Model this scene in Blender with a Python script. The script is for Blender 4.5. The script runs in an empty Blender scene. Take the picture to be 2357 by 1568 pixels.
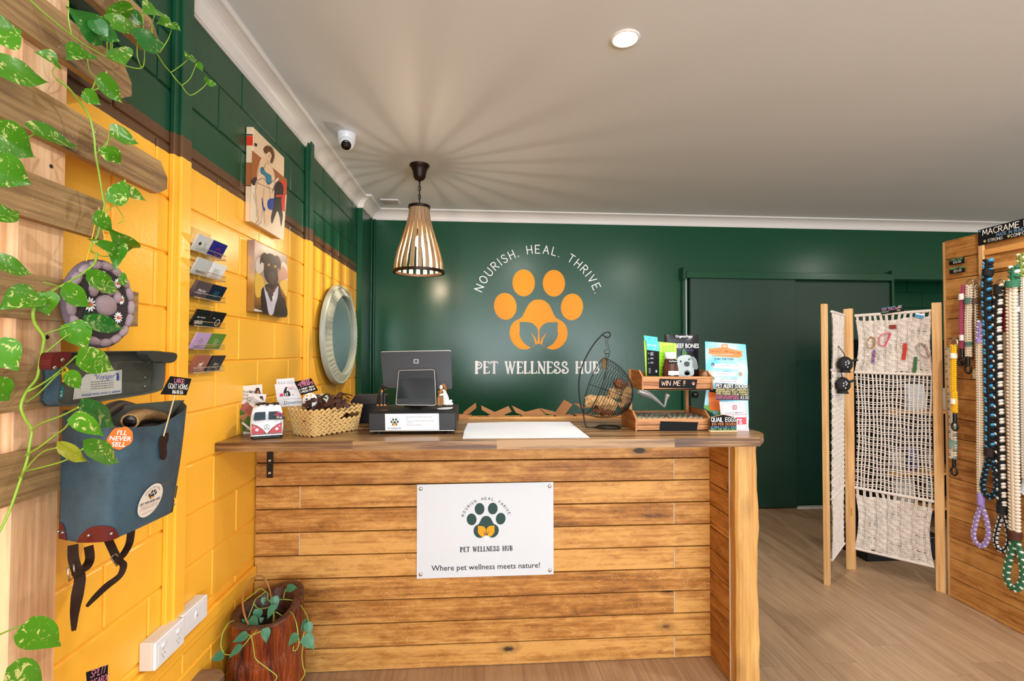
import bpy, bmesh, math, random
from mathutils import Vector as V, Matrix, noise as mnoise
D = bpy.data; S = bpy.context.scene; COL = S.collection
PI = math.pi
# ---------------------------------------------------------------- camera
CAM = V((1.13, 0.0, 1.63)); FPX = 1118.49; YAW, PITCH, ROLL = 0.067253, 0.021401, 0.002916
_f = V((math.sin(YAW)*math.cos(PITCH), math.cos(YAW)*math.cos(PITCH), math.sin(PITCH)))
_r0 = V((math.cos(YAW), -math.sin(YAW), 0)); _u0 = _r0.cross(_f)
_r = _r0*math.cos(ROLL)+_u0*math.sin(ROLL); _u = -_r0*math.sin(ROLL)+_u0*math.cos(ROLL)
cd = D.cameras.new('camera'); cd.sensor_width = 36; cd.lens = FPX/2357*36; cd.clip_start = .05
cam = D.objects.new('camera', cd); COL.objects.link(cam); S.camera = cam
cam.matrix_world = Matrix(((_r.x, _u.x, -_f.x, CAM.x), (_r.y, _u.y, -_f.y, CAM.y), (_r.z, _u.z, -_f.z, CAM.z), (0, 0, 0, 1)))
def W(px, py, ax, val):
    """point of the photographed place: where the sight line meets the plane axis ax = val"""
    d = _r*((px-1178.5)/FPX)+_u*((784-py)/FPX)+_f
    return CAM+d*((val-CAM[ax])/d[ax])
# ---------------------------------------------------------------- colour / exposure
S.view_settings.view_transform = 'Standard'; S.view_settings.look = 'None'
S.view_settings.exposure = 0.0; S.view_settings.gamma = 1; S.view_settings.use_curve_mapping = False
try:
    S.cycles.max_bounces = 7; S.cycles.diffuse_bounces = 4; S.cycles.glossy_bounces = 3
    S.cycles.transmission_bounces = 5; S.cycles.transparent_max_bounces = 24
    S.cycles.caustics_reflective = False; S.cycles.caustics_refractive = False
    S.cycles.sample_clamp_indirect = 4
except Exception: pass
# ---------------------------------------------------------------- world and big lights
wd = D.worlds.new('world'); S.world = wd; wd.use_nodes = True
wd.node_tree.nodes['Background'].inputs[0].default_value = (.80, .88, 1, 1)
wd.node_tree.nodes['Background'].inputs[1].default_value = .9
def area(name, loc, rot, sx, sy, power, col):
    l = D.lights.new(name, 'AREA'); l.shape = 'RECTANGLE'; l.size = sx; l.size_y = sy; l.energy = power; l.color = col
    o = D.objects.new(name, l); COL.objects.link(o); o.location = loc; o.rotation_euler = rot; return o
# daylight through the glazed shop front behind the camera
area('daylight', (2.8, -3.9, 1.7), (PI/2+.72, 0, 0), 5.0, 2.4, 520, (.86, .93, 1))
# recessed ceiling downlights (one in view, the others further back in the room)
def downlight_lamp(x, y, p):
    l = D.lights.new('downlight_lamp', 'AREA'); l.shape = 'DISK'; l.size = .10; l.energy = p; l.color = (1, .97, .92)
    o = D.objects.new('downlight_lamp', l); COL.objects.link(o); o.location = (x, y, 3.012)
DOWN = [(1.78, 2.12), (1.78, -.6), (4.3, -.4), (3.6, 1.75), (6.6, 2.2)]
for _x, _y in DOWN: downlight_lamp(_x, _y, 24)
# ---------------------------------------------------------------- materials
MATS = {}
def lin(h):
    if isinstance(h, (tuple, list)): return tuple(h)+(1,) if len(h) == 3 else tuple(h)
    h = h.lstrip('#'); c = [int(h[i:i+2], 16)/255 for i in (0, 2, 4)]
    return tuple(x/12.92 if x <= .04045 else ((x+.055)/1.055)**2.4 for x in c)+(1,)
class NT:
    def __init__(s, name):
        s.m = D.materials.new(name); s.m.use_nodes = True; s.t = s.m.node_tree; s.n = s.t.nodes
        s.b = s.n['Principled BSDF']; s.out = s.n['Material Output']
    def N(s, t, **k):
        n = s.n.new(t)
        for a, v in k.items():
            if a.startswith('i_'):
                q = a[2:]; n.inputs[int(q) if q.isdigit() else q.replace('_', ' ')].default_value = v
            else: setattr(n, a, v)
        return n
    def L(s, a, b): s.t.links.new(a, b)
    def math(s, op, a, b=None, c=None):
        n = s.n.new('ShaderNodeMath'); n.operation = op
        for i, v in enumerate((a, b, c)):
            if v is None: continue
            if isinstance(v, (int, float)): n.inputs[i].default_value = v
            else: s.L(v, n.inputs[i])
        return n.outputs[0]
    def mix(s, f, a, b, bt='MIX'):
        n = s.n.new('ShaderNodeMix'); n.data_type = 'RGBA'; n.blend_type = bt
        for i, v in ((0, f), (6, a), (7, b)):
            if isinstance(v, (int, float)): n.inputs[i].default_value = v
            elif isinstance(v, tuple): n.inputs[i].default_value = v
            else: s.L(v, n.inputs[i])
        return n.outputs[2]
    def ramp(s, f, pts):
        n = s.n.new('ShaderNodeValToRGB'); e = n.color_ramp.elements
        while len(e) < len(pts): e.new(.5)
        for i, (p, c) in enumerate(pts): e[i].position = p; e[i].color = c
        s.L(f, n.inputs[0]); return n.outputs[0]
    def bump(s, h, st=.3, dist=.01):
        n = s.n.new('ShaderNodeBump'); n.inputs['Strength'].default_value = st; n.inputs['Distance'].default_value = dist
        s.L(h, n.inputs['Height']); s.L(n.outputs[0], s.b.inputs['Normal'])
    def noise(s, vec, sc, det=3, rough=.55, dist=0):
        n = s.n.new('ShaderNodeTexNoise'); n.inputs['Scale'].default_value = sc; n.inputs['Detail'].default_value = det
        n.inputs['Roughness'].default_value = rough; n.inputs['Distortion'].default_value = dist
        if vec is not None: s.L(vec, n.inputs['Vector'])
        return n.outputs[0]
    def obj(s, scale=(1, 1, 1), island=0):
        tc = s.n.new('ShaderNodeTexCoord'); v = tc.outputs['Object']
        if island:
            g = s.n.new('ShaderNodeNewGeometry'); c = s.n.new('ShaderNodeCombineXYZ')
            for i in range(3): s.L(s.math('MULTIPLY', g.outputs['Random Per Island'], island*(i+1.3)), c.inputs[i])
            a = s.n.new('ShaderNodeVectorMath'); a.operation = 'ADD'; s.L(v, a.inputs[0]); s.L(c.outputs[0], a.inputs[1]); v = a.outputs[0]
            s.rnd = g.outputs['Random Per Island']
        m = s.n.new('ShaderNodeMapping'); m.inputs['Scale'].default_value = scale; s.L(v, m.inputs[0]); return m.outputs[0]
def mat(name, col, rough=.5, metal=0, spec=.5, emit=0, trans=0, alpha=1, coat=0, bump=0, bscale=200, var=0, ecol=None, sheen=0, ior=1.45):
    if name in MATS: return MATS[name]
    t = NT(name); b = t.b; c = lin(col)
    b.inputs['Base Color'].default_value = c; b.inputs['Roughness'].default_value = rough
    b.inputs['Metallic'].default_value = metal; b.inputs['Specular IOR Level'].default_value = spec
    b.inputs['Transmission Weight'].default_value = trans; b.inputs['Alpha'].default_value = alpha; b.inputs['IOR'].default_value = ior
    b.inputs['Coat Weight'].default_value = coat; b.inputs['Sheen Weight'].default_value = sheen
    if emit:
        b.inputs['Emission Color'].default_value = lin(ecol or col); b.inputs['Emission Strength'].default_value = emit
    if bump or var:
        n = t.noise(t.obj(), bscale, 3)
        if bump: t.bump(n, bump, .002)
        if var:
            n2 = t.noise(t.obj(), bscale*.15, 4)
            t.L(t.mix(n2, tuple(x*(1-var) for x in c[:3])+(1,), tuple(min(1, x*(1+var)) for x in c[:3])+(1,)), b.inputs['Base Color'])
    MATS[name] = t.m; return t.m
def acrylic(name, col='FDFEFE', mixf=.12, rough=.03):
    if name in MATS: return MATS[name]
    t = NT(name); tr = t.N('ShaderNodeBsdfTransparent'); tr.inputs[0].default_value = lin(col)
    fr = t.N('ShaderNodeLayerWeight'); fr.inputs[0].default_value = .5; fr = (t.math('MULTIPLY', t.math('POWER', fr.outputs['Facing'], 4), .5),); g = t.N('ShaderNodeBsdfGlossy'); g.inputs[1].default_value = rough
    mx = t.N('ShaderNodeMixShader'); t.L(t.math('ADD', fr[0], mixf*.3), mx.inputs[0])
    t.L(tr.outputs[0], mx.inputs[1]); t.L(g.outputs[0], mx.inputs[2]); t.L(mx.outputs[0], t.out.inputs[0]); MATS[name] = t.m; return t.m
def wood(name, dark, mid, light, axis=0, scale=1, rough=.5, island=3, knots=True, streak=1, flecks=0, coat=0, bands=0, iv=.34, mottle=0):
    """board grain running along an axis, every board of its own tone"""
    if name in MATS: return MATS[name]
    t = NT(name); sc = [9*scale]*3; sc[axis] = .9*scale
    v = t.obj(tuple(sc), island)
    if not island: t.rnd = t.N('ShaderNodeValue').outputs[0]; t.rnd.default_value = .5
    n1 = t.noise(v, 1.6, 6, .62, .6)
    sc2 = [70*scale]*3; sc2[axis] = 2.2*scale
    v2 = t.obj(tuple(sc2), island); n2 = t.noise(v2, 1.3, 4, .6)
    f = t.math('ADD', t.math('MULTIPLY', n1, .62), t.math('MULTIPLY_ADD', n2, .38*streak, .29-.19*streak))
    f = t.math('ADD', t.math('MULTIPLY', t.math('SUBTRACT', f, .5), 1.5), .5)
    f = t.math('ADD', f, t.math('MULTIPLY', t.math('SUBTRACT', t.rnd, .5), iv))
    if mottle:
        s3 = [16]*3; s3[axis] = 6; f = t.math('ADD', f, t.math('MULTIPLY', t.math('SUBTRACT', t.noise(t.obj(tuple(s3), island), 1.5, 5, .75, .5), .5), mottle))
    if bands:
        w = t.N('ShaderNodeTexWave', wave_type='BANDS', bands_direction='XYZ'[(axis+1) % 3] if bands > 0 else 'XYZ'[(axis+2) % 3])
        w.inputs['Scale'].default_value = 1.1; w.inputs['Distortion'].default_value = 3; w.inputs['Detail'].default_value = 2
        t.L(v, w.inputs['Vector']); f = t.math('ADD', f, t.math('MULTIPLY', t.math('SUBTRACT', w.outputs['Fac'], .5), .25*abs(bands)))
    c = t.ramp(f, [(.18, lin(dark)), (.5, lin(mid)), (.82, lin(light))])
    if knots:
        sk = [7*scale]*3; sk[axis] = 3.2*scale
        vo = t.N('ShaderNodeTexVoronoi'); vo.inputs['Scale'].default_value = 1; t.L(t.obj(tuple(sk), island), vo.inputs['Vector'])
        k = t.ramp(vo.outputs['Distance'], [(.0, (1, 1, 1, 1)), (.07, (.95, .95, .95, 1)), (.10, (.35, .35, .35, 1)), (.19, (0, 0, 0, 1))])
        pick = t.math('GREATER_THAN', t.n[vo.name].outputs['Color'], .38)
        c = t.mix(t.math('MULTIPLY', k, pick), c, tuple(x*.22 for x in lin(dark)[:3])+(1,))
    if flecks:
        fn = t.noise(t.obj((60 if axis != 0 else 30, 60, 60 if axis != 2 else 30), island), 3, 2, .6)
        fm = t.noise(t.obj((5, 5, 5), island), 1, 2)
        ff = t.math('MULTIPLY', t.math('GREATER_THAN', fn, .69), t.math('GREATER_THAN', fm, .52))
        c = t.mix(t.math('MULTIPLY', ff, flecks), c, lin('E8CFA0'))
    t.L(c, t.b.inputs['Base Color']); t.b.inputs['Roughness'].default_value = rough; t.b.inputs['Coat Weight'].default_value = coat
    t.b.inputs['Coat Roughness'].default_value = .25
    t.bump(n2, .18, .002); MATS[name] = t.m; return t.m
# ---------------------------------------------------------------- builders
ORG = {}
class Fr:
    """local frame: o origin, x right, y up/back, z out"""
    def __init__(s, o=(0, 0, 0), x=(1, 0, 0), y=(0, 1, 0), z=None):
        s.o = V(o); s.x = V(x).normalized(); y = V(y); s.z = V(z).normalized() if z is not None else s.x.cross(y).normalized()
        s.y = s.z.cross(s.x).normalized() if z is None else V(y).normalized()
    def __call__(s, x, y=0, z=0): return s.o+s.x*x+s.y*y+s.z*z
class MB:
    def __init__(s, fr=None): s.v = []; s.f = []; s.m = []; s.sm = []; s.fr = fr; s.cm = 0; s.cs = False
    def P(s, p):
        p = V(p) if len(p) == 3 else V((p[0], p[1], 0))
        return s.fr(*p) if s.fr else p
    def add(s, vs, fs, mi=None, smooth=None):
        b = len(s.v); s.v += [s.P(p) for p in vs]
        for f in fs:
            s.f.append([b+i for i in f]); s.m.append(s.cm if mi is None else mi); s.sm.append(s.cs if smooth is None else smooth)
        return s
    def box(s, x0, x1, y0, y1, z0, z1, bev=0, mi=None):
        if bev <= 0:
            vs = [(x, y, z) for x in (x0, x1) for y in (y0, y1) for z in (z0, z1)]
            return s.add(vs, [(0, 1, 3, 2), (4, 6, 7, 5), (0, 4, 5, 1), (2, 3, 7, 6), (0, 2, 6, 4), (1, 5, 7, 3)], mi)
        b = min(bev, (x1-x0)*.45, (y1-y0)*.45, (z1-z0)*.45); vs = []; idx = {}
        for i, x in enumerate((x0, x1)):
            for j, y in enumerate((y0, y1)):
                for k, z in enumerate((z0, z1)):
                    sx, sy, sz = (1, -1)[i], (1, -1)[j], (1, -1)[k]
                    idx[i, j, k, 0] = len(vs); vs.append((x, y+sy*b, z+sz*b))
                    idx[i, j, k, 1] = len(vs); vs.append((x+sx*b, y, z+sz*b))
                    idx[i, j, k, 2] = len(vs); vs.append((x+sx*b, y+sy*b, z))
        I = lambda i, j, k, a: idx[i, j, k, a]; fs = []
        for i in (0, 1):
            fs.append([I(i, 0, 0, 0), I(i, 1, 0, 0), I(i, 1, 1, 0), I(i, 0, 1, 0)])
            fs.append([I(0, i, 0, 1), I(1, i, 0, 1), I(1, i, 1, 1), I(0, i, 1, 1)])
            fs.append([I(0, 0, i, 2), I(1, 0, i, 2), I(1, 1, i, 2), I(0, 1, i, 2)])
            for j in (0, 1):
                fs.append([I(i, j, 0, 0), I(i, j, 1, 0), I(i, j, 1, 1), I(i, j, 0, 1)])
                fs.append([I(i, 0, j, 0), I(i, 1, j, 0), I(i, 1, j, 2), I(i, 0, j, 2)])
                fs.append([I(0, i, j, 1), I(1, i, j, 1), I(1, i, j, 2), I(0, i, j, 2)])
                for k in (0, 1): fs.append([I(i, j, k, 0), I(i, j, k, 1), I(i, j, k, 2)])
        return s.add(vs, fs, mi)
    def tube(s, pts, r, n=6, cap=True, mi=None, closed=False, smooth=True):
        pts = [V(p) if len(p) == 3 else V((p[0], p[1], 0)) for p in pts]; N = len(pts)
        rr = r if isinstance(r, (list, tuple)) else [r]*N
        vs = []; prev = None
        for i, p in enumerate(pts):
            if closed: t = pts[(i+1) % N]-pts[i-1]
            else: t = pts[min(i+1, N-1)]-pts[max(i-1, 0)]
            if t.length < 1e-9: t = V((0, 0, 1))
            t.normalize()
            if prev is None:
                a = V((0, 0, 1)) if abs(t.z) < .9 else V((1, 0, 0)); prev = t.cross(a).normalized()
            else:
                prev = prev-t*prev.dot(t)
                prev = prev.normalized() if prev.length > 1e-6 else t.orthogonal().normalized()
            b = t.cross(prev)
            for k in range(n):
                a = 2*PI*k/n; vs.append(p+(prev*math.cos(a)+b*math.sin(a))*rr[i])
        fs = []
        for i in range(N if closed else N-1):
            j = (i+1) % N
            for k in range(n): fs.append((i*n+k, i*n+(k+1) % n, j*n+(k+1) % n, j*n+k))
        b0 = len(s.f); s.add(vs, fs, mi, smooth)
        if cap and not closed: s.add(vs, [tuple(range(n))[::-1], tuple((N-1)*n+k for k in range(n))], mi, False)
        return s
    def ribbon(s, pts, w, nrm=(0, 0, 1), th=.002, mi=None):
        """flat strap of width w (number or list) along pts; nrm = its face direction"""
        pts = [V(p) for p in pts]; N = len(pts); ww = w if isinstance(w, (list, tuple)) else [w]*N
        nn = nrm if isinstance(nrm, list) else [nrm]*N; vs = []
        for i, p in enumerate(pts):
            t = (pts[min(i+1, N-1)]-pts[max(i-1, 0)]).normalized(); n = V(nn[i]); n = (n-t*n.dot(t)).normalized(); b = t.cross(n)
            for a, c in ((-1, -1), (1, -1), (1, 1), (-1, 1)): vs.append(p+b*(a*ww[i]/2)+n*(c*th/2))
        fs = [(3, 2, 1, 0), tuple((N-1)*4+k for k in range(4))]
        for i in range(N-1):
            for k in range(4): fs.append((i*4+k, i*4+(k+1) % 4, (i+1)*4+(k+1) % 4, (i+1)*4+k))
        return s.add(vs, fs, mi, False)
    def lathe(s, prof, n=24, c=(0, 0, 0), mi=None, smooth=True, ax=2, cap=True, sx=1, sy=1):
        vs = []
        for r, h in prof:
            for k in range(n):
                a = 2*PI*k/n; q = [r*math.cos(a)*sx, r*math.sin(a)*sy]
                p = [q[0], q[1], h] if ax == 2 else ([h, q[0], q[1]] if ax == 0 else [q[1], h, q[0]])
                vs.append((p[0]+c[0], p[1]+c[1], p[2]+c[2]))
        fs = [(i*n+k, i*n+(k+1) % n, (i+1)*n+(k+1) % n, (i+1)*n+k) for i in range(len(prof)-1) for k in range(n)]
        s.add(vs, fs, mi, smooth)
        if cap:
            m = (len(prof)-1)*n; e = []
            if prof[0][0] > 1e-6: e.append(tuple(range(n))[::-1])
            if prof[-1][0] > 1e-6: e.append(tuple(m+k for k in range(n)))
            if e: s.add(vs, e, mi, False)
        return s
    def ell(s, c, rx, ry, rz, n=12, m=8, mi=None, R=None, fn=None):
        vs = []; c = V(c)
        for i in range(m+1):
            th = PI*i/m
            for k in range(n):
                a = 2*PI*k/n; q = V((math.sin(th)*math.cos(a), math.sin(th)*math.sin(a), math.cos(th)))
                if fn: q = q*fn(q)
                q = V((q.x*rx, q.y*ry, q.z*rz)); vs.append(c+(R @ q if R else q))
        fs = [(i*n+k, (i+1)*n+k, (i+1)*n+(k+1) % n, i*n+(k+1) % n) for i in range(m) for k in range(n)]
        return s.add(vs, fs, mi, True)
    def prism(s, pts, z0, z1, mi=None, mside=None):
        n = len(pts); vs = [(p[0], p[1], z0) for p in pts]+[(p[0], p[1], z1) for p in pts]
        s.add(vs, [tuple(range(n))[::-1], tuple(range(n, 2*n))], mi, False)
        return s.add(vs, [(k, (k+1) % n, n+(k+1) % n, n+k) for k in range(n)], mi if mside is None else mside, False)
    def poly(s, pts, z=0, mi=None): return s.add([(p[0], p[1], z) if len(p) == 2 else p for p in pts], [tuple(range(len(pts)))], mi, False)
    def disc(s, cx, cy, rx, ry=None, z=0, n=24, mi=None, rot=0):
        ry = ry or rx; c, q = math.cos(rot), math.sin(rot)
        return s.poly([(cx+rx*math.cos(2*PI*k/n)*c-ry*math.sin(2*PI*k/n)*q, cy+rx*math.cos(2*PI*k/n)*q+ry*math.sin(2*PI*k/n)*c) for k in range(n)], z, mi)
    def rect(s, x0, x1, y0, y1, z=0, mi=None): return s.poly([(x0, y0), (x1, y0), (x1, y1), (x0, y1)], z, mi)
    def line(s, pts, w, z=0, mi=None):
        """painted/inked line: one flat quad per leg with overlapping round joints"""
        pts = [(p[0], p[1]) for p in pts]
        ww = w if isinstance(w, (list, tuple)) else [w]*len(pts); z0 = z
        for i, ((ax, ay), (bx, by)) in enumerate(zip(pts, pts[1:])):
            L = math.hypot(bx-ax, by-ay)
            if L < 1e-9: continue
            nx, ny = -(by-ay)/L/2, (bx-ax)/L/2; a, b = ww[i], ww[i+1]; s.e = (getattr(s, 'e', 0)+1) % 40; z = z0+s.e*8e-6
            s.poly([(ax-nx*a, ay-ny*a), (bx-nx*b, by-ny*b), (bx+nx*b, by+ny*b), (ax+nx*a, ay+ny*a)], z, mi)
        for i, (x, y) in enumerate(pts): s.e = (s.e+1) % 40 if hasattr(s, 'e') else 0; s.disc(x, y, ww[i]/2, z=z0+s.e*8e-6, n=8, mi=mi)
        return s
    def build(s, name, mats, parent=None, label=None, kind=None, org=None, smooth_mod=0):
        me = D.meshes.new(name); o = D.objects.new(name, me)
        root = parent
        while root is not None and root.parent is not None: root = root.parent
        O = V(ORG[root.name]) if root is not None else V(org or (0, 0, 0))
        me.from_pydata([tuple(p-O) for p in s.v], [], s.f)
        for m in (mats if isinstance(mats, (list, tuple)) else [mats]): me.materials.append(m)
        me.polygons.foreach_set('material_index', s.m); me.polygons.foreach_set('use_smooth', s.sm)
        me.update(); COL.objects.link(o)
        if root is None: o.location = O; ORG[o.name] = tuple(O)
        else: o.parent = parent
        if label: o['label'] = label
        if kind: o['kind'] = kind
        return o
def tag(o, label, cat, group=None, kind=None):
    o['label'] = label; o['category'] = cat
    if group: o['group'] = group
    if kind: o['kind'] = kind
    return o
def thing(name, label, cat, loc=(0, 0, 0), group=None):
    o = D.objects.new(name, None); o.empty_display_size = .05; COL.objects.link(o); o.location = loc; ORG[o.name] = tuple(loc)
    return tag(o, label, cat, group)
def dup(root, delta, label=None, group=None):
    """a copy of a thing with copies of its parts and sub-parts, moved by delta"""
    def cp(o, p):
        c = o.copy(); COL.objects.link(c); c.parent = p
        for ch in list(o.children): cp(ch, c)
        return c
    r = cp(root, None); r.location = V(root.location)+V(delta); ORG[r.name] = tuple(V(ORG[root.name])+V(delta))
    if label: r['label'] = label
    if group: r['group'] = group
    return r
def struct(mb, name, mats, parent=None):
    o = mb.build(name, mats, parent)
    if parent is None: o['kind'] = 'structure'
    return o
def cat_rom(pts, n=6, closed=False):
    P = [V(p) if len(p) == 3 else V((p[0], p[1], 0)) for p in pts]; N = len(P); out = []
    if N < 3 and not closed: return P
    for i in range(N if closed else N-1):
        g = (lambda k: P[k % N]) if closed else (lambda k: P[max(0, min(N-1, k))])
        a, b, c, d = g(i-1), g(i), g(i+1), g(i+2)
        for k in range(n):
            t = k/n; out.append(.5*((2*b)+(c-a)*t+(2*a-5*b+4*c-d)*t*t+(3*b-a-3*c+d)*t**3))
    if not closed: out.append(P[-1])
    return out
def LP(F, pts, x0=0, y0=0, s=1, d=0):
    """points seen in the photograph -> local xy on the plane z=d of frame F"""
    out = []
    for px, py in pts:
        q = _r*((x0+px*s-1178.5)/FPX)+_u*((784-(y0+py*s))/FPX)+_f
        t = (F.z.dot(F(0, 0, d)-CAM))/F.z.dot(q); p = CAM+q*t-F.o; out.append((p.dot(F.x), p.dot(F.y)))
    return out
def LPs(F, pts, *a, n=4, closed=True, **k): return [(p.x, p.y) for p in cat_rom(LP(F, pts, *a, **k), n, closed)]
# ---------------------------------------------------------------- lettering
def arc(cx, cy, rx, ry, a0, a1, n=10): return [(cx+rx*math.cos(math.radians(a0+(a1-a0)*i/n)), cy+ry*math.sin(math.radians(a0+(a1-a0)*i/n))) for i in range(n+1)]
G = {  # single-stroke hand capitals: width, strokes
'A': (.7, [[(0, 0), (.35, 1), (.7, 0)], [(.13, .36), (.57, .36)]]),
'B': (.6, [[(0, 0), (0, 1)], [(0, 1)]+arc(.28, .76, .26, .24, 90, -90, 6)+[(0, .52)], [(.28, .52)]+arc(.3, .26, .3, .26, 90, -90, 6)+[(0, 0)]]),
'C': (.65, [arc(.4, .5, .4, .5, 50, 310, 10)]),
'D': (.65, [[(0, 0), (0, 1), (.2, 1)]+arc(.22, .5, .42, .5, 80, -80, 8)+[(0, 0)]]),
'E': (.55, [[(.55, 1), (0, 1), (0, 0), (.55, 0)], [(0, .52), (.45, .52)]]),
'F': (.55, [[(.55, 1), (0, 1), (0, 0)], [(0, .52), (.42, .52)]]),
'G': (.7, [arc(.4, .5, .4, .5, 50, 340, 10)+[(.72, .45), (.45, .45)]]),
'H': (.6, [[(0, 0), (0, 1)], [(.6, 0), (.6, 1)], [(0, .5), (.6, .5)]]),
'I': (.1, [[(.05, 0), (.05, 1)]]),
'J': (.5, [[(.45, 1), (.45, .25)]+arc(.23, .22, .22, .22, 0, -170, 6)]),
'K': (.6, [[(0, 0), (0, 1)], [(.55, 1), (0, .42)], [(.18, .6), (.6, 0)]]),
'L': (.5, [[(0, 1), (0, 0), (.5, 0)]]),
'M': (.8, [[(0, 0), (.08, 1), (.4, .25), (.72, 1), (.8, 0)]]),
'N': (.65, [[(0, 0), (0, 1), (.65, 0), (.65, 1)]]),
'O': (.75, [arc(.38, .5, .37, .5, 90, 450, 14)]),
'P': (.55, [[(0, 0), (0, 1)], [(0, 1)]+arc(.27, .74, .28, .26, 90, -90, 7)+[(0, .48)]]),
'Q': (.75, [arc(.38, .5, .37, .5, 90, 450, 14), [(.45, .25), (.78, -.08)]]),
'R': (.6, [[(0, 0), (0, 1)], [(0, 1)]+arc(.27, .75, .28, .25, 90, -90, 7)+[(0, .5)], [(.25, .5), (.6, 0)]]),
'S': (.55, [[(.52, .85), (.4, .97), (.22, 1), (.06, .88), (.05, .7), (.2, .57), (.4, .46), (.53, .3), (.48, .1), (.3, 0), (.12, .03), (0, .16)]]),
'T': (.65, [[(0, 1), (.65, 1)], [(.33, 1), (.33, 0)]]),
'U': (.62, [[(0, 1), (0, .3)]+arc(.31, .3, .31, .3, 180, 360, 8)+[(.62, 1)]]),
'V': (.66, [[(0, 1), (.33, 0), (.66, 1)]]),
'W': (.9, [[(0, 1), (.22, 0), (.45, .75), (.68, 0), (.9, 1)]]),
'X': (.62, [[(0, 0), (.62, 1)], [(0, 1), (.62, 0)]]),
'Y': (.62, [[(0, 1), (.31, .5), (.62, 1)], [(.31, .5), (.31, 0)]]),
'Z': (.6, [[(0, 1), (.6, 1), (0, 0), (.6, 0)]]),
'0': (.55, [arc(.28, .5, .27, .5, 90, 450, 12)]),
'1': (.3, [[(0, .78), (.2, 1), (.2, 0)]]),
'2': (.5, [[(.02, .78)]+arc(.25, .75, .24, .25, 160, -30, 7)+[(0, 0), (.52, 0)]]),
'3': (.5, [arc(.23, .76, .24, .24, 150, -80, 7)+arc(.23, .26, .27, .27, 80, -150, 8)]),
'4': (.5, [[(.38, 0), (.38, 1), (0, .32), (.52, .32)]]),
'5': (.5, [[(.48, 1), (.08, 1), (.04, .58)]+arc(.23, .31, .27, .3, 110, -140, 8)]),
'6': (.5, [[(.42, .98), (.1, .6), (.02, .3)]+arc(.25, .27, .24, .27, 180, 500, 10)]),
'7': (.5, [[(0, 1), (.5, 1), (.15, 0)]]),
'8': (.5, [arc(.25, .76, .21, .23, 270, 630, 9), arc(.25, .27, .25, .27, 90, 450, 9)]),
'9': (.5, [arc(.25, .7, .23, .28, 0, 360, 9)+[(.42, 0)]]),
'$': (.5, [[(.48, .8), (.3, .9), (.08, .8), (.1, .58), (.4, .42), (.46, .22), (.25, .1), (.02, .2)], [(.27, 1.05), (.24, -.05)]]),
'.': (.1, [[(.03, 0), (.07, .03)]]), ',': (.1, [[(.07, .05), (.02, -.12)]]),
'!': (.12, [[(.06, 1), (.05, .3)], [(.05, .03), (.07, .0)]]), '-': (.35, [[(0, .45), (.35, .45)]]),
'&': (.6, [[(.6, .1), (.15, .75), (.2, .98), (.38, .95), (.38, .75), (.05, .35), (.08, .05), (.3, 0), (.58, .4)]]),
"'": (.1, [[(.05, 1), (.04, .8)]]), ':': (.1, [[(.05, .1), (.06, .14)], [(.05, .6), (.06, .64)]]), '/': (.4, [[(0, 0), (.4, 1)]]), ' ': (.38, []),
}
def hand_w(t, h, gap=.22): return sum((G[c][0]+gap)*h for c in t)-gap*h
def hand(mb, t, x, y, h, w=None, mi=0, z=.0012, align='l', gap=.22, jit=0, slant=0, rise=0, sx=1):
    """writes t in single-stroke capitals into the local xy plane of mb"""
    w = w or h*.13; W_ = hand_w(t, h, gap)*sx
    if align == 'c': x -= W_/2
    if align == 'r': x -= W_
    x0 = x; rj = random.Random(len(t)*7+int(h*1e5))
    for c in t:
        gw, st = G[c]; a = rj.uniform(-jit, jit)
        for k in st: mb.line([(x+(px*sx+(py*slant))*h, y+(py+a)*h+(x-x0)*rise) for px, py in k], w, z, mi)
        x += (gw+gap)*h*sx
    return mb
def hand_arc(mb, t, cx, cy, r, a0, a1, h, w, mi=0, z=.0012):
    """letters standing on an arc from angle a0 to a1 (degrees, going clockwise)"""
    tot = sum(G[c][0]+.3 for c in t)-.3; s_ = 0
    for c in t:
        gw, st = G[c]; a = math.radians(a0+(a1-a0)*((s_+gw/2)/tot)); rx, ry = math.cos(a), math.sin(a); tx, ty = ry, -rx
        for k in st: mb.line([(cx+rx*(r+py*h)+tx*(px-gw/2)*h, cy+ry*(r+py*h)+ty*(px-gw/2)*h) for px, py in k], w, z, mi)
        s_ += gw+.3
    return mb
_fc = {}
def typed(mb, t, x, y, size, mi=0, z=.0012, align='LEFT', bold=0, shear=0, sx=1):
    """printed text (built-in typeface) laid flat in the local xy plane of mb; size = letter body"""
    cu = D.curves.new('t', 'FONT'); cu.body = t; cu.size = size; cu.align_x = align; cu.resolution_u = 2; cu.fill_mode = 'FRONT'; cu.dimensions = '2D'
    cu.offset = bold*size; cu.shear = shear
    o = D.objects.new('t', cu); me = D.meshes.new_from_object(o)
    mb.add([(v.co.x*sx+x, v.co.y+y, z) for v in me.vertices], [tuple(p.vertices) for p in me.polygons], mi, False)
    D.objects.remove(o); D.curves.remove(cu); D.meshes.remove(me); return mb
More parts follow.
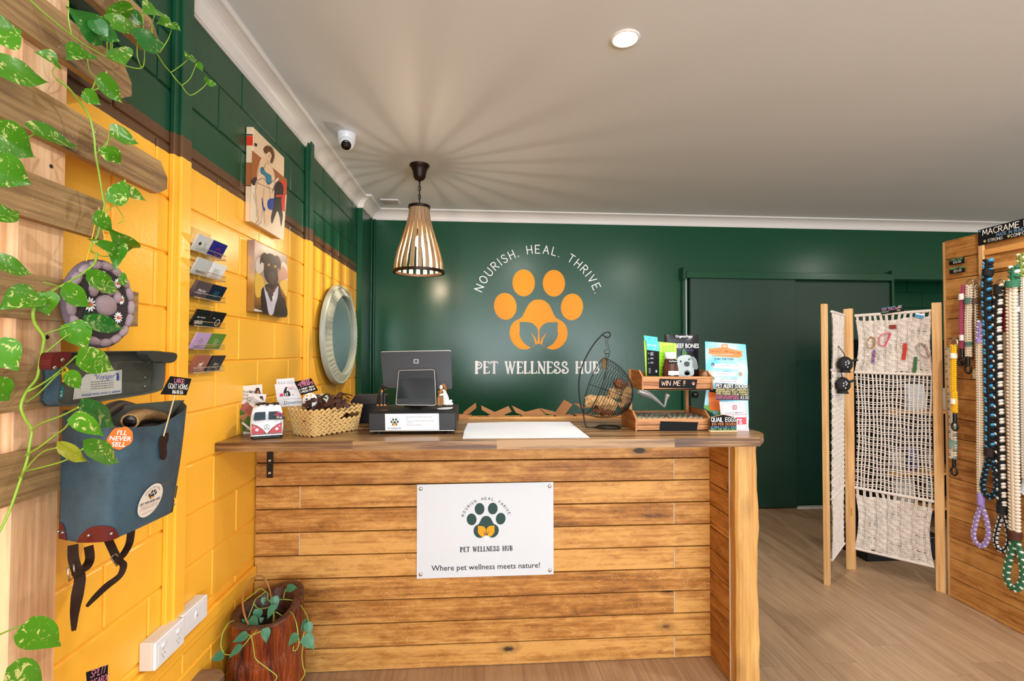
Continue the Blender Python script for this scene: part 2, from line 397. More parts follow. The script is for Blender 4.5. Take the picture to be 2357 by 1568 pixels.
# ================================================================ SETTING
def paint(name, two):
    t = NT(name); b = t.b
    green, yel, br = lin('12492F'), lin('FFBE3C'), lin('62432A')
    if two:
        g = t.N('ShaderNodeNewGeometry'); s = t.N('ShaderNodeSeparateXYZ'); t.L(g.outputs['Position'], s.inputs[0]); z = s.outputs['Z']
        wob = t.math('MULTIPLY', t.math('SUBTRACT', t.noise(t.obj((1, 6, 6)), 3, 2), .5), .008); z = t.math('ADD', z, wob)
        c = t.mix(t.math('GREATER_THAN', z, 2.345), yel, br); c = t.mix(t.math('GREATER_THAN', z, 2.425), c, green)
        t.L(c, b.inputs['Base Color'])
    else: b.inputs['Base Color'].default_value = green
    b.inputs['Roughness'].default_value = .30 if two else .24; b.inputs['Specular IOR Level'].default_value = .5 if two else .38
    n = t.noise(t.obj(), 55 if two else 130, 4, .6); n2 = t.noise(t.obj(), 9, 2)
    h = t.math('ADD', t.math('MULTIPLY', n, .5), n2); t.bump(h, .28 if two else .12, .006 if two else .004); return t.m
M_two, M_green = paint('two_tone_gloss_paint', 1), paint('green_gloss_paint', 0)
M_white = mat('white_gloss_trim', 'E4E0DC', .35); M_ceil = mat('warm_grey_ceiling', 'D6DADD', .5)
ZC, YB = 3.04, 4.95
# left wall: painted concrete blocks with recessed joints
mb = MB(); mb.box(-.2, -.007, -4, YB, 0, ZC+.1)
for k in range(0, 16):
    z0, z1 = max(0, -.02+.2*k)+.004, min(.18+.2*k, ZC+.05)-.004
    y = (-4+(.366 if k % 2 == 0 else .166))
    ys = [-4]
    while y < YB: ys.append(y); y += .4
    ys.append(YB)
    for a, b in zip(ys, ys[1:]):
        if b-a > .02: mb.box(-.02, 0, a+.004, b-.004, z0, z1, .004)
struct(mb, 'wall_left', M_two)
# posts boxed on to the left wall, painted with the same bands
struct(MB().box(0, .03, 1.86, 1.925, .605, ZC, .004).box(0, .018, 1.835, 1.86, .605, ZC, .003), 'trim_1', M_two)
struct(MB().box(0, .03, 3.225, 3.29, 0, ZC, .004).box(0, .018, 3.20, 3.225, 0, ZC, .003), 'trim_2', M_two)
struct(MB().box(0, .022, -4, 2.54, .50, .55, .004).box(0, .012, -4, 2.54, .47, .5, .003), 'trim_3', M_two)
struct(MB().box(0, .05, 4.54, YB, 0, 2.96, .004).tube([(.055, 4.90, 0), (.055, 4.90, 2.95)], .010, 8).tube([(.075, 4.935, 0), (.075, 4.935, 2.95)], .009, 8), 'trim_4', M_green)
# back wall, smooth and green, with the opening on the right
mb = MB(); mb.box(.0, 5.56, YB, YB+.12, 0, ZC+.1); mb.box(5.56, 7.6, YB, YB+.12, 2.42, ZC+.1)
struct(mb, 'wall_back', M_green)
mb = MB(); mb.box(5.0, 8.6, 5.76, 5.9, 0, 3.1)
for k in range(16):
    for j in range(8):
        a = 5.3+j*.4+(.2 if k % 2 else 0); mb.box(a+.004, a+.396, 5.745, 5.76, -.02+.2*k+.004, .18+.2*k-.004, .004)
mb.box(5.56, 8.6, 5.70, 5.745, 2.12, 2.18, .006)
struct(mb, 'wall_back_recess', M_green)
struct(MB().box(7.5, 7.6, -4, 5.9, 0, ZC+.1), 'wall_right', mat('cream_wall', 'D8D2C6', .6))
mb = MB(); mb.box(-.2, 7.6, -4.12, -4, 0, .35); mb.box(-.2, 7.6, -4.12, -4, 2.95, ZC+.1); mb.box(-.2, .3, -4.12, -4, .35, 2.95); mb.box(5.4, 7.6, -4.12, -4, .35, 2.95)
struct(mb, 'wall_front', mat('cream_wall', 'D8D2C6', .6))
for i in range(3):
    a = .3+i*1.7; w = MB(); w.box(a, a+.06, -4.1, -4.02, .35, 2.95, .004); w.box(a+1.64, a+1.7, -4.1, -4.02, .35, 2.95, .004); w.box(a, a+1.7, -4.1, -4.02, .35, .42, .004); w.box(a, a+1.7, -4.1, -4.02, 2.88, 2.95, .004)
    o = struct(w, 'window_%d' % (i+1), mat('window_frame_black', '202022', .4))
    p = MB().box(a+.06, a+1.64, -4.065, -4.057, .42, 2.88).build('pane', acrylic('window_glass'), o)
struct(MB().box(-.2, 8.6, -4.12, 5.9, ZC, ZC+.1), 'ceiling', M_ceil)
# floor boards run away from the camera
mb = MB(); rnd = random.Random(3)
for i in range(45):
    x0 = -.2+i*.195; y = -4.1-rnd.uniform(0, 1.2)
    while y < 5.9:
        a, b = max(y, -4.1), min(y+1.22, 5.88)
        if b > a: mb.box(x0+.0006, x0+.1944, a+.0006, b-.0006, -.03, 0)
        y += 1.22
mb.box(-.2, 8.6, -4.1, 5.88, -.05, -.002)
M_floor = wood('oak_vinyl_floor', '7A5F48', '9E7F62', 'B59676', 1, .8, .38, 3, False, 1.5, iv=.10, mottle=.25)
struct(mb, 'floor', M_floor)
# cove cornice
prof = [(0, 2.945), (.006, 2.945), (.006, 2.953)]+[(.012+.085*(1-math.cos(a*PI/16)), 2.953+.072*math.sin(a*PI/16)) for a in range(9)]+[(.10, 3.027), (.105, 3.03), (.105, ZC)]
def path(d): return [(d, -4), (d, 4.54-d), (.05+d, 4.54-d), (.05+d, YB-d), (7.6, YB-d)]
mb = MB(); vs = []; n = len(prof)
for d, z in prof: vs += [(x, y, z) for x, y in path(d)]
mb.add(vs, [(i*5+k, i*5+k+1, (i+1)*5+k+1, (i+1)*5+k) for i in range(n-1) for k in range(4)], smooth=False)
struct(mb, 'trim_5', M_white)
# sliding doors on the back wall
M_door = NT('green_door_paint'); _b = M_door.b; _b.inputs['Base Color'].default_value = lin('0B3526'); _b.inputs['Roughness'].default_value = .42; M_door = M_door.m
d1 = struct(MB().box(3.305, 4.44, 4.875, 4.915, .012, 2.40, .003), 'door_1', M_door)
MB(Fr(W(1597, 908, 1, 4.875), (1, 0, 0), (0, 0, 1))).lathe([(.012, 0), (.012, .02), (.03, .028), (.033, .045), (.024, .058), (0, .06)], 20).build('door_handle', mat('black_metal', '101012', .3), d1, 'round black door knob')
struct(MB().box(4.40, 5.53, 4.922, 4.949, .03, 2.375, .003), 'door_2', M_door)
struct(MB().box(3.25, 5.5, 4.84, YB, 2.385, 2.455, .004).box(3.22, 3.25, 4.85, YB, 2.37, 2.50, .003), 'trim_6', M_green)
struct(MB().box(3.235, 3.262, 4.90, YB, 0, 2.385, .003).box(5.535, 5.56, 4.90, YB, 0, 2.5, .003), 'trim_7', M_green)
struct(MB().box(3.275, 3.290, 4.925, YB, 0, 2.385, .002), 'gap_light_strip', mat('painted_gap_light', 'C8D0CC', .3))  # pale colour imitates the light along the gap at the door edge
struct(MB().box(4.43, 5.56, 4.86, 4.93, 0, .012, .002), 'trim_9', M_white)
# ================================================================ COUNTER
ZT = 1.232
M_top = wood('worktop_acacia', '2E1B0E', '664428', 'A9855A', 0, .8, .33, 5, True, 2.4, 0, .15, iv=.18)
M_plank = wood('reclaimed_pine', '4A2A0E', 'A66C2C', 'D6A056', 0, .75, .55, 4, True, 1.3, .8, iv=.22, mottle=.9)
M_planky = wood('reclaimed_pine_side', '4A2A0E', '9A6228', 'C89250', 1, .75, .55, 4, True, 1.3, .8, iv=.22, mottle=.8)
M_plankz = wood('reclaimed_pine_post', '7A4A1E', 'B07C3A', 'DCAE68', 2, .6, .5, 4, True, 1.1, .3)
M_gapdark = mat('dark_joint', '120A05', .9)
ctr = thing('reception_counter', 'reception counter clad in orange-brown horizontal timber boards below a long worktop', 'counter', (1.2, 2.7, 0))
mb = MB(); mb.box(.004, 2.37, 2.575, 2.60, .0, 1.19, mi=1)
rows = [.1176*i for i in range(10)]+[1.192]
rnd = random.Random(5)
for i, (a, b) in enumerate(zip(rows, rows[1:])):
    cut = [.004, 2.372]
    # rows counted from the top: every other board is pieced
    ft = len(rows)-2-i
    if ft in (2, 4, 6, 8): cut = [.004, .225, 2.372]
    if ft % 2 == 1: cut = sorted(set(cut+[2.172]))
    for c in cut[1:-1]: mb.box(c-.0022, c+.0022, 2.5512, 2.570, a+.004, b-.004, mi=2)
    for c, d in zip(cut, cut[1:]): mb.box(c+.0015, d-.0015, 2.55+rnd.uniform(0, .002), 2.575, a+.0028, b-.0028, .0022)
mb.build('front_panel', [M_plank, M_gapdark, mat('pale_filler', 'CDBBA0', .8)], ctr)
mb = MB(); mb.box(2.378, 2.40, 2.345, 2.78, 0, 1.19, mi=1)
for a, b in zip(rows, rows[1:]): mb.box(2.370, 2.379, 2.345, 2.78, a+.002-.012*(a > 0), b-.002-.012*(b < 1.19), .0018)
mb.build('side_panel', [M_planky, M_gapdark], ctr)
mb = MB(); mb.box(2.366, 2.371, 2.341, 2.347, 0, 1.19)
mb.build('corner_strip', mat('pale_plaster', 'CFC4B4', .7), ctr, 'pale strip')
# natural-edged post
mb = MB(); vs = []; N = 26
for i in range(N+1):
    z = 1.19*i/N; w = .012*mnoise.noise(V((0, 3, z*3)))+.006*mnoise.noise(V((5, 0, z*11))); e = .010*(1-z/1.19)
    l, r_ = 2.372-w*.4-.002, 2.478+w+e
    vs += [(l, 2.292, z), (l+.012, 2.28, z), (r_-.010, 2.28, z), (r_, 2.292, z), (r_, 2.34, z), (l, 2.34, z)]
mb.add(vs, [(i*6+k, i*6+(k+1) % 6, (i+1)*6+(k+1) % 6, (i+1)*6+k) for i in range(N) for k in range(6)]+[(5, 4, 3, 2, 1, 0), tuple(N*6+k for k in range(6))], smooth=False)
mb.build('post', M_plankz, ctr)
# inner carcass: back panel and shelf hidden behind the boards keep it a real counter
MB().box(.01, 2.37, 2.60, 2.62, 0, 1.19).box(.01, 2.37, 2.62, 2.80, .60, .62).build('carcass', mat('carcass_board', '5B3D20', .7), ctr)
# worktop of narrow staves
wt = MB(); Y0, Y1 = 2.172, 2.84; nst = 12; rnd = random.Random(11)
def xl(y): return .004
def xr(y): return 2.425+min(1, max(0, (y-Y0)/.13))*.10 if y < Y0+.13 else 2.525-.03*max(0, (y-Y0-.13)/.5)
for i in range(nst):
    a, b = Y0+(Y1-Y0)*i/nst, Y0+(Y1-Y0)*(i+1)/nst; x = .004; first = True
    e = xr((a+b)/2) if i > 0 else 2.425
    cuts = [x]
    while cuts[-1] < e-.9: cuts.append(cuts[-1]+rnd.uniform(.35, .85))
    cuts.append(e)
    for j, (c, d) in enumerate(zip(cuts, cuts[1:])):
        if j == len(cuts)-2: wt.prism([(c, a), (xr(a), a), (xr(b), b), (c, b)], 1.192, ZT)
        else: wt.box(c, d, a, b, 1.192, ZT)
top = wt.build('worktop', M_top, org=(1.2, 2.5, 1.192)); tag(top, 'long brown timber worktop of glued staves with clipped right corner', 'worktop')
br = thing('shelf_bracket', 'black steel angle bracket under the left end of the worktop', 'bracket', (.09, 2.54, 1.05))
MB().box(.062, .092, 2.543, 2.549, .985, 1.19, .001).box(.062, .092, 2.32, 2.549, 1.184, 1.191, .001).build('plate', mat('black_metal', '101012', .3), br)
for z in (1.072, 1.010): MB(Fr((.077, 2.543, z), (1, 0, 0), (0, 0, 1))).lathe([(.0075, 0), (.007, .002), (.0035, .003), (.003, .001), (0, .001)], 14).build('screw', mat('steel', 'C8C4BC', .3, 1), br)
# ledge boards behind the worktop
o = MB().box(.06, 2.3, 2.843, 2.862, 1.05, 1.243, .002).build('back_ledge', M_plank, org=(1.2, 2.85, 1.05)); tag(o, 'low timber ledge board running along the rear edge of the worktop', 'ledge')
o = MB().box(.9, 2.3, 3.03, 3.05, 1.0, 1.225, .002).build('shelf_rail', M_plank, org=(1.5, 3, 1.0)); tag(o, 'rear timber rail behind the worktop under the folded cartons', 'rail')
MB().box(.9, .93, 2.862, 3.03, 1.0, 1.2, .002).build('bearer', M_plank, o)
# white sign on the counter
sg = thing('counter_sign', 'white rectangular sign with green paw logo screwed to the front of the counter', 'sign', (1.168, 2.545, .70))
F = Fr((1.168, 2.545, .70), (1, 0, .004), (0, 0, 1))
MB(F).box(-.354, .354, -.238, .242, -.001, .003, .0008).build('panel', mat('white_gloss_panel', 'D6DEE6', .12, coat=.3), sg)
for sx in (-1, 1):
    for sy in (-.216, .22): MB(F).lathe([(.0095, .003), (.009, .006), (.006, .0075), (0, .008)], 16, (sx*.334, sy, 0)).build('screw_cap', mat('steel', 'C8C4BC', .3, 1), sg)
def leaf_pts(side, s=1):  # one leaf of the logo, tip up and outward
    P_ = [(0, -.5), (-.10, -.30), (-.10, -.12), (-.02, .06), (-.0, .10)]
    return P_
def logo(mb, cx, cy, s, pad=0, toe=0, leaf=1, bg=2, wall=False):
    """paw of four toes over a pad with two leaves; s = half width across the toes"""
    z = .0012
    for x, y, r in ((-.76, -.02, 0), (-.345, .515, 0), (.345, .515, 0), (.76, -.02, 0)):
        mb.disc(cx+x*s, cy+y*s, .255*s, .305*s, z, 32, toe, rot=(.12 if x < -.5 else -.12 if x > .5 else 0))
    half = [(0, .14), (.10, .13), (.19, .07), (.25, 0), (.31, -.12), (.37, -.24), (.42, -.29), (.52, -.34), (.61, -.43), (.655, -.56), (.65, -.70), (.60, -.82), (.50, -.93), (.38, -.985), (.26, -.985), (.14, -.93)]
    pts = [(cx+x*s, cy+y*s) for x, y in half+[(0, -.86)]+[(-x, y) for x, y in half[:0:-1]]]
    sm = [(p.x, p.y) for p in cat_rom(pts[:16], 3)]; full = sm+[(2*cx-x, y) for x, y in sm[::-1][:-1]]
    # the pad is split down the middle so that each half stays convex enough
    L_ = sm; mb.poly([(cx, cy-.86*s)]+[(x, y) for x, y in L_], z, pad); mb.poly([(cx, cy-.86*s)]+[(2*cx-x, y) for x, y in L_][::-1], z, pad)
    for q in (-1, 1):
        lf = [(.03, -.84), (.015, -.62), (.03, -.52), (.10, -.43), (.20, -.38), (.42, -.37), (.435, -.40), (.43, -.55), (.44, -.64), (.40, -.76), (.30, -.88), (.17, -.95)]
        lp = [(p.x, p.y) for p in cat_rom([(cx+q*x*s, cy+y*s) for x, y in lf], 3)]
        mb.poly(lp, z+.0006, leaf)
        mb.line([(cx+q*.05*s, cy-.88*s), (cx+q*.09*s, cy-.74*s), (cx+q*.17*s, cy-.62*s)], [.05*s, .035*s, .008*s], z+.0012, pad)
    mb.disc(cx, cy-.975*s, .13*s, .115*s, z+.0016, 20, bg)
DECO = {  # display capitals: thick stems, small serifs, curled ends ; (stroke, weight)
'P': (.62, [([(.12, 0), (.12, 1)], 1.5), ([(.0, 0), (.26, 0)], .6), ([(.02, 1), (.2, 1)], .6), (arc(.30, .70, .28, .28, 110, -150, 10)+arc(.26, .66, .12, .12, 190, 20, 5), .75)]),
'E': (.52, [([(.1, 0), (.1, 1)], 1.3), ([(0, 1), (.48, 1), (.5, .86)], .6), ([(.1, .53), (.4, .53)], .6), ([(0, 0), (.5, 0), (.54, .15)], .6)]),
'T': (.62, [([(.31, 0), (.31, 1)], 1.3), ([(.02, .86), (.03, 1), (.6, 1), (.62, .88)], .7), ([(.2, 0), (.42, 0)], .6)]),
'W': (.95, [([(.08, 1), (.28, 0)], 1.2), ([(.28, 0), (.46, .95)], .6), ([(.44, 1), (.64, 0)], 1.2), ([(.64, 0), (.86, 1)], .6), ([(-.02, 1), (.2, 1)], .6), ([(.76, 1), (.95, 1)], .6)]),
'L': (.5, [([(.1, 0), (.1, 1)], 1.3), ([(0, 1), (.22, 1)], .6), ([(0, 0), (.48, 0), (.52, .17)], .6)]),
'N': (.7, [([(.1, 0), (.1, 1)], .7), ([(.08, 1), (.58, 0)], 1.3), ([(.6, 0), (.6, 1)], .7), ([(0, 1), (.15, 1)], .6), ([(0, 0), (.2, 0)], .6), ([(.5, 1), (.7, 1)], .6)]),
'S': (.6, [([(p.x, p.y) for p in cat_rom([(.36, .74), (.45, .80), (.41, .94), (.26, 1), (.09, .92), (.05, .74), (.2, .59), (.42, .46), (.56, .30), (.51, .09), (.32, 0), (.12, .03), (.02, .17), (.08, .30), (.20, .27), (.19, .19)], 4)], .9)]),
'H': (.68, [([(.1, 0), (.1, 1)], 1.3), ([(.56, 0), (.56, 1)], 1.3), ([(.1, .5), (.56, .5)], .6), ([(0, 0), (.2, 0)], .6), ([(0, 1), (.2, 1)], .6), ([(.46, 0), (.66, 0)], .6), ([(.46, 1), (.66, 1)], .6)]),
'U': (.66, [([(.1, 1), (.1, .3)]+arc(.32, .28, .22, .26, 180, 360, 8)+[(.54, 1)], 1.0), ([(0, 1), (.2, 1)], .6), ([(.44, 1), (.64, 1)], .6)]),
'B': (.6, [([(.12, 0), (.12, 1)], 1.4), ([(.0, 1), (.12, 1)]+arc(.28, .76, .22, .24, 90, -90, 7)+[(.16, .52)], .7), (arc(.26, .26, .28, .26, 90, -110, 8)+arc(.22, .24, .12, .12, -130, -300, 5), .8)]),
' ': (.42, []),
}
def deco(mb, t, cx, y, h, wt_, mi, z=.0012, gap=.14):
    W_ = sum((DECO[c][0]+gap)*h for c in t)-gap*h; x = cx-W_/2
    for c in t:
        for st, k in DECO[c][1]:
            if len(st) > 1: mb.line([(x+a*h, y+b*h) for a, b in st], wt_*k, z, mi)
        x += (DECO[c][0]+gap)*h
    return W_
M_lg = mat('logo_green', '1F4440', .3); M_lo = mat('logo_orange', 'F6A31C', .3); M_lw = mat('logo_white', 'EDF1F5', .3); M_ink = mat('black_ink', '17171A', .4)
mb = MB(Fr(F(0, 0, .0032), (1, 0, .004), (0, 0, 1)))
logo(mb, .002, .060, .090*1.1)
hand_arc(mb, 'NOURISH. HEAL. THRIVE.', .002, .035, .1225, 163, 17, .0125, .0021, 3)
deco(mb, 'PET WELLNESS HUB', .004, -.107, .0235, .0035, 3)
typed(mb, 'Where pet wellness meets nature!', .003, -.200, .040, 3, align='CENTER', bold=.004)
mb.build('logo_print', [M_lg, M_lo, M_lw, M_ink], sg, 'dark green paw with orange leaves and black lettering')
# painted logo on the back wall
FW = Fr((1.765, YB-.0005, 2.06), (1, 0, 0), (0, 0, 1))
pl = thing('wall_logo', 'large orange paw print painted on the green back wall with white lettering', 'wall painting', (1.765, YB-.0005, 2.06))
M_or = mat('orange_wall_paint', 'FFA41A', .4, spec=.2); M_wp = mat('white_wall_paint', 'F2F4F4', .4)
s_ = (W(1342, 700, 1, YB).x-W(1137, 700, 1, YB).x)/2/1.015; cxl = (W(1342, 700, 1, YB).x+W(1137, 700, 1, YB).x)/2-1.765; cyl = W(1240, 704, 1, YB).z-2.06
mb = MB(FW); logo(mb, cxl, cyl, s_, 0, 0, 1, 1); mb.build('paw', [M_or, M_green], pl, 'orange paw with two leaves')
mb = MB(FW); ac = (cxl, W(1240, 722, 1, YB).z-2.06)
hand_arc(mb, 'NOURISH. HEAL. THRIVE.', ac[0], ac[1], (W(1240, 583, 1, YB).z-2.06)-ac[1], 160, 20, .082, .0095, 0)
mb.build('lettering', M_wp, pl, 'white hand-drawn lettering in an arc')
mb = MB(FW); zb = W(1240, 859, 1, YB).z-2.06; deco(mb, 'PET WELLNESS HUB', (W(1081, 860, 1, YB).x+W(1392, 860, 1, YB).x)/2-1.765, zb, .114, .017, 0, gap=.12)
mb.build('lettering', M_wp, pl, 'white display lettering')
# ================================================================ TIMBER TRELLIS ON THE LEFT WALL
M_pine = wood('pine_post', 'B57F52', 'D9A97C', 'EFCBA2', 2, 1.0, .5, 3, False, 1.2, 0, 0, 1.6)
M_old = wood('weathered_board', '4A331D', '80603A', 'AE8B59', 1, 1.0, .65, 5, True, 1.5, .5)
post = thing('timber_post', 'upright pale pine post fixed to the yellow wall behind the boards', 'post', (.04, 1.25, 0))
ya, yb = W(38, 600, 0, .082).y, W(147, 600, 0, .082).y
MB().box(.012, .082, ya, yb, 0, 3.0, .003).build('upright', M_pine, post)
for z in (W(97, 374, 0, .082).z, 1.66, .98): MB(Fr((.082, (ya+yb)/2+.02, z), (0, 1, 0), (0, 0, 1))).lathe([(.005, 0), (.0045, .0012), (0, .0014)], 12).build('screw', mat('black_metal', '101012', .3), post)
BO = {'a': (2.555, 2.66, 1.60), 'b': (2.345, 2.455, 1.485), 'c': (2.128, 2.235, 1.655), 'd': (1.93, 2.034, 1.39), 'e': (1.70, 1.803, 1.53), 'f': (1.492, 1.594, 1.50), 'g': (1.288, 1.400, 1.44)}
BL = {'a': 'short end at the very top under the ceiling, clipped corners', 'b': 'second from the top with clipped end', 'c': 'with a long clipped end crossing the yellow wall',
      'd': 'grey-brown, square end where the yellow string is tied', 'e': 'behind the round paw stone', 'f': 'behind the open suitcase lid', 'g': 'lowest one, beside the blue suitcase'}
for k, (z0, z1, ye) in BO.items():
    t = MB(); x0, x1 = .0835, .107; h = z1-z0
    if k in 'abc': pts = [(.35, z0), (ye-.045, z0), (ye, z0+h*.28), (ye, z1-h*.38), (ye-.035, z1), (.35, z1)]
    else: pts = [(.35, z0), (ye, z0), (ye, z1), (.35, z1)]
    F = Fr((0, 0, 0), (0, 1, 0), (0, 0, 1), (1, 0, 0)); t.fr = F; t.prism(pts, x0, x1)
    o = t.build('trellis_board', M_old, org=(.1, 1.0, z0)); tag(o, 'weathered timber board, '+BL[k], 'board', 'horizontal boards of the timber trellis')
# ================================================================ POTHOS
def leaf_mat(name, g1, g2, var, vcol='D8D98C', rough=.3):
    t = NT(name); v = t.obj((1, 1, 1), 2.0); n = t.noise(v, 34, 5, .7, 2.2); n2 = t.noise(v, 6, 2)
    c = t.mix(n2, lin(g1), lin(g2))
    if var:
        f = t.math('GREATER_THAN', t.math('ADD', n, t.math('MULTIPLY', t.math('SUBTRACT', t.rnd, .5), .16)), .60); c = t.mix(t.math('MULTIPLY', f, var), c, lin(vcol))
    t.L(c, t.b.inputs['Base Color']); t.b.inputs['Roughness'].default_value = rough; t.bump(t.noise(v, 60, 3, .6, 1), .25, .003)
    tr = t.N('ShaderNodeBsdfTranslucent'); t.L(c, tr.inputs[0]); mx = t.N('ShaderNodeMixShader'); mx.inputs[0].default_value = .22
    t.L(t.b.outputs[0], mx.inputs[1]); t.L(tr.outputs[0], mx.inputs[2]); t.L(mx.outputs[0], t.out.inputs[0]); return t.m
M_leaf = leaf_mat('pothos_leaf', '2E6E10', '5BA21C', .85); M_leafd = leaf_mat('pothos_leaf_dark', '14521C', '2C7A26', .35)
M_stem = mat('pothos_stem', '8FB53A', .4); M_leafy = leaf_mat('pothos_leaf_young', '8F9A22', 'B3B63C', .2)
def leaf(mb, base, tip, w, face, curl=.18, fold=.22, nu=11, nv=6, cord=.13):
    base, tip = V(base), V(tip); d = tip-base; L = d.length; d.normalize(); n = V(face); n = (n-d*n.dot(d)).normalized(); b = d.cross(n)
    vs = []
    for i in range(nu+1):
        u = i/nu; wd = (math.sin(PI*min(1, u**.62*1.0))**.9)*(1-.25*u) if 0 < u < 1 else 0
        wd = [.10, .62, .90, 1, .98, .90, .78, .62, .45, .27, .11, 0][i]
        for j in range(nv+1):
            s_ = -1+2*j/nv; back = cord*L*(abs(s_)**1.3)*max(0, 1-u*2.6) if i > 0 else 0
            p = base+d*(L*u-back)+b*(s_*wd*w/2)+n*(fold*w*.5*abs(s_)*wd-curl*L*u*u+.02*L*math.sin(u*9)*s_)
            vs.append(p)
    mb.add(vs, [(i*(nv+1)+j, i*(nv+1)+j+1, (i+1)*(nv+1)+j+1, (i+1)*(nv+1)+j) for i in range(nu) for j in range(nv)], smooth=True)
    return mb
vine = thing('pothos_vine', 'trailing variegated pothos vine climbing over the timber trellis at the left edge', 'plant', (.15, 1.3, 1.2))
rl = random.Random(21)
def C1(*p): return [(x*.3188, y*.3188) for x, y in p]
LV = [  # base px, tip px, width px, kind
(-25, 75, 57, 66, 52, 0), (-25, 150, 134, 184, 46, 0), (134, 147, 87, 116, 30, 0), (242, 86, 164, 22, 46, 1), (245, 50, 340, 66, 28, 0), (262, 8, 300, 54, 42, 0),
(314, 94, 389, 96, 40, 1), (200, 119, 156, 126, 36, 0), (268, 110, 291, 151, 38, 0), (222, 177, 291, 241, 34, 0), (190, 212, 238, 243, 24, 0), (78, 308, 194, 322, 54, 0), (-20, 300, 98, 364, 56, 0),
(-25, 375, 82, 426, 56, 0), (253, 300, 326, 332, 32, 0), (245, 339, 281, 383, 26, 0), (262, 470, 289, 406, 32, 0), (275, 430, 346, 463, 22, 0), (360, 22, 329, 28, 30, 0),
(396, 53, 364, 50, 24, 0), (396, 53, 416, 71, 12, 0), (434, 134, 461, 138, 12, 0), (434, 134, 424, 116, 7, 0), (452, 143, 467, 165, 14, 0), (477, 190, 501, 195, 12, 0), (477, 190, 473, 174, 8, 0),
(-20, 500, 52, 475, 40, 0), (215, 494, 271, 536, 30, 0), (304, 572, 257, 537, 34, 0), (270, 584, 217, 549, 26, 0), (277, 558, 262, 620, 28, 0), (197, 641, 292, 668, 42, 0), (272, 640, 298, 652, 26, 0),
(140, 664, 216, 709, 38, 0), (85, 676, -2, 708, 46, 0), (93, 674, 112, 727, 44, 0), (-20, 600, 87, 629, 38, 0), (193, 743, 299, 753, 36, 1), (162, 742, 203, 808, 42, 0), (176, 819, 279, 853, 46, 0),
(-20, 790, 47, 854, 54, 0), (-20, 880, 26, 925, 40, 0), (152, 858, 190, 898, 26, 0), (180, 937, 286, 984, 44, 1), (165, 956, 247, 1009, 30, 0), (190, 1033, 300, 1059, 46, 0), (130, 1031, 214, 1061, 34, 2),
(50, 1440, 148, 1491, 44, 0), (3, 1585, 132, 1590, 80, 0), (215, 45, 250, 92, 26, 1), (300, 30, 335, 60, 22, 1), (232, 70, 280, 96, 26, 1), (232, 340, 250, 372, 12, 0)]
for i, (a, b, c, d, w, k) in enumerate(LV):
    x = .168+rl.uniform(-.008, .03)
    if 900 < b < 1100 and a > 120: x = .335+rl.uniform(0, .02)
    elif 800 < b < 900 and a > 120: x = .24
    B, T = W(a, b, 0, x), W(c, d, 0, x+rl.uniform(-.01, .035)); dist = (B-CAM).length
    wid = w*dist/FPX; fc = (CAM-B).normalized()+V((rl.uniform(-.25, .25), rl.uniform(-.2, .2), rl.uniform(.1, .55)))
    leaf(MB(), B, T, wid, fc, rl.uniform(.06, .2), rl.uniform(.15, .35)).build('leaf', [M_leaf, M_leafd, M_leafy][k], vine, 'yellow-green underside' if k == 2 else None)
def vpath(pts, x): return [W(a, b, 0, x if len(p) == 0 else p[0]) for a, b, *p in pts]
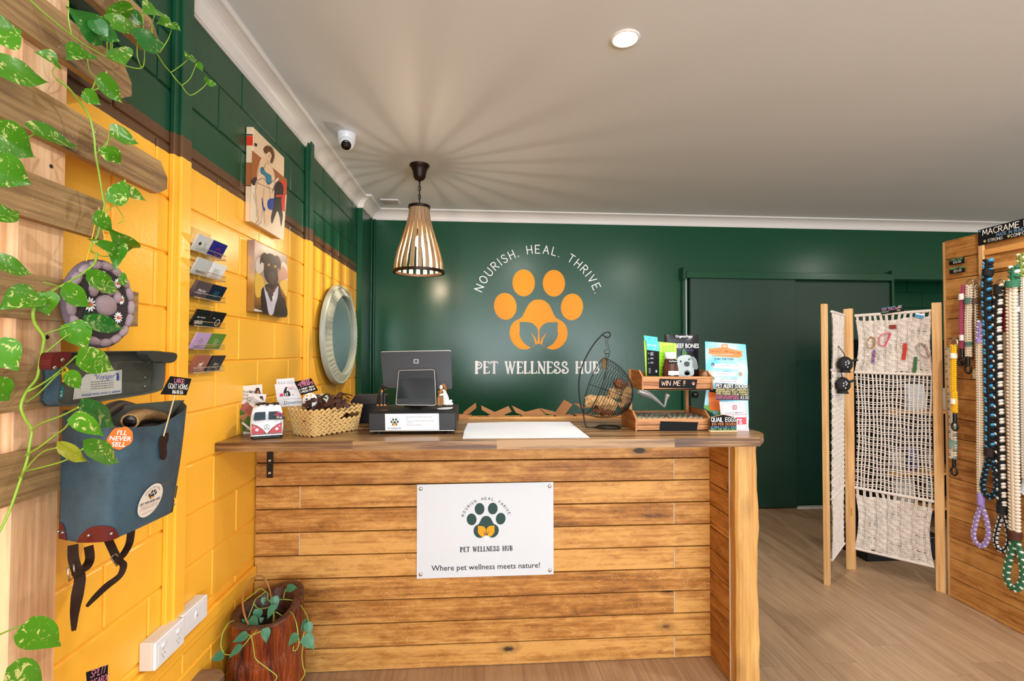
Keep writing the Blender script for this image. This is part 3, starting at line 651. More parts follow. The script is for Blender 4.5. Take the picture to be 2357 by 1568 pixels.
ST = [([(55, -15), (90, 20), (140, 62), (170, 85), (203, 108), (247, 133), (290, 152), (324, 157), (332, 140), (332, 105)], .0035, .14),
([(130, 182), (157, 202), (190, 243), (208, 275), (217, 320), (220, 355), (228, 400), (236, 452), (240, 475), (230, 505), (225, 540), (208, 570), (215, 583)], .0042, .135),
([(222, 582), (218, 605), (190, 630), (160, 648), (130, 664), (92, 690), (82, 705)], .0045, .14),
([(82, 700), (76, 720), (80, 745), (100, 775), (98, 800), (92, 830), (85, 870), (62, 900), (48, 935), (58, 965), (73, 990), (68, 1025), (62, 1060), (45, 1110), (20, 1180), (-15, 1250)], .0052, .15),
([(355, 112), (362, 125), (378, 150), (393, 167), (405, 183), (418, 197), (430, 214), (441, 219), (458, 209), (470, 199), (477, 190)], .0030, .15),
([(367, 121), (378, 105), (388, 88), (394, 70), (397, 55)], .0026, .15), ([(393, 167), (415, 152), (434, 136)], .0024, .15), ([(418, 197), (438, 180), (452, 145)], .0024, .15),
([(245, 52), (246, 90), (247, 130)], .0036, .14), ([(254, 120), (253, 80), (245, 52)], .003, .145), ([(316, 98), (316, 130), (325, 155)], .0028, .145),
([(157, 3), (158, 45), (165, 80)], .0028, .14), ([(247, 132), (258, 110), (255, 90)], .0036, .14), ([(245, 165), (232, 200), (200, 210), (190, 212)], .004, .14), ([(200, 120), (205, 160), (222, 180)], .0025, .14),
([(222, 180), (212, 205), (200, 210)], .003, .14), ([(78, 310), (55, 320), (20, 325)], .003, .14), ([(218, 355), (245, 335), (252, 302)], .0022, .14), ([(220, 352), (235, 345), (246, 340)], .002, .14),
([(252, 302), (253, 318), (235, 340), (222, 355)], .0022, .14), ([(262, 470), (255, 480), (240, 490), (232, 500)], .0026, .14), ([(265, 468), (275, 485), (285, 505), (272, 515)], .002, .14),
([(304, 572), (285, 583), (262, 588), (235, 590), (220, 580)], .0024, .14), ([(100, 770), (130, 760), (162, 750), (193, 743)], .003, .15), ([(92, 822), (125, 795), (150, 775), (170, 765)], .003, .15),
([(62, 902), (95, 885), (130, 860), (176, 819)], .0035, .17), ([(62, 925), (90, 905), (130, 865), (150, 855)], .003, .15),
([(72, 992), (95, 975), (140, 958), (180, 938)], .0035, .22), ([(60, 1048), (90, 1030), (130, 1000), (150, 985), (168, 960)], .0035, .22), ([(45, 1100), (75, 1062), (100, 1040), (130, 1031)], .003, .2), ([(60, 1085), (100, 1075), (150, 1060), (190, 1034)], .003, .22),
([(-10, 1465), (20, 1452), (50, 1440)], .003, .15), ([(134, 147), (120, 165), (130, 182)], .002, .14), ([(85, 676), (92, 672), (95, 690)], .003, .14), ([(100, 650), (120, 655), (150, 665)], .0025, .14), ([(332, 105), (330, 60), (328, 20)], .0026, .14), ([(352, 112), (350, 60), (360, 22)], .0026, .14)]
for pts, r, x in ST:
    mb = MB(); P_ = cat_rom([W(a, b, 0, (x if x < .2 else .15+.19*j/(len(pts)-1))+.012+rl.uniform(0, .008)) for j, (a, b) in enumerate(pts)], 4); mb.tube(P_, [r*.62*(1-.25*i/len(P_)) for i in range(len(P_))], 6)
    mb.build('stem', M_stem, vine)
mb = MB()
for px, py in ((215, 305), (225, 482), (343, 55)):
    c = W(px, py, 0, .125); mb.tube([c+V((.01*math.cos(a), .01*math.sin(a)*.6, .005*math.sin(a*1.7))) for a in [i*.6 for i in range(12)]], .0009, 4)
mb.build('wire_tie', mat('steel', 'C8C4BC', .3, 1), vine, 'twisted wire ties')
# ================================================================ PAW STEPPING STONE
FS = Fr(W(222, 700, 0, .1125), (0, 1, 0), (0, 0, 1)); st = thing('paw_stone', 'round pebble-edged paw plaque with white daisies hanging from yellow string', 'garden plaque', FS.o)
def ST_(pts, **k): return LP(FS, pts, 0, 480, .26786, **k)
M_stone = mat('mauve_cast_stone', '6E5D66', .75, bump=.6, bscale=160, var=.25); M_peb = mat('pink_grey_pebble', 'A08A90', .6, bump=.4, bscale=220, var=.22); M_dirt = mat('dark_dirt', '33292C', .9, bump=.6, bscale=150)
R0 = (LP(FS, [(307, 700)])[0][0]-LP(FS, [(143, 700)])[0][0])/2*.96; zc_ = 0
mb = MB(FS); mb.lathe([(R0*.97, 0), (R0, .004), (R0, .014), (R0*.8, .016)], 40, mi=0); mb.build('slab', M_stone, st)
for i in range(17):
    a = 2*PI*i/17; q = FS.x*math.cos(a)+FS.y*math.sin(a); mb = MB()
    Rm = Matrix((q, FS.z.cross(q), FS.z)).transposed(); rr = .88*R0
    mb.ell(FS(rr*math.cos(a), rr*math.sin(a), .016), .012, R0*.185, .010, 10, 7, R=Rm, fn=lambda v: 1+.10*mnoise.noise(v*2+V((i, 0, 0)))); mb.build('border_pebble', M_peb, st)
mb = MB(FS); mb.disc(0, 0, R0*.8, z=.0165, n=30); mb.build('ground', M_dirt, st)
for x, y, rx, ry in ((-.30, .30, .12, .17), (-.02, .42, .12, .19), (.20, .40, .11, .19), (.40, .20, .10, .16), (.08, -.02, .33, .25)):
    mb = MB(FS); mb.ell((x*R0, y*R0, .016), rx*R0, ry*R0, .012, 14, 8, fn=lambda v: 1+.06*mnoise.noise(v*3)); mb.build('paw_pad', M_peb, st)
M_pet, M_ctr, M_dg = mat('daisy_white', 'F1F2F4', .5), mat('daisy_orange', 'E2621C', .5), mat('dark_leaf_paint', '1E3F22', .6, var=.4, bscale=300)
for x, y, r in ((-.42, -.05, .17), (.50, .15, .12), (.38, .52, .12), (.42, -.28, .14), (-.25, .55, .12), (-.05, .66, .09)):
    mb = MB(FS)
    for k in range(11):
        a = 2*PI*k/11; dx, dy = math.cos(a), math.sin(a); m_ = FS.x*dx+FS.y*dy; Rm = Matrix((m_, FS.z.cross(m_), FS.z)).transposed(); mb.fr = None
        mb.ell(FS(x*R0+dx*r*R0*.62, y*R0+dy*r*R0*.62, .021), r*R0*.42, r*R0*.13, .002, 6, 4, R=Rm)
    f_ = mb.build('daisy', M_pet, st)
    MB(FS).ell((x*R0, y*R0, .0225), r*R0*.26, r*R0*.26, .004, 8, 6).build('daisy_centre', M_ctr, f_)
mb = MB(FS); rr = random.Random(4)
for k in range(70):
    a = rr.uniform(0, 6.28); q = rr.choice([.5, .62, .7]); cx_, cy_ = q*R0*math.cos(a), q*R0*math.sin(a)*1.0
    if rr.random() < .5: cx_ = -.4*R0+rr.uniform(-.12, .12)*R0; cy_ = rr.uniform(-.5, -.2)*R0
    mb.ell((cx_, cy_, .018), .004, .0025, .002, 5, 4)
mb.build('moulded_foliage', M_dg, st)
nail = W(228, 478, 0, .112); mb = MB()
for sx in (190, 256): mb.tube([nail, W(sx, 640, 0, .128)], .0013, 5)
mb.build('string', mat('yellow_string', 'F0C21C', .6), st, 'yellow string')
# ================================================================ CANVASES, MIRROR
def canvas(name, label, TL, BR, th, art):
    """stretched canvas on the left wall; TL/BR seen in the photo"""
    a, b = W(*TL, 0, th), W(*BR, 0, th); F = Fr((th, (a.y+b.y)/2, (a.z+b.z)/2), (0, 1, 0), (0, 0, 1))
    t = thing(name, label, 'canvas picture', (0.0, F.o.y, F.o.z)); hw, hh = (b.y-a.y)/2, (a.z-b.z)/2
    MB(F).box(-hw, hw, -hh, hh, -th+.002, 0, .002).build('stretched_canvas', art(t, F, hw, hh), t); return t, F
def poly_art(F, par, mats, items, x0, y0, s, name='printed_picture'):
    mb = MB(F); z = .0008
    for mi, pts, *o in items:
        z += .00006
        if o and o[0] == 'l':
            mb.line(LP(F, pts, x0, y0, s), o[1], z, mi)
        elif o and o[0] == 'p': mb.poly(LP(F, pts, x0, y0, s), z, mi)
        else: mb.poly(LPs(F, pts, x0, y0, s), z, mi)
    return mb.build(name, mats, par)
def art1(t, F, hw, hh):
    M = [mat('print_cream', 'E9CBA6', .5), mat('print_wood', 'A5602F', .5), mat('print_skin', 'E8C39C', .5), mat('print_line', '3A2A26', .5), mat('print_teal', '2F7F97', .5), mat('print_red', 'D8341F', .5), mat('print_black', '231C1E', .5), mat('print_blue', '23459A', .5), mat('print_hair', '6B4426', .5), mat('print_floor', 'EBD5B6', .5)]
    L = lambda pts, w=.0022: (3, pts, 'l', w)
    it = [(1, [(97, 232), (290, 395), (288, 480), (92, 400)], 'p'), (9, [(92, 400), (288, 480), (270, 733), (85, 622)], 'p'), (5, [(232, 402), (284, 405), (278, 575), (225, 540)], 'p'),
    (3, [(90, 400), (118, 380), (126, 420), (100, 425)]), 
    (2, [(136, 300), (160, 270), (195, 300), (215, 345), (225, 400), (205, 460), (150, 420), (122, 380)]),
    (2, [(120, 400), (155, 380), (190, 430), (198, 560), (190, 640), (165, 650), (150, 560), (125, 560), (112, 460)]), (2, [(150, 390), (185, 385), (215, 440), (215, 520), (185, 560)]),
    (2, [(120, 470), (145, 470), (150, 560), (140, 620), (122, 640), (125, 560)]), (2, [(172, 240), (196, 232), (206, 262), (196, 292), (178, 286)]),
    (8, [(160, 225), (175, 208), (200, 214), (214, 238), (218, 268), (206, 302), (196, 292), (204, 262), (192, 240), (176, 250), (166, 246)]),
    (4, [(142, 332), (155, 325), (172, 355), (200, 372), (202, 412), (180, 420), (165, 372), (145, 360)]), (7, [(150, 490), (160, 540), (170, 560), (160, 570), (150, 530)]), (7, [(195, 500), (222, 505), (212, 560), (185, 555), (180, 520)]),
    (9, [(195, 430), (238, 378), (245, 392), (222, 425), (205, 470)], 'p'), 
    (6, [(222, 425), (238, 404), (258, 412), (270, 440), (268, 475), (258, 500), (262, 560), (266, 600), (256, 655), (248, 600), (235, 570), (222, 600), (205, 640), (200, 600), (214, 540), (218, 480)]),
    (5, [(228, 480), (262, 478), (260, 488), (230, 492)], 'p'), (6, [(108, 190), (124, 196), (122, 212), (108, 206)], 'p'),
    *[(8, [(a+4*math.cos(t_), b+4.5*math.sin(t_)) for t_ in [k*PI/4 for k in range(9)]], 'l', .0026) for a, b in ((162, 226), (170, 214), (182, 208), (194, 211), (205, 218), (212, 230), (216, 244), (218, 258), (217, 272), (212, 286), (207, 298), (166, 238), (200, 226), (208, 250))],
    L([(142, 332), (155, 325), (172, 355), (200, 372), (202, 412), (180, 420), (165, 372), (145, 360), (142, 332)], .0012), L([(200, 412), (238, 380)]), L([(222, 425), (245, 392)]), L([(172, 300), (160, 330), (150, 345)]), L([(222, 404), (215, 440), (205, 470)]), L([(92, 400), (288, 480)], .0015), L([(100, 470), (120, 540), (118, 600)]),
    L([(150, 385), (125, 400), (112, 450), (118, 520)]), L([(155, 385), (185, 420), (195, 480), (190, 560)]), L([(160, 440), (155, 540), (165, 640)]), L([(125, 560), (128, 620), (110, 640)]), L([(150, 560), (145, 630), (120, 650)]), L([(136, 300), (122, 380)]), L([(215, 345), (225, 400), (205, 460)]), L([(178, 286), (188, 310)]), L([(196, 292), (205, 310)]), (5, [(184, 262), (192, 262), (188, 268)], 'p')]
    poly_art(F, t, M, it, 540, 250, .4146)
    mb = MB(Fr((F.o.x-.015, F.o.y-hw, F.o.z), (1, 0, 0), (0, 0, 1)))
    for a, b, m in ((.30, .40, 5), (-.12, .12, 1), (.405, .42, 3), (-.13, -.12, 3)): mb.rect(-.016, .0145, a*hh*2-.0, b*hh*2, .0012, m)
    mb.build('wrapped_edge', M, t, 'printed side edge'); return mat('print_cream', 'E9CBA6', .5)
def art2(t, F, hw, hh):
    q = NT('blurred_garden_photo'); v = q.obj((1, 1, 1)); c = q.N('ShaderNodeSeparateXYZ'); q.L(v, c.inputs[0])
    f = q.math('ADD', q.math('MULTIPLY', c.outputs['Z'], 1.5), q.math('MULTIPLY', q.noise(v, 5, 2), .9))
    q.L(q.ramp(f, [(.1, lin('5A3A22')), (.32, lin('A8762A')), (.5, lin('C9A468')), (.62, lin('A78E80')), (.85, lin('8A6E62'))]), q.b.inputs['Base Color']); q.b.inputs['Roughness'].default_value = .3
    M = [mat('dog_black', '2A1F1F', .5), mat('dog_brown', '6A4030', .5), mat('dog_white', 'C9C2CE', .5, var=.3, bscale=120), mat('dog_grey', '4A3B3C', .5), mat('print_skin2', 'C49078', .5), mat('tag_silver', 'E6E2E4', .3), mat('print_gold', 'E3B64A', .5), mat('print_pale', 'D8C8BC', .5)]
    it = [(6, [(700, 560), (760, 590), (775, 680), (740, 760), (700, 740)]), (7, [(710, 440), (760, 420), (770, 520), (730, 560), (700, 520)]), (7, [(930, 460), (972, 500), (972, 640), (920, 560)]), (4, [(895, 560), (930, 495), (970, 540), (972, 600), (905, 620)]), (6, [(905, 640), (972, 620), (970, 760), (930, 700)]),
    (0, [(765, 680), (800, 650), (880, 640), (905, 650), (925, 740), (960, 810), (968, 930), (830, 915), (765, 890), (748, 780), (752, 700)]),
    (2, [(775, 660), (800, 720), (850, 730), (895, 660), (890, 760), (870, 830), (850, 910), (815, 905), (795, 800), (778, 720)]), (3, [(800, 690), (850, 720), (840, 800), (815, 760)]),
    (0, [(780, 420), (800, 392), (830, 387), (868, 410), (892, 450), (890, 560), (895, 620), (862, 655), (812, 640), (778, 580), (775, 480)]),
    (0, [(738, 480), (745, 410), (775, 380), (800, 400), (785, 450), (770, 470), (752, 462)]), (0, [(868, 410), (895, 410), (915, 455), (915, 525), (895, 505), (888, 450)]),
    (3, [(808, 560), (840, 540), (868, 570), (870, 625), (835, 640), (808, 615)]), (1, [(820, 640), (850, 650), (865, 630), (845, 640)]), (6, [(806, 478), (820, 476), (820, 492), (806, 492)]), (6, [(862, 490), (876, 492), (876, 508), (862, 506)]), (0, [(810, 482), (816, 481), (816, 488), (810, 488)]), (0, [(866, 495), (872, 496), (872, 503), (866, 502)]),
    (5, [(845, 755), (858, 750), (864, 775), (852, 790), (843, 775)]), (1, [(785, 665), (845, 700), (895, 650), (898, 662), (848, 714), (786, 680)], 'p'), (7, [(692, 860), (760, 885), (692, 884)])]
    poly_art(F, t, M, it, 400, 480, .26786); return q.m
canvas('canvas_print', 'tall canvas print of a curly-haired sitting woman and a black dog', (583, 292), (652, 551), .035, art1)
canvas('canvas_photo', 'canvas photograph of a black dog with white chest, below the canvas of the sitting woman', (586, 552), (659, 731), .035, art2)
mir = thing('oval_mirror', 'oval mirror in a fluted grey-green frame on the yellow wall by the corner', 'mirror', (.03, 3.87, 1.75))
FM = Fr((.034, 3.87, 1.75), (0, 1, 0), (0, 0, 1)); A0, B0, A1, B1 = .455, .385, .345, .302
M_mf = mat('sage_frame_paint', 'A9AFA0', .45); N = 96; vs = []
pr = [(0, 0), (0, .022), (.10, .036), (.22, .036), (.26, .028), (.34, .030), (.85, .062), (.88, .055), (.94, .058), (1.0, .045), (1.02, .02)]
for u, z in pr:
    for k in range(N*2):
        a = 2*PI*k/(N*2); fl = (.009*abs(math.sin(a*27)) if .3 < u < .87 else 0); vs.append(((A0+(A1-A0)*u)*math.cos(a), (B0+(B1-B0)*u)*math.sin(a), z-fl))
MB(FM).add(vs, [(i*2*N+k, i*2*N+(k+1) % (2*N), (i+1)*2*N+(k+1) % (2*N), (i+1)*2*N+k) for i in range(len(pr)-1) for k in range(2*N)], smooth=True).build('frame', M_mf, mir)
MB(FM).prism([(A1*1.01*math.cos(2*PI*k/64), B1*1.01*math.sin(2*PI*k/64)) for k in range(64)], .012, .03).build('mirror_glass', mat('mirror_silver', 'C9D6D2', .12, 1), mir)
mb = MB(FM)
for k in range(54):
    a = 2*PI*k/54; mb.disc((A0-.118)*math.cos(a), (B0-.075)*math.sin(a), .003, .005, .0458, 6)
mb.build('bead_dot', mat('bead_shadow', '4A5048', .8), mir)
# ================================================================ BUSINESS CARD RACK
M_acr = acrylic('clear_acrylic')
rack = thing('card_rack', 'clear acrylic six-tier business card rack on the yellow wall', 'card holder', (.002, 2.08, 1.55))
XR = .045; ze = [W(522, y, 0, XR).z for y in (600.5, 648.8, 697, 755.9, 804, 852.3)]; y0r, y1r = 1.93, 2.155
MB().box(.001, .0035, y0r+.02, y1r-.04, ze[-1]-.01, ze[0]+.10).build('back_plate', M_acr, rack)
CD = [('pale grey cards with a small dog drawing', 'C6C9C8', '303030', 'navy cards with a red ring', '1B1F7A', 'C02050'), ('silver grey cards with handwritten name', 'BFC3C2', '222', 'white cards with ruled printed lines', 'E9ECEA', '304048'),
('dark taupe cards with white script', '54474A', 'EEE', 'dark navy cards with teal print', '0F1E38', '3FA0B0'), ('black cards with green and white script', '101413', 'DDE8E0', 'black cards with a white circle mark', '14181A', 'E8E8E8'),
('lilac cards with dark print', 'BBA0CC', '403050', 'green cards with white print', '5E8A34', 'F4F4E8'), ('brown cards with a beagle picture', '9A5C46', 'F0E4DC', 'black cards with white signature', '17191B', 'E6E6E6')]
for i, z in enumerate(ze):
    t = MB(); t.box(.003, XR, y0r, y1r, z-.002, z, 0); t.box(XR-.002, XR, y0r, y1r, z, z+.018); t.box(.004, XR, y1r-.002, y1r, z, z+.022)
    t.build('tier', M_acr, rack); MB().tube([(XR, y0r, z+.018), (XR, y1r, z+.018), (.004, y1r, z+.022)], .0012, 4).tube([(XR, y0r, z-.001), (XR, y1r, z-.001), (.004, y1r, z-.001)], .0014, 4).build('tier_edge', mat('acrylic_edge', 'D8C4B4', .2), rack)
    for j in range(2):
        lab, c, ink = CD[i][j*3:j*3+3]; ya_ = y0r+.003+j*.112; cw, ch = .100, .068; tl = .45
        F = Fr((.026, ya_+cw/2, z+.001), (0, 1, 0), (.50, 0, 1)); n = 10 if (i, j) in ((2, 0), (5, 0)) else 5
        cs = thing('business_cards', 'stack of '+lab+' in the clear wall rack', 'business cards', F.o, 'business cards in the acrylic wall rack')
        MB(F).box(-cw/2, cw/2, 0, ch, -.0012*n, 0).build('cards', mat('card_'+c, c, .4), cs)
        mk = mat('ink_'+ink, ink if len(ink) == 6 else ink*2, .5); mb = MB(F); e_ = .0006
        if (i, j) == (0, 0): mb.disc(-.018, .034, .009, .007, e_); [typed(mb, 'paws', .012, .040-.008*k, .006, z=e_) for k in range(4)]
        elif (i, j) == (0, 1): mb.line(arc(0, .026, .014, .016, 0, 360, 16), .002, e_); mb.line([(-.01, .012), (.012, .008)], .002, e_)
        elif (i, j) == (1, 0): typed(mb, 'Animal Arts', -.03, .010, .013, z=e_, shear=.4)
        elif (i, j) == (1, 1):
            for k in range(5): typed(mb, '- happy paws care', -.034, .040-.008*k, .0066, z=e_)
        elif (i, j) == (2, 0): typed(mb, 'Mitches', -.028, .026, .018, z=e_, shear=.4); typed(mb, 'CANINES', -.018, .016, .006, z=e_)
        elif (i, j) == (2, 1): [typed(mb, 'VET CARE', -.03+.004*k, .016+.010*k, .008, z=e_) for k in range(3)]
        elif (i, j) == (3, 0): typed(mb, 'Salon Foxtail', -.034, .034, .011, z=e_, shear=.4); [mb.rect(-.03+.007*k, -.026+.007*k, .008, .018+.004*(k % 3), e_) for k in range(8)]
        elif (i, j) == (3, 1): mb.line(arc(.012, .022, .016, .014, 0, 360, 16), .003, e_); typed(mb, 'Antje', -.034, .038, .008, z=e_)
        elif (i, j) == (4, 0): typed(mb, 'Luxie', -.012, .042, .007, z=e_); typed(mb, 'Photography', -.022, .033, .007, z=e_); mb.line(arc(0, .02, .006, .007, 0, 360, 10), .001, e_); typed(mb, 'Furry friends', -.03, .006, .006, z=e_)
        elif (i, j) == (4, 1): [typed(mb, ('Pet Shop', 'leads and more', 'fresh food', 'open daily')[k], -.02, .042-.009*k, .0065, z=e_) for k in range(4)]
        elif (i, j) == (5, 0): typed(mb, 'Working Wonders', 0, .012, .008, z=e_, align='CENTER'); typed(mb, 'Dog Training', 0, .004, .007, z=e_, align='CENTER'); mb.poly([(-.012, .030), (.010, .030), (.012, .036), (.015, .042), (.011, .044), (.008, .038), (-.012, .038)], e_); [mb.rect(a, a+.003, .022, .031, e_) for a in (-.012, -.006, .003, .008)]
        else: typed(mb, 'Diane', -.02, .026, .016, z=e_, shear=.5); typed(mb, 'signature pets', -.02, .014, .006, z=e_)
        mb.build('lettering', mk, cs)
# ================================================================ POWER POINTS
M_pl = mat('white_plastic', 'E6E7EA', .35); M_plk = mat('socket_slot', '2A2A2C', .6)
def outlet(ya, yb, z0, z1, dx, kind, label):
    t = thing('power_outlet', label, 'power outlet', (0, (ya+yb)/2, z0)); FO = Fr((dx, (ya+yb)/2, (z0+z1)/2), (0, 1, 0), (0, 0, 1)); w, h = (yb-ya)/2, (z1-z0)/2
    MB().box(.001, dx-.012, ya+.002, yb-.002, z0, z1, .002).build('mounting_block', mat('cream_plastic', 'D9D3CC', .45), t)
    MB(FO).box(-w, w, -h, h, -.012, 0, .004).build('face_plate', M_pl, t); MB(FO).box(-w*.82, w*.82, -h*.7, h*.7, 0, .0012, .0008).build('inner_plate', M_pl, t)
    if kind == 2:
        for sx in (-.5, .5):
            MB(FO).ell((sx*w, h*.42, .002), .012, .0075, .0035, 16, 8).build('rocker_switch', M_pl, t)
            mb = MB(FO); c = sx*w
            for a, b in ((-.006, .004), (.006, .004)): mb.line([(c+a, -h*.15), (c+a*1.45, -h*.15-.007)], .0018, .0016)
            mb.rect(c-.001, c+.001, -h*.48-.004, -h*.48+.004, .0016); mb.disc(c+.0, h*.1, .0014, z=.0016, n=8); mb.rect(c-.009, c+.009, h*.15, h*.16, .0016)
            mb.build('pin_slots', M_plk, t)
    else:
        MB(FO).ell((.0, h*.1, .0015), .010, .016, .003, 16, 8).build('rocker_switch', M_pl, t); mb = MB(FO); mb.rect(-.005, .005, .001, .0035, .005); mb.disc(0, h*.6, .0012, z=.0014, n=8); mb.build('pin_slots', M_plk, t)
    return t
outlet(1.722, 1.884, .555, .648, .055, 2, 'white double power outlet, nearer of the two on the yellow wall')
outlet(1.889, 2.052, .562, .650, .046, 1, 'white single switch plate, further of the two power points')
# ================================================================ OLD BLUE SUITCASE
M_blue = NT('blue_fibre_case'); _v = M_blue.obj(); _n = M_blue.noise(_v, 5, 4, .7); _s = M_blue.noise(M_blue.obj((30, 6, 30)), 1.2, 3)
_c = M_blue.mix(M_blue.noise(_v, 300, 2), lin('2A4452'), lin('3E5C6B')); _c = M_blue.mix(M_blue.math('MULTIPLY', M_blue.math('GREATER_THAN', _s, .70), .6), _c, lin('7A5A44'))
_c = M_blue.mix(M_blue.ramp(_n, [(.35, (1, 1, 1, 1)), (.6, (0, 0, 0, 1))]), _c, lin('24353F')); M_blue.L(_c, M_blue.b.inputs['Base Color']); M_blue.b.inputs['Roughness'].default_value = .55
M_blue.bump(M_blue.noise(_v, 500, 2), .25, .002); M_blue = M_blue.m
M_cin = mat('grey_green_lining', '45443A', .75, bump=.4, bscale=60, var=.3); M_mar = mat('maroon_vinyl', '5A1A1C', .3); M_riv = mat('aged_rivet', 'A8A296', .4, 1)
M_lea = mat('worn_leather', '2A180F', .75, spec=.2, bump=.4, bscale=120, var=.4)
cs = thing('suitcase', 'open old blue suitcase with maroon corners hanging from the trellis boards', 'suitcase', (.12, 1.4, 1.17))
A, B, C_, D_ = V((.112, 1.262, 1.172)), V((.235, 1.212, 1.168)), V((.262, 1.475, 1.168)), V((.112, 1.53, 1.172))
TA, TB, TC, TD = W(144, 945, 0, .125), W(205, 974, 0, .245), W(436, 938, 0, .285), W(415, 921, 0, .235)
nu = 20
def front(u, v):
    """u from near-back corner round the front to the far-back corner, v up"""
    b = [(0, A), (.18, A.lerp(B, .55)), (.30, B+V((.006, .03, 0))), (.5, B.lerp(C_, .4)+V((.006, 0, 0))), (.86, C_+V((0, -.02, 0))), (.93, C_+V((-.03, .018, 0))), (1, D_)]
    t = [(0, TA), (.18, TA.lerp(TB, .55)), (.30, TB+V((.008, .03, -.01))), (.5, W(305, 985, 0, .288)), (.72, W(372, 979, 0, .297)), (.90, TC), (1, TD)]
    def I(L):
        for (a, p), (c, q) in zip(L, L[1:]):
            if a <= u <= c:
                f = (u-a)/(c-a); return p.lerp(q, f)
        return L[-1][1]
    return I(b).lerp(I(t), v)+V((.012*math.sin(PI*v)*math.sin(PI*u), 0, 0))
def smooth_front(u, v): return (front(max(0, u-.035), v)+front(u, v)*2+front(min(1, u+.035), v))/4
mb = MB(); nv = 10; vs = [smooth_front(i/36, j/nv) for i in range(37) for j in range(nv+1)]; n1 = len(vs)
cen = (A+C_)/2; ins = []
for i in range(37):
    for j in range(nv+1):
        p = smooth_front(i/36, j/nv); q = smooth_front(min(1, i/36+.02), j/nv)-smooth_front(max(0, i/36-.02), j/nv); nrm = V((q.y, -q.x, 0)).normalized(); ins.append(p-nrm*.0035)
g = lambda b, i, j: b+i*(nv+1)+j
mb.add(vs+ins, [(g(0, i, j), g(0, i+1, j), g(0, i+1, j+1), g(0, i, j+1)) for i in range(36) for j in range(nv)], 0, True)
mb.add(vs+ins, [(g(n1, i, j), g(n1, i, j+1), g(n1, i+1, j+1), g(n1, i+1, j)) for i in range(36) for j in range(nv)]+[(g(0, i, nv), g(0, i+1, nv), g(n1, i+1, nv), g(n1, i, nv)) for i in range(36)], 1, True)
mb.add([smooth_front(i/36, 0) for i in range(37)], [tuple(range(37))], 0)
mb.add([A, TA, TD, D_], [(0, 3, 2, 1)], 1); mb.add([A+V((.012, 0, 0)), TA+V((.012, 0, 0)), TD+V((.012, 0, 0)), D_+V((.012, 0, 0))], [(0, 3, 2, 1)], 1)
mb.build('body', [M_blue, M_cin], cs)
# maroon corners
def corner(uc, du, h, name='corner_guard'):
    mb = MB(); pts = []
    for i in range(13):
        u = uc-du+2*du*i/12; q = (i/12-.5)*2; pts.append((u, max(0, h*(1-abs(q)**2.6))))
    vs = []
    for u, v in pts:
        for w in (0, v):
            p = smooth_front(min(1, max(0, u)), w); vs.append(p+(V((p.x, p.y, 0))-V((cen.x-.05, cen.y, 0))).normalized()*.0022)
    mb.add(vs, [(2*i, 2*i+2, 2*i+3, 2*i+1) for i in range(12)], smooth=True); mb.add([vs[2*i]-V((0, 0, 0)) for i in range(13)]+[(vs[2*i]*.72+cen*.28)-V((0, 0, .002)) for i in range(13)], [(i, 13+i, 14+i, i+1) for i in range(12)])
    o = mb.build(name, M_mar, cs)
    for q in (-.45, .45):
        u = min(1, max(0, uc+du*q)); p = smooth_front(u, h*.45); n_ = (V((p.x, p.y, 0))-V((cen.x-.05, cen.y, 0))).normalized()
        MB().ell(p+n_*.003, .0042, .0042, .0042, 8, 6).build('rivet', M_riv, o)
corner(.02, .06, .13); corner(.27, .11, .14); corner(.93, .075, .12)
# lid
LX = .135; F = Fr((LX, 1.42, 1.5), (0, 1, 0), (0, 0, 1))
out = LPs(F, [(122, 935), (117, 880), (116, 830), (122, 815), (140, 811), (230, 809), (330, 808), (362, 812), (365, 838), (362, 885), (344, 903), (230, 922)], n=3)
mb = MB(F); mb.prism(out, -.018, -.012, 0, 0)
n = len(out); dep = .020
vs = [(x, y, -.018) for x, y in out]+[(x*1.0, y, dep) for x, y in out]; cx_ = sum(x for x, y in out)/n; cy_ = sum(y for x, y in out)/n
vi = [(cx_+(x-cx_)*.97, cy_+(y-cy_)*.955, -.012) for x, y in out]+[(cx_+(x-cx_)*.97, cy_+(y-cy_)*.955, dep) for x, y in out]
k0 = int(n*.0); rng = [k for k in range(n) if out[k][1] > -.02 or out[k][0] < -.12]
mb.add(vs+vi, [(k, (k+1) % n, n+(k+1) % n, n+k) for k in rng], 1, True); mb.add(vs+vi, [(2*n+k, 3*n+k, 3*n+(k+1) % n, 2*n+(k+1) % n) for k in rng]+[(n+k, n+(k+1) % n, 3*n+(k+1) % n, 3*n+k) for k in rng], 0, True)
lid = mb.build('lid', [M_cin, M_blue], cs)
F2 = Fr((.19, 1.42, 1.5), (0, 1, 0), (0, 0, 1))
mb = MB(F2); mb.prism(LPs(F2, [(340, 809), (378, 810), (404, 813), (408, 822), (402, 832), (388, 836), (368, 832), (352, 832)], n=3), -.03, 0); mb.build('lid_flange', mat('dark_lining', '2F2E28', .6), cs)
mb = MB(F2); mb.prism(LPs(F2, [(113, 850), (116, 818), (128, 811), (160, 812), (152, 832), (135, 846)], n=3), -.020, .004); o = mb.build('corner_guard', M_mar, cs)
for p in ((140, 829), (122, 847)):
    q = LP(F2, [p])[0]; MB(F2).ell((q[0], q[1], .004), .005, .005, .002, 10, 6).build('rivet', M_riv, o)
for p in ((352, 833), (343, 869), (342, 890)): q = LP(F, [p])[0]; MB(F).ell((q[0], q[1], -.010), .0045, .0045, .002, 10, 6).build('rivet', M_riv, cs)
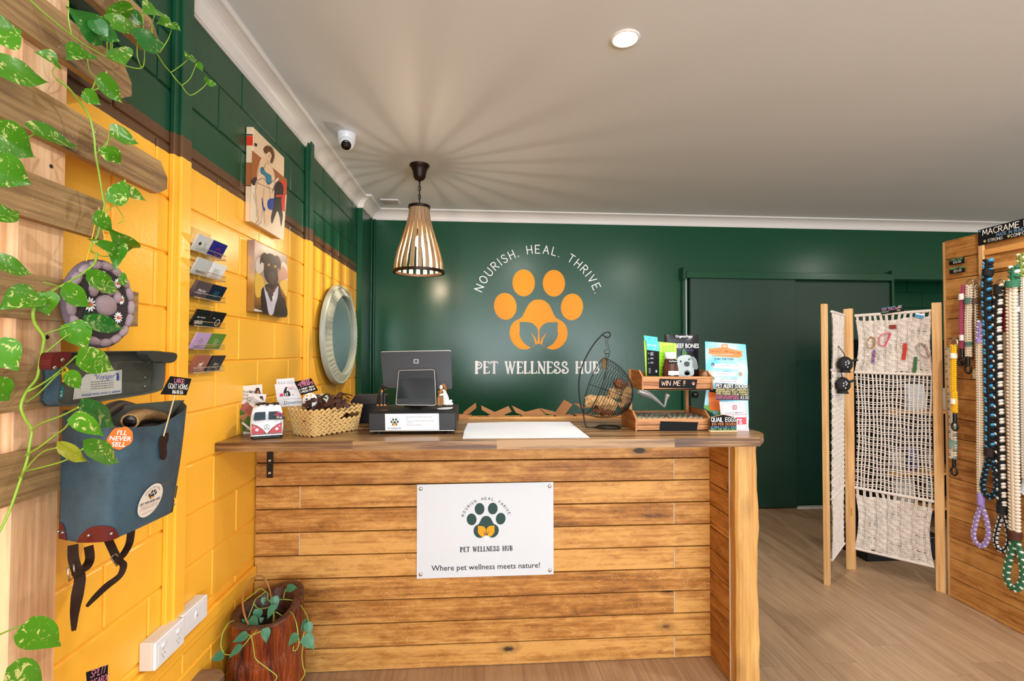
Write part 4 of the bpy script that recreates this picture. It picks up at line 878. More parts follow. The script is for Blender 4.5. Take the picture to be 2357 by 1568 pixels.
# label sheet and stickers
lb = MB(F); e_ = -.0105; pp = LP(F, [(178, 920), (182, 889), (208, 862), (290, 851), (289, 905)]); lb.poly(pp, e_, 0)
c0 = LP(F, [(187, 872)])[0]; sc_ = LP(F, [(290, 851)])[0][0]-c0[0]; sl = .06
typed(lb, '"Voyager"', c0[0]+sc_*.33, c0[1]-.006, .020, 1, e_+.0005, shear=.3)
for k in range(4): typed(lb, 'if you find this case please return to', c0[0]+sc_*.28, c0[1]-.013-.006*k, .0055, 2, e_+.0005)
typed(lb, 'VOYAGER TRAVEL GOODS CO., BRISBANE', c0[0]+sc_*.10, c0[1]-.046, .0078, 1, e_+.0005, bold=.01, sx=.9)
for a, b in ((193, 878), (280, 866)): q = LP(F, [(a, b)])[0]; lb.disc(q[0], q[1]+.004, .004, .005, e_+.0006, 10, 1); lb.rect(q[0]-.005, q[0]+.005, q[1]-.012, q[1], e_+.0006, 1)
lb.build('paper_label', [mat('old_paper', 'BDB9AE', .6, var=.15, bscale=60), mat('print_blue2', '2D4B94', .5), M_ink], cs, 'torn cream paper label with blue print')
sk = MB(F); q = LP(F, [(156, 862)])[0]; sk.disc(q[0], q[1], .018, .019, e_+.001, 24, 0); hand(sk, 'YOUR LEAD', q[0], q[1]-.013, .006, .001, 1, e_+.0016, 'c'); hand(sk, 'OK', q[0], q[1]+.006, .008, .0014, 2, e_+.0016, 'c'); sk.build('round_sticker', [mat('sticker_yellow', 'E8C51E', .4), mat('sticker_red', 'C8381C', .4), M_ink], cs, 'yellow round sticker')
sk = MB(F); q = LP(F, [(143, 902)])[0]; sk.disc(q[0], q[1], .017, .021, e_+.001, 24, 0); [typed(sk, t_, q[0], q[1]+.006-.009*i, .008, 1, e_+.0016, 'CENTER', bold=.01) for i, t_ in enumerate(('have', 'certain', 'THING'))]; sk.build('round_sticker', [mat('sticker_teal', '16797C', .4), mat('sticker_white', 'E8ECEA', .4)], cs, 'teal round sticker')
def onbody(pc, du=.006):
    """frame lying on the front sheet of the case at the photo position pc"""
    best = min(((smooth_front(i/200, j/100), i/200, j/100) for i in range(40, 190, 2) for j in range(2, 99, 2)), key=lambda t: ((t[0]-CAM).normalized()-(_r*((pc[0]-1178.5)/FPX)+_u*((784-pc[1])/FPX)+_f).normalized()).length)
    p, u, v = best; tx = (smooth_front(u+.02, v)-smooth_front(u-.02, v)).normalized(); ty = (smooth_front(u, min(1, v+.03))-smooth_front(u, v-.03)).normalized(); ty = (ty-tx*ty.dot(tx)).normalized(); z = tx.cross(ty)
    return Fr(p+z*.0025, tx, ty)
F = onbody((343, 1151)); sk = MB(F); sk.disc(0, 0, .042, .044, 0, 36, 0); z_ = .0008
for x, y, r in ((-.011, .019, 0), (-.004, .026, 0), (.005, .026, 0), (.012, .019, 0)): sk.disc(x, y-.002, .0033, .0048, z_, 14, 1)
sk.disc(0, .011, .008, .007, z_, 16, 1); sk.disc(0, .008, .004, .0035, z_+.0003, 12, 2); hand_arc(sk, 'NOURISH. HEAL. THRIVE.', 0, .008, .026, 155, 25, .003, .0005, 1, z_)
deco(sk, 'PET WELLNESS HUB', 0, -.006, .006, .0009, 1, z_); [typed(sk, t_, 0, -.014-.006*i, .0058, 3, z_, 'CENTER') for i, t_ in enumerate(('Thank you for supporting', 'an independent business'))]; typed(sk, 'www.petwellnesshub', 0, -.032, .0046, 3, z_, 'CENTER')
sk.build('round_sticker', [mat('sticker_cream', 'D9CFC2', .4), M_ink, M_lo, mat('sticker_pinkink', 'A8786C', .5)], cs, 'cream shop sticker with small paw')
F = onbody((277, 1006)); sk = MB(F); sk.poly([(.026*math.cos(a)*(1-.05*math.sin(5*a)), .027*math.sin(a)*(1-.06*math.cos(7*a))) for a in [i*PI/16 for i in range(32)]], 0, 0); [typed(sk, t_, 0, .008-.014*i, .015, 1, .0008, 'CENTER', bold=.02) for i, t_ in enumerate(("I'LL", 'NEVER', 'SELL'))]
sk.build('round_sticker', [mat('sticker_orange', 'E0702A', .4), mat('sticker_white', 'E8ECEA', .4)], cs, 'torn orange round sticker')
F = onbody((403, 1133)); sk = MB(F); sk.poly([(-.009, -.018), (.009, -.018), (.010, .016), (-.008, .018)], 0, 0); sk.line([(-.004, -.01), (.005, -.008), (.004, .008), (-.003, .006), (-.004, -.01)], .0015, .0006, 1); sk.build('paper_sticker', [mat('old_paper', 'BDB9AE', .6, var=.15, bscale=60), mat('sticker_greyink', '5A564E', .5)], cs)
# leather tab, straps with buckles
F = onbody((372, 1030)); mb = MB(F)
mb.prism([(p.x, p.y) for p in cat_rom([(-.012, .026), (.0, .030), (.013, .034), (.014, .015), (.008, .0), (.012, -.022), (.004, -.036), (-.006, -.026), (-.010, -.010), (-.014, .008)], 3, True)], 0, .006); mb.build('leather_tab', M_lea, cs, 'cracked brown leather tab')
XS = .19
def strap(pts, ws, x=XS, nm='strap'):
    P_ = cat_rom([W(a, b, 0, x+dx) for a, b, dx in pts], 5); N = len(P_); wl = []
    for i in range(N):
        f = i/(N-1)*(len(ws)-1); k = min(int(f), len(ws)-2); wl.append(ws[k]+(ws[k+1]-ws[k])*(f-k))
    return MB().ribbon(P_, wl, (CAM-P_[0]).normalized(), .003).build(nm, M_lea, cs)
strap([(168, 1255, 0), (169, 1285, 0), (176, 1310, .01), (184, 1330, .01), (178, 1370, .01), (172, 1410, 0), (170, 1452, 0)], [.019, .020, .020, .021, .023, .017, .008])
strap([(204, 1258, 0), (207, 1285, 0), (200, 1303, .01), (186, 1314, .015), (168, 1326, .015)], [.018, .018, .019, .013, .011])
strap([(248, 1240, 0), (258, 1262, 0), (268, 1282, .01), (280, 1296, .012)], [.018, .018, .018, .014])
strap([(302, 1218, .0), (298, 1250, 0), (285, 1275, .008), (272, 1287, .014), (266, 1290, .016)], [.018, .017, .016, .014, .012])
strap([(270, 1293, .012), (284, 1300, .012), (276, 1325, .008), (245, 1350, 0), (218, 1376, 0), (200, 1396, 0)], [.011, .016, .014, .016, .013, .007])
for p, q in (((155, 1309), (159, 1338)), ((255, 1284), (269, 1303))):
    a, b = W(*p, 0, XS+.012), W(*q, 0, XS+.012); c = (a-b).normalized().cross(V((0, 1, 0))).normalized()*.006; h = V((0, .016, .004))
    MB().tube([a, b, b+h, a+h], .0019, 6, closed=True).build('buckle', M_riv, cs)
# horns inside, price sign on a stick
M_horn = wood('goat_horn', '2A1A12', '6B4A2C', 'B08A5A', 1, 2, .3, 0, False)
h1 = thing('goat_horn', 'curved brown goat horn with a shiny hollow end lying in the suitcase', 'goat horn', W(310, 968, 0, .22))
P_ = cat_rom([W(299, 970, 0, .262), W(315, 958, 0, .25), (W(345, 955, 0, .235)), W(380, 962, 0, .22), W(400, 975, 0, .20)], 6); N = len(P_)
MB().tube(P_, [.020*(1-.55*i/N) for i in range(N)], 14, cap=True).build('horn', M_horn, h1)
d_ = (P_[0]-P_[1]).normalized(); MB(Fr(P_[0], d_.orthogonal(), d_.cross(d_.orthogonal()))).ell((0, 0, 0), .016, .016, .004, 14, 6, fn=lambda v: 1+.2*mnoise.noise(v*4)).build('hollow_core', mat('horn_core', '15100E', .12, bump=.8, bscale=200), h1)
h2 = thing('goat_horn', 'dark goat horn at the back left of the suitcase, half hidden by pothos leaves', 'goat horn', W(290, 950, 0, .18))
P_ = cat_rom([W(230, 960, 0, .2), W(270, 935, 0, .17), W(310, 940, 0, .16), W(345, 956, 0, .16)], 6); MB().tube(P_, [.018*(1-.5*i/len(P_)) for i in range(len(P_))], 12).build('horn', mat('dark_horn', '33241E', .45, bump=.6, bscale=90, var=.3), h2)
h3 = thing('goat_horn', 'dark goat horn lying deepest in the suitcase under the brown one', 'goat horn', W(340, 978, 0, .2))
P_ = cat_rom([W(300, 1000, 0, .225), W(340, 982, 0, .215), W(395, 985, 0, .2)], 6); MB().tube(P_, [.02*(1-.5*i/len(P_)) for i in range(len(P_))], 12).build('horn', mat('dark_horn', '33241E'), h3)
def px_card(name, label, cat, quad, ax, val, tilt, texts, mats, thick=.0015, back='black_card', stick=None, org=None, notch=None):
    """thin card whose corners are seen at quad (TL,TR,BR,BL) on the plane ax=val"""
    P4 = [W(*q, ax, v_) for q, v_ in zip(quad, (val if isinstance(val, (list, tuple)) else [val]*4))]
    c = sum(P4, V())/4; x = (P4[1]+P4[2]-P4[0]-P4[3]).normalized(); y = (P4[0]+P4[1]-P4[2]-P4[3]); z = x.cross(y).normalized(); F = Fr(c, x, z.cross(x))
    t = thing(name, label, cat, org or c); pts = LP(F, quad); MB(F).prism(pts[::-1] if notch is None else notch, -thick, 0).build('card', mats[0], t)
    return t, F, pts
M_bk = mat('black_chalk_card', '0E0F12', .75, spec=.25); M_ch = mat('chalk_white', 'EDEBE6', .7); M_chp = mat('chalk_pink', 'E08AA6', .7); M_cho = mat('chalk_orange', 'E08A50', .7); M_chg = mat('chalk_green', '7FD69A', .7); M_chb = mat('chalk_blue', '7AA6CC', .7); M_chy = mat('chalk_yellow', 'E6D690', .7); M_chr = mat('chalk_magenta', 'D8608E', .7)
t, F, p = px_card('price_sign', 'small black sign on a wooden skewer reading large goat horns, above the suitcase', 'price sign', [(393, 866), (441, 872), (429, 910), (370, 908)], 0, .30, 0, None, [M_bk])
mb = MB(F); hh = (p[0][1]-p[3][1]); hand(mb, 'LARGE:', .004, hh*.17, hh*.23, .0017, 0, align='c', gap=.16, jit=.04); hand(mb, 'GOAT HORNS', 0, -hh*.16, hh*.26, .0017, 1, align='c', gap=.12, jit=.04, sx=.9); hand(mb, '$16-50 ea'.upper(), .0, -hh*.42, hh*.17, .0018, 2, align='c', gap=.16)
mb.build('lettering', [M_chp, M_ch, M_ch], t)
MB().tube([W(403, 908, 0, .298), W(376, 1006, 0, .302)], .0018, 6).build('skewer', mat('bamboo', 'D8B483', .6), t)
# ================================================================ FLOOR LEVEL, LEFT
t, F, p = px_card('price_sign', 'black sign reading split kangaroo at the very bottom left of the wall', 'price sign', [(199, 1548), (249, 1530), (247, 1572), (203, 1590)], 0, .13, 0, None, [M_bk])
mb = MB(F); hand(mb, 'SPLIT', -.004, .006, .017, .0018, 0, align='c', rise=.0); hand(mb, 'KANGAROO', 0, -.015, .015, .0018, 1, align='c', sx=.85); mb.build('lettering', [M_chp, M_chp], t)
MB().tube([F(0, -.02, -.002), F(0, -.02, -.002)*1.0-V((0, 0, F(0, -.02, 0).z-.12))], .002, 6).build('skewer', mat('bamboo', 'D8B483', .6), t)
gb = thing('gift_bin', 'low wooden bin on the floor below the black kangaroo sign', 'bin', (.13, 1.40, 0)); MB().box(.09, .25, 1.27, 1.55, 0, .012, .002).box(.09, .25, 1.27, 1.282, 0, .13, .002).box(.09, .25, 1.538, 1.55, 0, .13, .002).box(.09, .102, 1.27, 1.55, 0, .13, .002).box(.238, .25, 1.27, 1.55, 0, .13, .002).build('bin_box', M_old, gb)
for k in range(3): MB().tube(cat_rom([(.12+.045*k, 1.31, .06), (.125+.045*k, 1.40+.03*k, .11), (.12+.045*k, 1.50, .09)], 4), .014, 8).build('chew', M_lea, gb)
bk = thing('bark_log', 'rough bark-covered log whose top shows beside the trunk planter', 'log', (.14, 2.02, 0))
c = W(458, 1562, 1, 2.0); ztop = c.z-.025
def barky(r, z0, z1, cx, cy, seed, n=48, m=18, amp=.1, tw=0):
    vs = []
    for i in range(m+1):
        z = z0+(z1-z0)*i/m
        for k in range(n):
            a = 2*PI*k/n; q = V((math.cos(a)*2.2, math.sin(a)*2.2, z*2.5+seed)); rr = r*(1+amp*mnoise.noise(q)+amp*.8*abs(mnoise.noise(V((math.cos(a)*7, math.sin(a)*7, z*4+seed)))))
            vs.append((cx+rr*math.cos(a), cy+rr*math.sin(a), z))
    return vs, [(i*n+k, i*n+(k+1) % n, (i+1)*n+(k+1) % n, (i+1)*n+k) for i in range(m) for k in range(n)]
mb = MB(); vs, fs = barky(.068, 0, ztop, c.x, 2.03, 3); mb.add(vs, fs, 0, True); mb.add(vs[-48:], [tuple(range(48))], 1); mb.build('bark', [mat('rough_bark', '6B5240', .9, bump=1, bscale=40, var=.6), mat('log_end', '8A6A4C', .8, bump=.5, bscale=80, var=.3)], bk)
# hollow red-brown trunk planter
tp = thing('trunk_planter', 'hollow glossy red-brown tree trunk used as a planter in front of the counter', 'planter', (.185, 2.30, 0))
t = NT('oiled_red_trunk'); v = t.obj((14, 14, 1.6)); n = t.noise(v, 1.6, 6, .7, 1.2); c = t.ramp(n, [(.36, lin('1C0C06')), (.45, lin('6E2A10')), (.6, lin('A04A1A')), (.78, lin('C47234'))]); t.L(c, t.b.inputs['Base Color']); t.b.inputs['Roughness'].default_value = .3; t.bump(n, 1, .03); M_trk = t.m
t = NT('trunk_rim'); n = t.noise(t.obj((1, 1, 1)), 60, 5, .7); t.L(t.ramp(n, [(.3, lin('2A1612')), (.7, lin('6A4436'))]), t.b.inputs['Base Color']); t.b.inputs['Roughness'].default_value = .3; t.bump(n, .6, .006); M_rim = t.m
cx_, cy_, n, m = .182, 2.295, 60, 22; mb = MB()
def tr(a, z):
    q = V((math.cos(a)*1.6, math.sin(a)*1.6, z*.8)); return .158*(1+.05*mnoise.noise(q)+.035*abs(mnoise.noise(V((math.cos(a)*8, math.sin(a)*8, z*2.5)))))-(.01 if z > .3 else 0)
def rimz(a): return .475+.035*math.sin(a+.6)+.012*math.sin(2*a)
vs = []
for i in range(m+1):
    for k in range(n):
        a = 2*PI*k/n; z = rimz(a)*i/m; r = tr(a, z); x_ = max(.012, cx_+r*math.cos(a)); vs.append((x_, cy_+r*math.sin(a), z))
mb.add(vs, [(i*n+k, i*n+(k+1) % n, (i+1)*n+(k+1) % n, (i+1)*n+k) for i in range(m) for k in range(n)], 0, True)
rv = []
for f, dz in ((1, 0), (.97, .006), (.80, .004), (.72, -.006), (.68, -.10), (.66, -.2)):
    for k in range(n):
        a = 2*PI*k/n; r = tr(a, .45)*f*(1+(.05*mnoise.noise(V((math.cos(a)*3, math.sin(a)*3, 9))) if f < .9 else 0)); rv.append((max(.012, cx_+r*math.cos(a)), cy_+r*math.sin(a), rimz(a)+dz))
mb.add(rv, [(i*n+k, i*n+(k+1) % n, (i+1)*n+(k+1) % n, (i+1)*n+k) for i in range(5) for k in range(n)], 1, True); mb.add(rv[-n:], [tuple(range(n))], 2)
mb.build('trunk', [M_trk, M_rim, mat('potting_soil', '120D0A', .9)], tp)
ho = thing('trailing_hoya', 'small trailing plant with blue-green leaves and a hoop growing in the trunk planter', 'plant', (.2, 2.3, .33))
MB().lathe([(.06, 0), (.07, .09), (.074, .1), (.066, .1), (.062, .085), (0, .085)], 28, (.21, 2.29, .30)).build('nursery_pot', mat('black_pot', '17191C', .45), ho, 'black plastic nursery pot')
def H(x, y): return (460+x*.18371, 1280+y*.18371)
def HW(x, y, d): p = H(x, y); return W(p[0], p[1], 1, d)
MB().tube(cat_rom([HW(620, 890, 2.2), HW(560, 740, 2.22), HW(535, 560, 2.26), HW(565, 420, 2.3), HW(640, 300, 2.33), HW(740, 250, 2.36), (HW(810, 280, 2.38)), HW(865, 390, 2.38), HW(895, 520, 2.36), HW(925, 700, 2.33), HW(938, 830, 2.3)], 5), .0042, 8).build('hoop', mat('bamboo_hoop', 'A9733F', .4, var=.3, bscale=60), ho, 'bent bamboo hoop')
M_hl = leaf_mat('hoya_leaf', '2E6A4C', '4E8C68', .0, rough=.4); M_hs = mat('hoya_stem', '9DB84A', .5)
HL = [(1085, 400, 1240, 410, 100, 2.36), (925, 510, 965, 680, 105, 2.25), (925, 610, 842, 805, 85, 2.22), (800, 520, 795, 620, 60, 2.3), (735, 660, 710, 830, 110, 2.25), (620, 790, 740, 870, 120, 2.22), (580, 850, 525, 785, 50, 2.22), (825, 900, 830, 1105, 105, 2.09),
(600, 975, 400, 1090, 100, 2.08), (520, 1110, 355, 1295, 80, 2.07), (305, 1230, 130, 1305, 110, 2.1), (1220, 975, 1102, 1140, 100, 2.11), (1345, 835, 1390, 1000, 105, 2.16), (1350, 800, 1255, 960, 80, 2.2), (1310, 1000, 1435, 1175, 150, 2.14), (780, 770, 760, 850, 50, 2.24)]
for a, b, c, d, w, dep in HL:
    B_, T_ = HW(a, b, dep), HW(c, d, dep-.012); wid = w*.15*(B_-CAM).length/FPX
    leaf(MB(), B_, T_, wid, (CAM-B_).normalized()+V((rl.uniform(-.2, .2), 0, .25)), rl.uniform(.02, .08), .18, cord=.12).build('leaf', M_hl, ho)
for pts in ([(940, 1568, 2.05), (965, 1510, 2.06), (900, 1450, 2.07), (780, 1360, 2.08), (700, 1290, 2.085), (680, 1210, 2.09), (665, 1100, 2.09), (640, 1010, 2.09), (600, 985, 2.1)], [(640, 1005, 2.09), (560, 1110, 2.08), (440, 1230, 2.08), (360, 1240, 2.09), (305, 1230, 2.1)],
[(300, 1215, 2.1), (262, 1120, 2.1), (290, 960, 2.13), (345, 860, 2.16), (410, 815, 2.2), (500, 825, 2.22), (575, 850, 2.24)], [(640, 1005, 2.09), (700, 950, 2.12), (715, 900, 2.2), (700, 860, 2.24)], [(650, 1000, 2.09), (740, 955, 2.09), (825, 940, 2.09)],
[(600, 790, 2.24), (660, 640, 2.26), (700, 540, 2.28), (740, 510, 2.3), (820, 450, 2.3)], [(680, 600, 2.28), (730, 655, 2.28), (840, 650, 2.27), (920, 610, 2.25)], [(985, 550, 2.3), (1060, 545, 2.33), (1190, 560, 2.33), (1245, 595, 2.3), (1310, 690, 2.24), (1350, 770, 2.2), (1360, 830, 2.17)],
[(1048, 535, 2.34), (1060, 470, 2.35), (1078, 410, 2.36)], [(1100, 680, 2.26), (1165, 730, 2.2), (1210, 850, 2.13), (1230, 980, 2.11), (1240, 1100, 2.11), (1215, 1170, 2.11), (1170, 1190, 2.11), (1175, 1130, 2.11)], [(1310, 950, 2.15), (1280, 1040, 2.13), (1240, 1100, 2.12)],
[(1265, 1060, 2.13), (1290, 1120, 2.13), (1280, 1250, 2.13), (1290, 1370, 2.13), (1315, 1460, 2.13), (1300, 1510, 2.13), (1240, 1590, 2.12)], [(525, 600, 2.3), (600, 530, 2.32), (680, 470, 2.34), (760, 410, 2.35), (850, 470, 2.32), (850, 540, 2.3), (925, 640, 2.26), (915, 830, 2.25)], [(950, 700, 2.26), (1040, 755, 2.25)]):
    MB().tube(cat_rom([HW(a, b, d) for a, b, d in pts], 5), .0019, 6).build('stem', M_hs, ho)
# ================================================================ CEILING FITTINGS
M_bronze = mat('dark_bronze', '2B1D18', .4, .6)
for i, (x, y) in enumerate(DOWN):
    if i == 0 or True:
        t = thing('ceiling_downlight', ['recessed round white downlight glowing in the ceiling above the counter', 'recessed downlight behind the viewer on the left', 'recessed downlight behind the viewer on the right', 'recessed downlight out of view towards the lead display', 'recessed downlight out of view far to the right'][i], 'ceiling light', (x, y, ZC))
        MB().lathe([(.050, ZC-.001), (.052, ZC-.006), (.062, ZC-.008), (.066, ZC-.001)], 36, (x, y, 0), cap=False).build('rim', M_white, t)
        MB().lathe([(.050, ZC-.004), (0, ZC-.004)], 36, (x, y, 0)).build('diffuser', mat('lit_diffuser', 'FFFFFF', .5, emit=70, ecol='FFF8F0'), t)
t = thing('security_camera', 'white dome security camera on the ceiling near the left cornice', 'camera', (.262, 3.20, ZC)); M_wc = mat('white_camera_plastic', 'E4E5E8', .3)
cc = V((.262, 3.20, 0)); rc = .058
MB().lathe([(rc, ZC-.001), (rc*1.02, ZC-.012), (rc*.97, ZC-.018), (rc*.94, ZC-.05), (rc*.75, ZC-.082), (rc*.3, ZC-.098), (0, ZC-.1)], 36, cc).build('housing', M_wc, t)
dv = (W(800, 330, 1, 3.1)-V((.262, 3.2, ZC-.065))); dv = V((.18, -.75, -.62)).normalized(); Rm = Matrix((dv.orthogonal().normalized(), dv.cross(dv.orthogonal().normalized()), dv)).transposed()
e = MB().ell((.267, 3.178, ZC-.070), .046, .046, .046, 24, 16, R=Rm).build('eyeball', M_wc, t)
FE = Fr(V((.267, 3.178, ZC-.070))+dv*.036, Rm.col[0], Rm.col[1]); MB(FE).lathe([(.031, 0), (.031, .008), (.028, .011), (0, .0095)], 28).build('lens_window', mat('black_lens', '08080A', .06), e)
MB(FE).lathe([(.011, .0100), (.011, .0115), (.006, .0115), (0, .0105)], 20).build('lens', mat('lens_ring', '4A3230', .2, .4), e)
t = thing('ceiling_vent', 'small square white vent in the ceiling near the corner cornice', 'vent', (.285, 4.63, ZC)); MB().box(.205, .375, 4.55, 4.70, ZC-.012, ZC-.001, .003).build('frame', M_white, t)
for k in range(7): MB().box(.218, .362, 4.562+.018*k, 4.570+.018*k, ZC-.016, ZC-.010, .001).build('louvre', mat('vent_grey', '8F8B86', .5), t)
# pendant lamp with timber slats
px, py = .672, 3.70
pn = thing('pendant_lamp', 'hanging lamp with a bell-shaped shade of timber slats and a glowing bulb', 'pendant lamp', (px, py, ZC))
MB().lathe([(.074, ZC), (.075, ZC-.010), (.066, ZC-.018), (.052, ZC-.05), (.044, ZC-.095), (.034, ZC-.112), (.012, ZC-.12), (.007, ZC-.13), (0, ZC-.13)], 32, (px, py, 0)).build('ceiling_rose', M_bronze, pn)
zt_, zb_ = W(966, 474, 1, py).z, W(963, 628, 1, py).z; mb = MB(); z = ZC-.128; k = 0
while z > zt_+.02:
    c = V((px, py, z-.018)); ring = [c+V(((.009*math.cos(a)) if k % 2 else 0, 0 if k % 2 else .009*math.cos(a), .021*math.sin(a))) for a in [i*PI/7 for i in range(14)]]; mb.tube(ring, .0028, 6, closed=True); z -= .033; k += 1
mb.tube([(px+.004, py, ZC-.12), (px+.003, py, zt_)], .003, 6); mb.build('chain', M_bronze, pn)
rt, rb = .076, .186
prf = [(0, rt), (.12, rt*1.03), (.3, rt*1.33), (.5, rt*1.72), (.7, rt*2.14), (.86, rt*2.38), (1, rb*.985)]
def rad(u):
    for (a, p), (b, q) in zip(prf, prf[1:]):
        if a <= u <= b: f = (u-a)/(b-a); return p+(q-p)*f
    return rb
def ring(r, z0, z1, th, name): MB().lathe([(r-th, z0), (r, z0), (r, z1), (r-th, z1), (r-th, z0)], 48, (px, py, 0), smooth=False, cap=False).build(name, M_bronze, pn)
ring(rt+.006, zt_-.022, zt_, .008, 'top_ring'); ring(rb+.008, zb_-.004, zb_+.016, .022, 'bottom_ring')
MB().box(px-rt, px+rt, py-.006, py+.006, zt_-.008, zt_-.004).box(px-.006, px+.006, py-rt, py+rt, zt_-.008, zt_-.004).build('cross_bar', M_bronze, pn)
M_sl = wood('lamp_slat', '6A4E34', '8E7050', 'B39470', 2, 1.4, .6, 3, False)
for k in range(20):
    a = 2*PI*(k+.5)/20; er, et = V((math.cos(a), math.sin(a), 0)), V((-math.sin(a), math.cos(a), 0)); vs = []; M_ = 14
    for i in range(M_+1):
        u = i/M_; r = (rad(max(0, u-.06))+rad(u)*2+rad(min(1, u+.06)))/4; w = .0105+.0045*u; z = zt_-.012+(zb_+.004-zt_+.012)*u
        for s_, q in ((-1, -.0035), (1, -.0035), (1, .0035), (-1, .0035)): vs.append(V((px, py, z))+er*(r-.004+q)+et*(s_*w))
    MB().add(vs, [(3, 2, 1, 0), tuple(M_*4+j for j in range(4))]+[(i*4+j, i*4+(j+1) % 4, (i+1)*4+(j+1) % 4, (i+1)*4+j) for i in range(M_) for j in range(4)]).build('slat', M_sl, pn)
zbulb = W(963, 556, 1, py).z
MB().lathe([(.007, zt_-.01), (.007, zbulb+.10), (.019, zbulb+.095), (.02, zbulb+.045), (.016, zbulb+.04), (0, zbulb+.04)], 20, (px, py, 0)).build('lamp_holder', M_bronze, pn)
MB().lathe([(.013, zbulb+.045), (.018, zbulb+.035), (.031, zbulb+.005), (.033, zbulb-.012), (.024, zbulb-.036), (.010, zbulb-.046), (0, zbulb-.047)], 24, (px, py, 0)).build('bulb', mat('lit_bulb', 'FFF0D8', .5, emit=35, ecol='FFD9A8'), pn)
l = D.lights.new('pendant_bulb_light', 'POINT'); l.energy = 38; l.color = (1, .80, .58); l.shadow_soft_size = .02; o = D.objects.new('pendant_bulb_light', l); COL.objects.link(o); o.location = (px, py, zbulb-.062)
# ================================================================ ON THE WORKTOP
Z = ZT+.0005
def FR(px, py, y, x=(1, 0, 0)): return Fr(W(px, py, 1, y), x, (0, 0, 1))
M_wp2 = mat('white_paper', 'E8E9EE', .5); M_pinkp = mat('brochure_pink', 'A8635C', .5); M_gr = mat('brochure_grass', '3C6A2C', .5, var=.5, bscale=300); M_dogt = mat('dog_tan', 'A87A54', .5, var=.3, bscale=250); M_dogb = mat('dog_brownhair', '4A2418', .5)
def dark_paw(mb, x, y, s, mi, z=.0012, rot=0):
    c, q = math.cos(rot), math.sin(rot)
    for a, b, r, r2 in ((-.7, .35, .22, .3), (-.27, .8, .22, .32), (.27, .8, .22, .32), (.7, .35, .22, .3), (0, -.25, .55, .45)): mb.disc(x+(a*c-b*q)*s, y+(a*q+b*c)*s, r*s, r2*s, z, 14, mi, rot)
# --- brochures
def brochure(label, quad, Y, rot):
    t, F, p = px_card('brochure', label, 'brochure', quad, 1, Y, 0, None, [M_wp2], thick=.002); t['group'] = 'dog training brochures'
    (x0, y1), (x1, _), (_, _), (_, y0) = p; w, h = x1-x0, y1-y0; mb = MB(F); x0 = min(p[0][0], p[3][0])
    mb.rect(x0, x0+w*.62, y0+h*.28, y0+h*.64, .0006, 1); mb.rect(x0, x1, y0+h*.07, y0+h*.33, .0009, 2)
    [mb.rect(x0+w*.2, x0+w*.55, y0+h*(.60-.035*k), y0+h*(.607-.035*k), .0012, 3) for k in range(7)]
    [typed(mb, s_, x0+w*.06, y0+h*(.86-.065*i), h*.075, 3, .0012) for i, s_ in enumerate(('Working', 'Wonders', 'Dog Training'))]
    dark_paw(mb, x0+w*.5, y0+h*.86, h*.035, 3)
    mb.poly([(x0+w*a, y0+h*b) for a, b in ((.70, .86), (.76, .95), (.9, .95), (.97, .84), (.95, .72), (.74, .76))], .0012, 4); mb.poly([(x0+w*a, y0+h*b) for a, b in ((.78, .88), (.88, .9), (.92, .8), (.86, .76), (.8, .8))], .0014, 5)
    mb.poly([(x0+w*a, y0+h*b) for a, b in ((.12, .10), (.30, .28), (.34, .34), (.46, .36), (.5, .28), (.52, .10))], .0014, 5)
    mb.build('print', [M_wp2, M_pinkp, M_gr, M_ink, M_dogb, M_dogt], t)
brochure('dog training brochure standing upright at the left end of the worktop', [(554, 889), (603, 885), (606, 1004), (556, 1005)], 2.42, 0)
brochure('dog training brochure leaning slightly right, in the middle of three', [(572, 905), (613, 908), (598, 1003), (559, 1000)], 2.405, 0)
brochure('front dog training brochure tilted far right behind the toy van', [(585, 903), (614, 914), (628, 930), (575, 998)][:0] or [(584, 906), (622, 935), (588, 1002), (556, 975)], 2.39, 0)
# --- toy van
bus = thing('toy_van', 'small red and white toy camper van planter on the worktop', 'ornament', W(615, 1012, 1, 2.235))
F = Fr(V((W(614, 1010, 1, 2.265).x, 2.265, Z)), V((1, .42, 0)), (0, 0, 1)); hw = .068
M_vw, M_vr, M_vg, M_vk = mat('van_white', 'E6E9EC', .25), mat('van_red', 'B5222E', .25), mat('van_window', '33434E', .12), mat('van_black', '0C0C0D', .5)
sec = [(-.98, .012), (-1, .05), (-.98, .085), (-.93, .115), (-.84, .137), (-.6, .147), (0, .150), (.6, .147), (.84, .137), (.93, .115), (.98, .085), (1, .05), (.98, .012)]
mb = MB(F); vs = []; st_ = [(-.105, .94), (-.10, 1), (-.02, 1), (0, .97), (.006, .90)]
for zz, k in st_: vs += [(x*hw*k, .012+(y-.012)*(k if zz > 0 else 1), zz-(.035*max(0, y-.08)/.07 if zz > -.1 else 0)) for x, y in sec]
n = len(sec); mb.add(vs, [(i*n+k, i*n+(k+1) % n, (i+1)*n+(k+1) % n, (i+1)*n+k) for i in range(len(st_)-1) for k in range(n)], 0, True); mb.add(vs, [tuple(range(n))[::-1], tuple((len(st_)-1)*n+k for k in range(n))], 0)
mb.build('body', M_vw, bus)
Fv = Fr(F(0, 0, .0075), F.x, F.y); sl_ = V((0, 0, 0))
Fw = Fr(F(0, .083, .0035), F.x, F.y-F.z*.50)
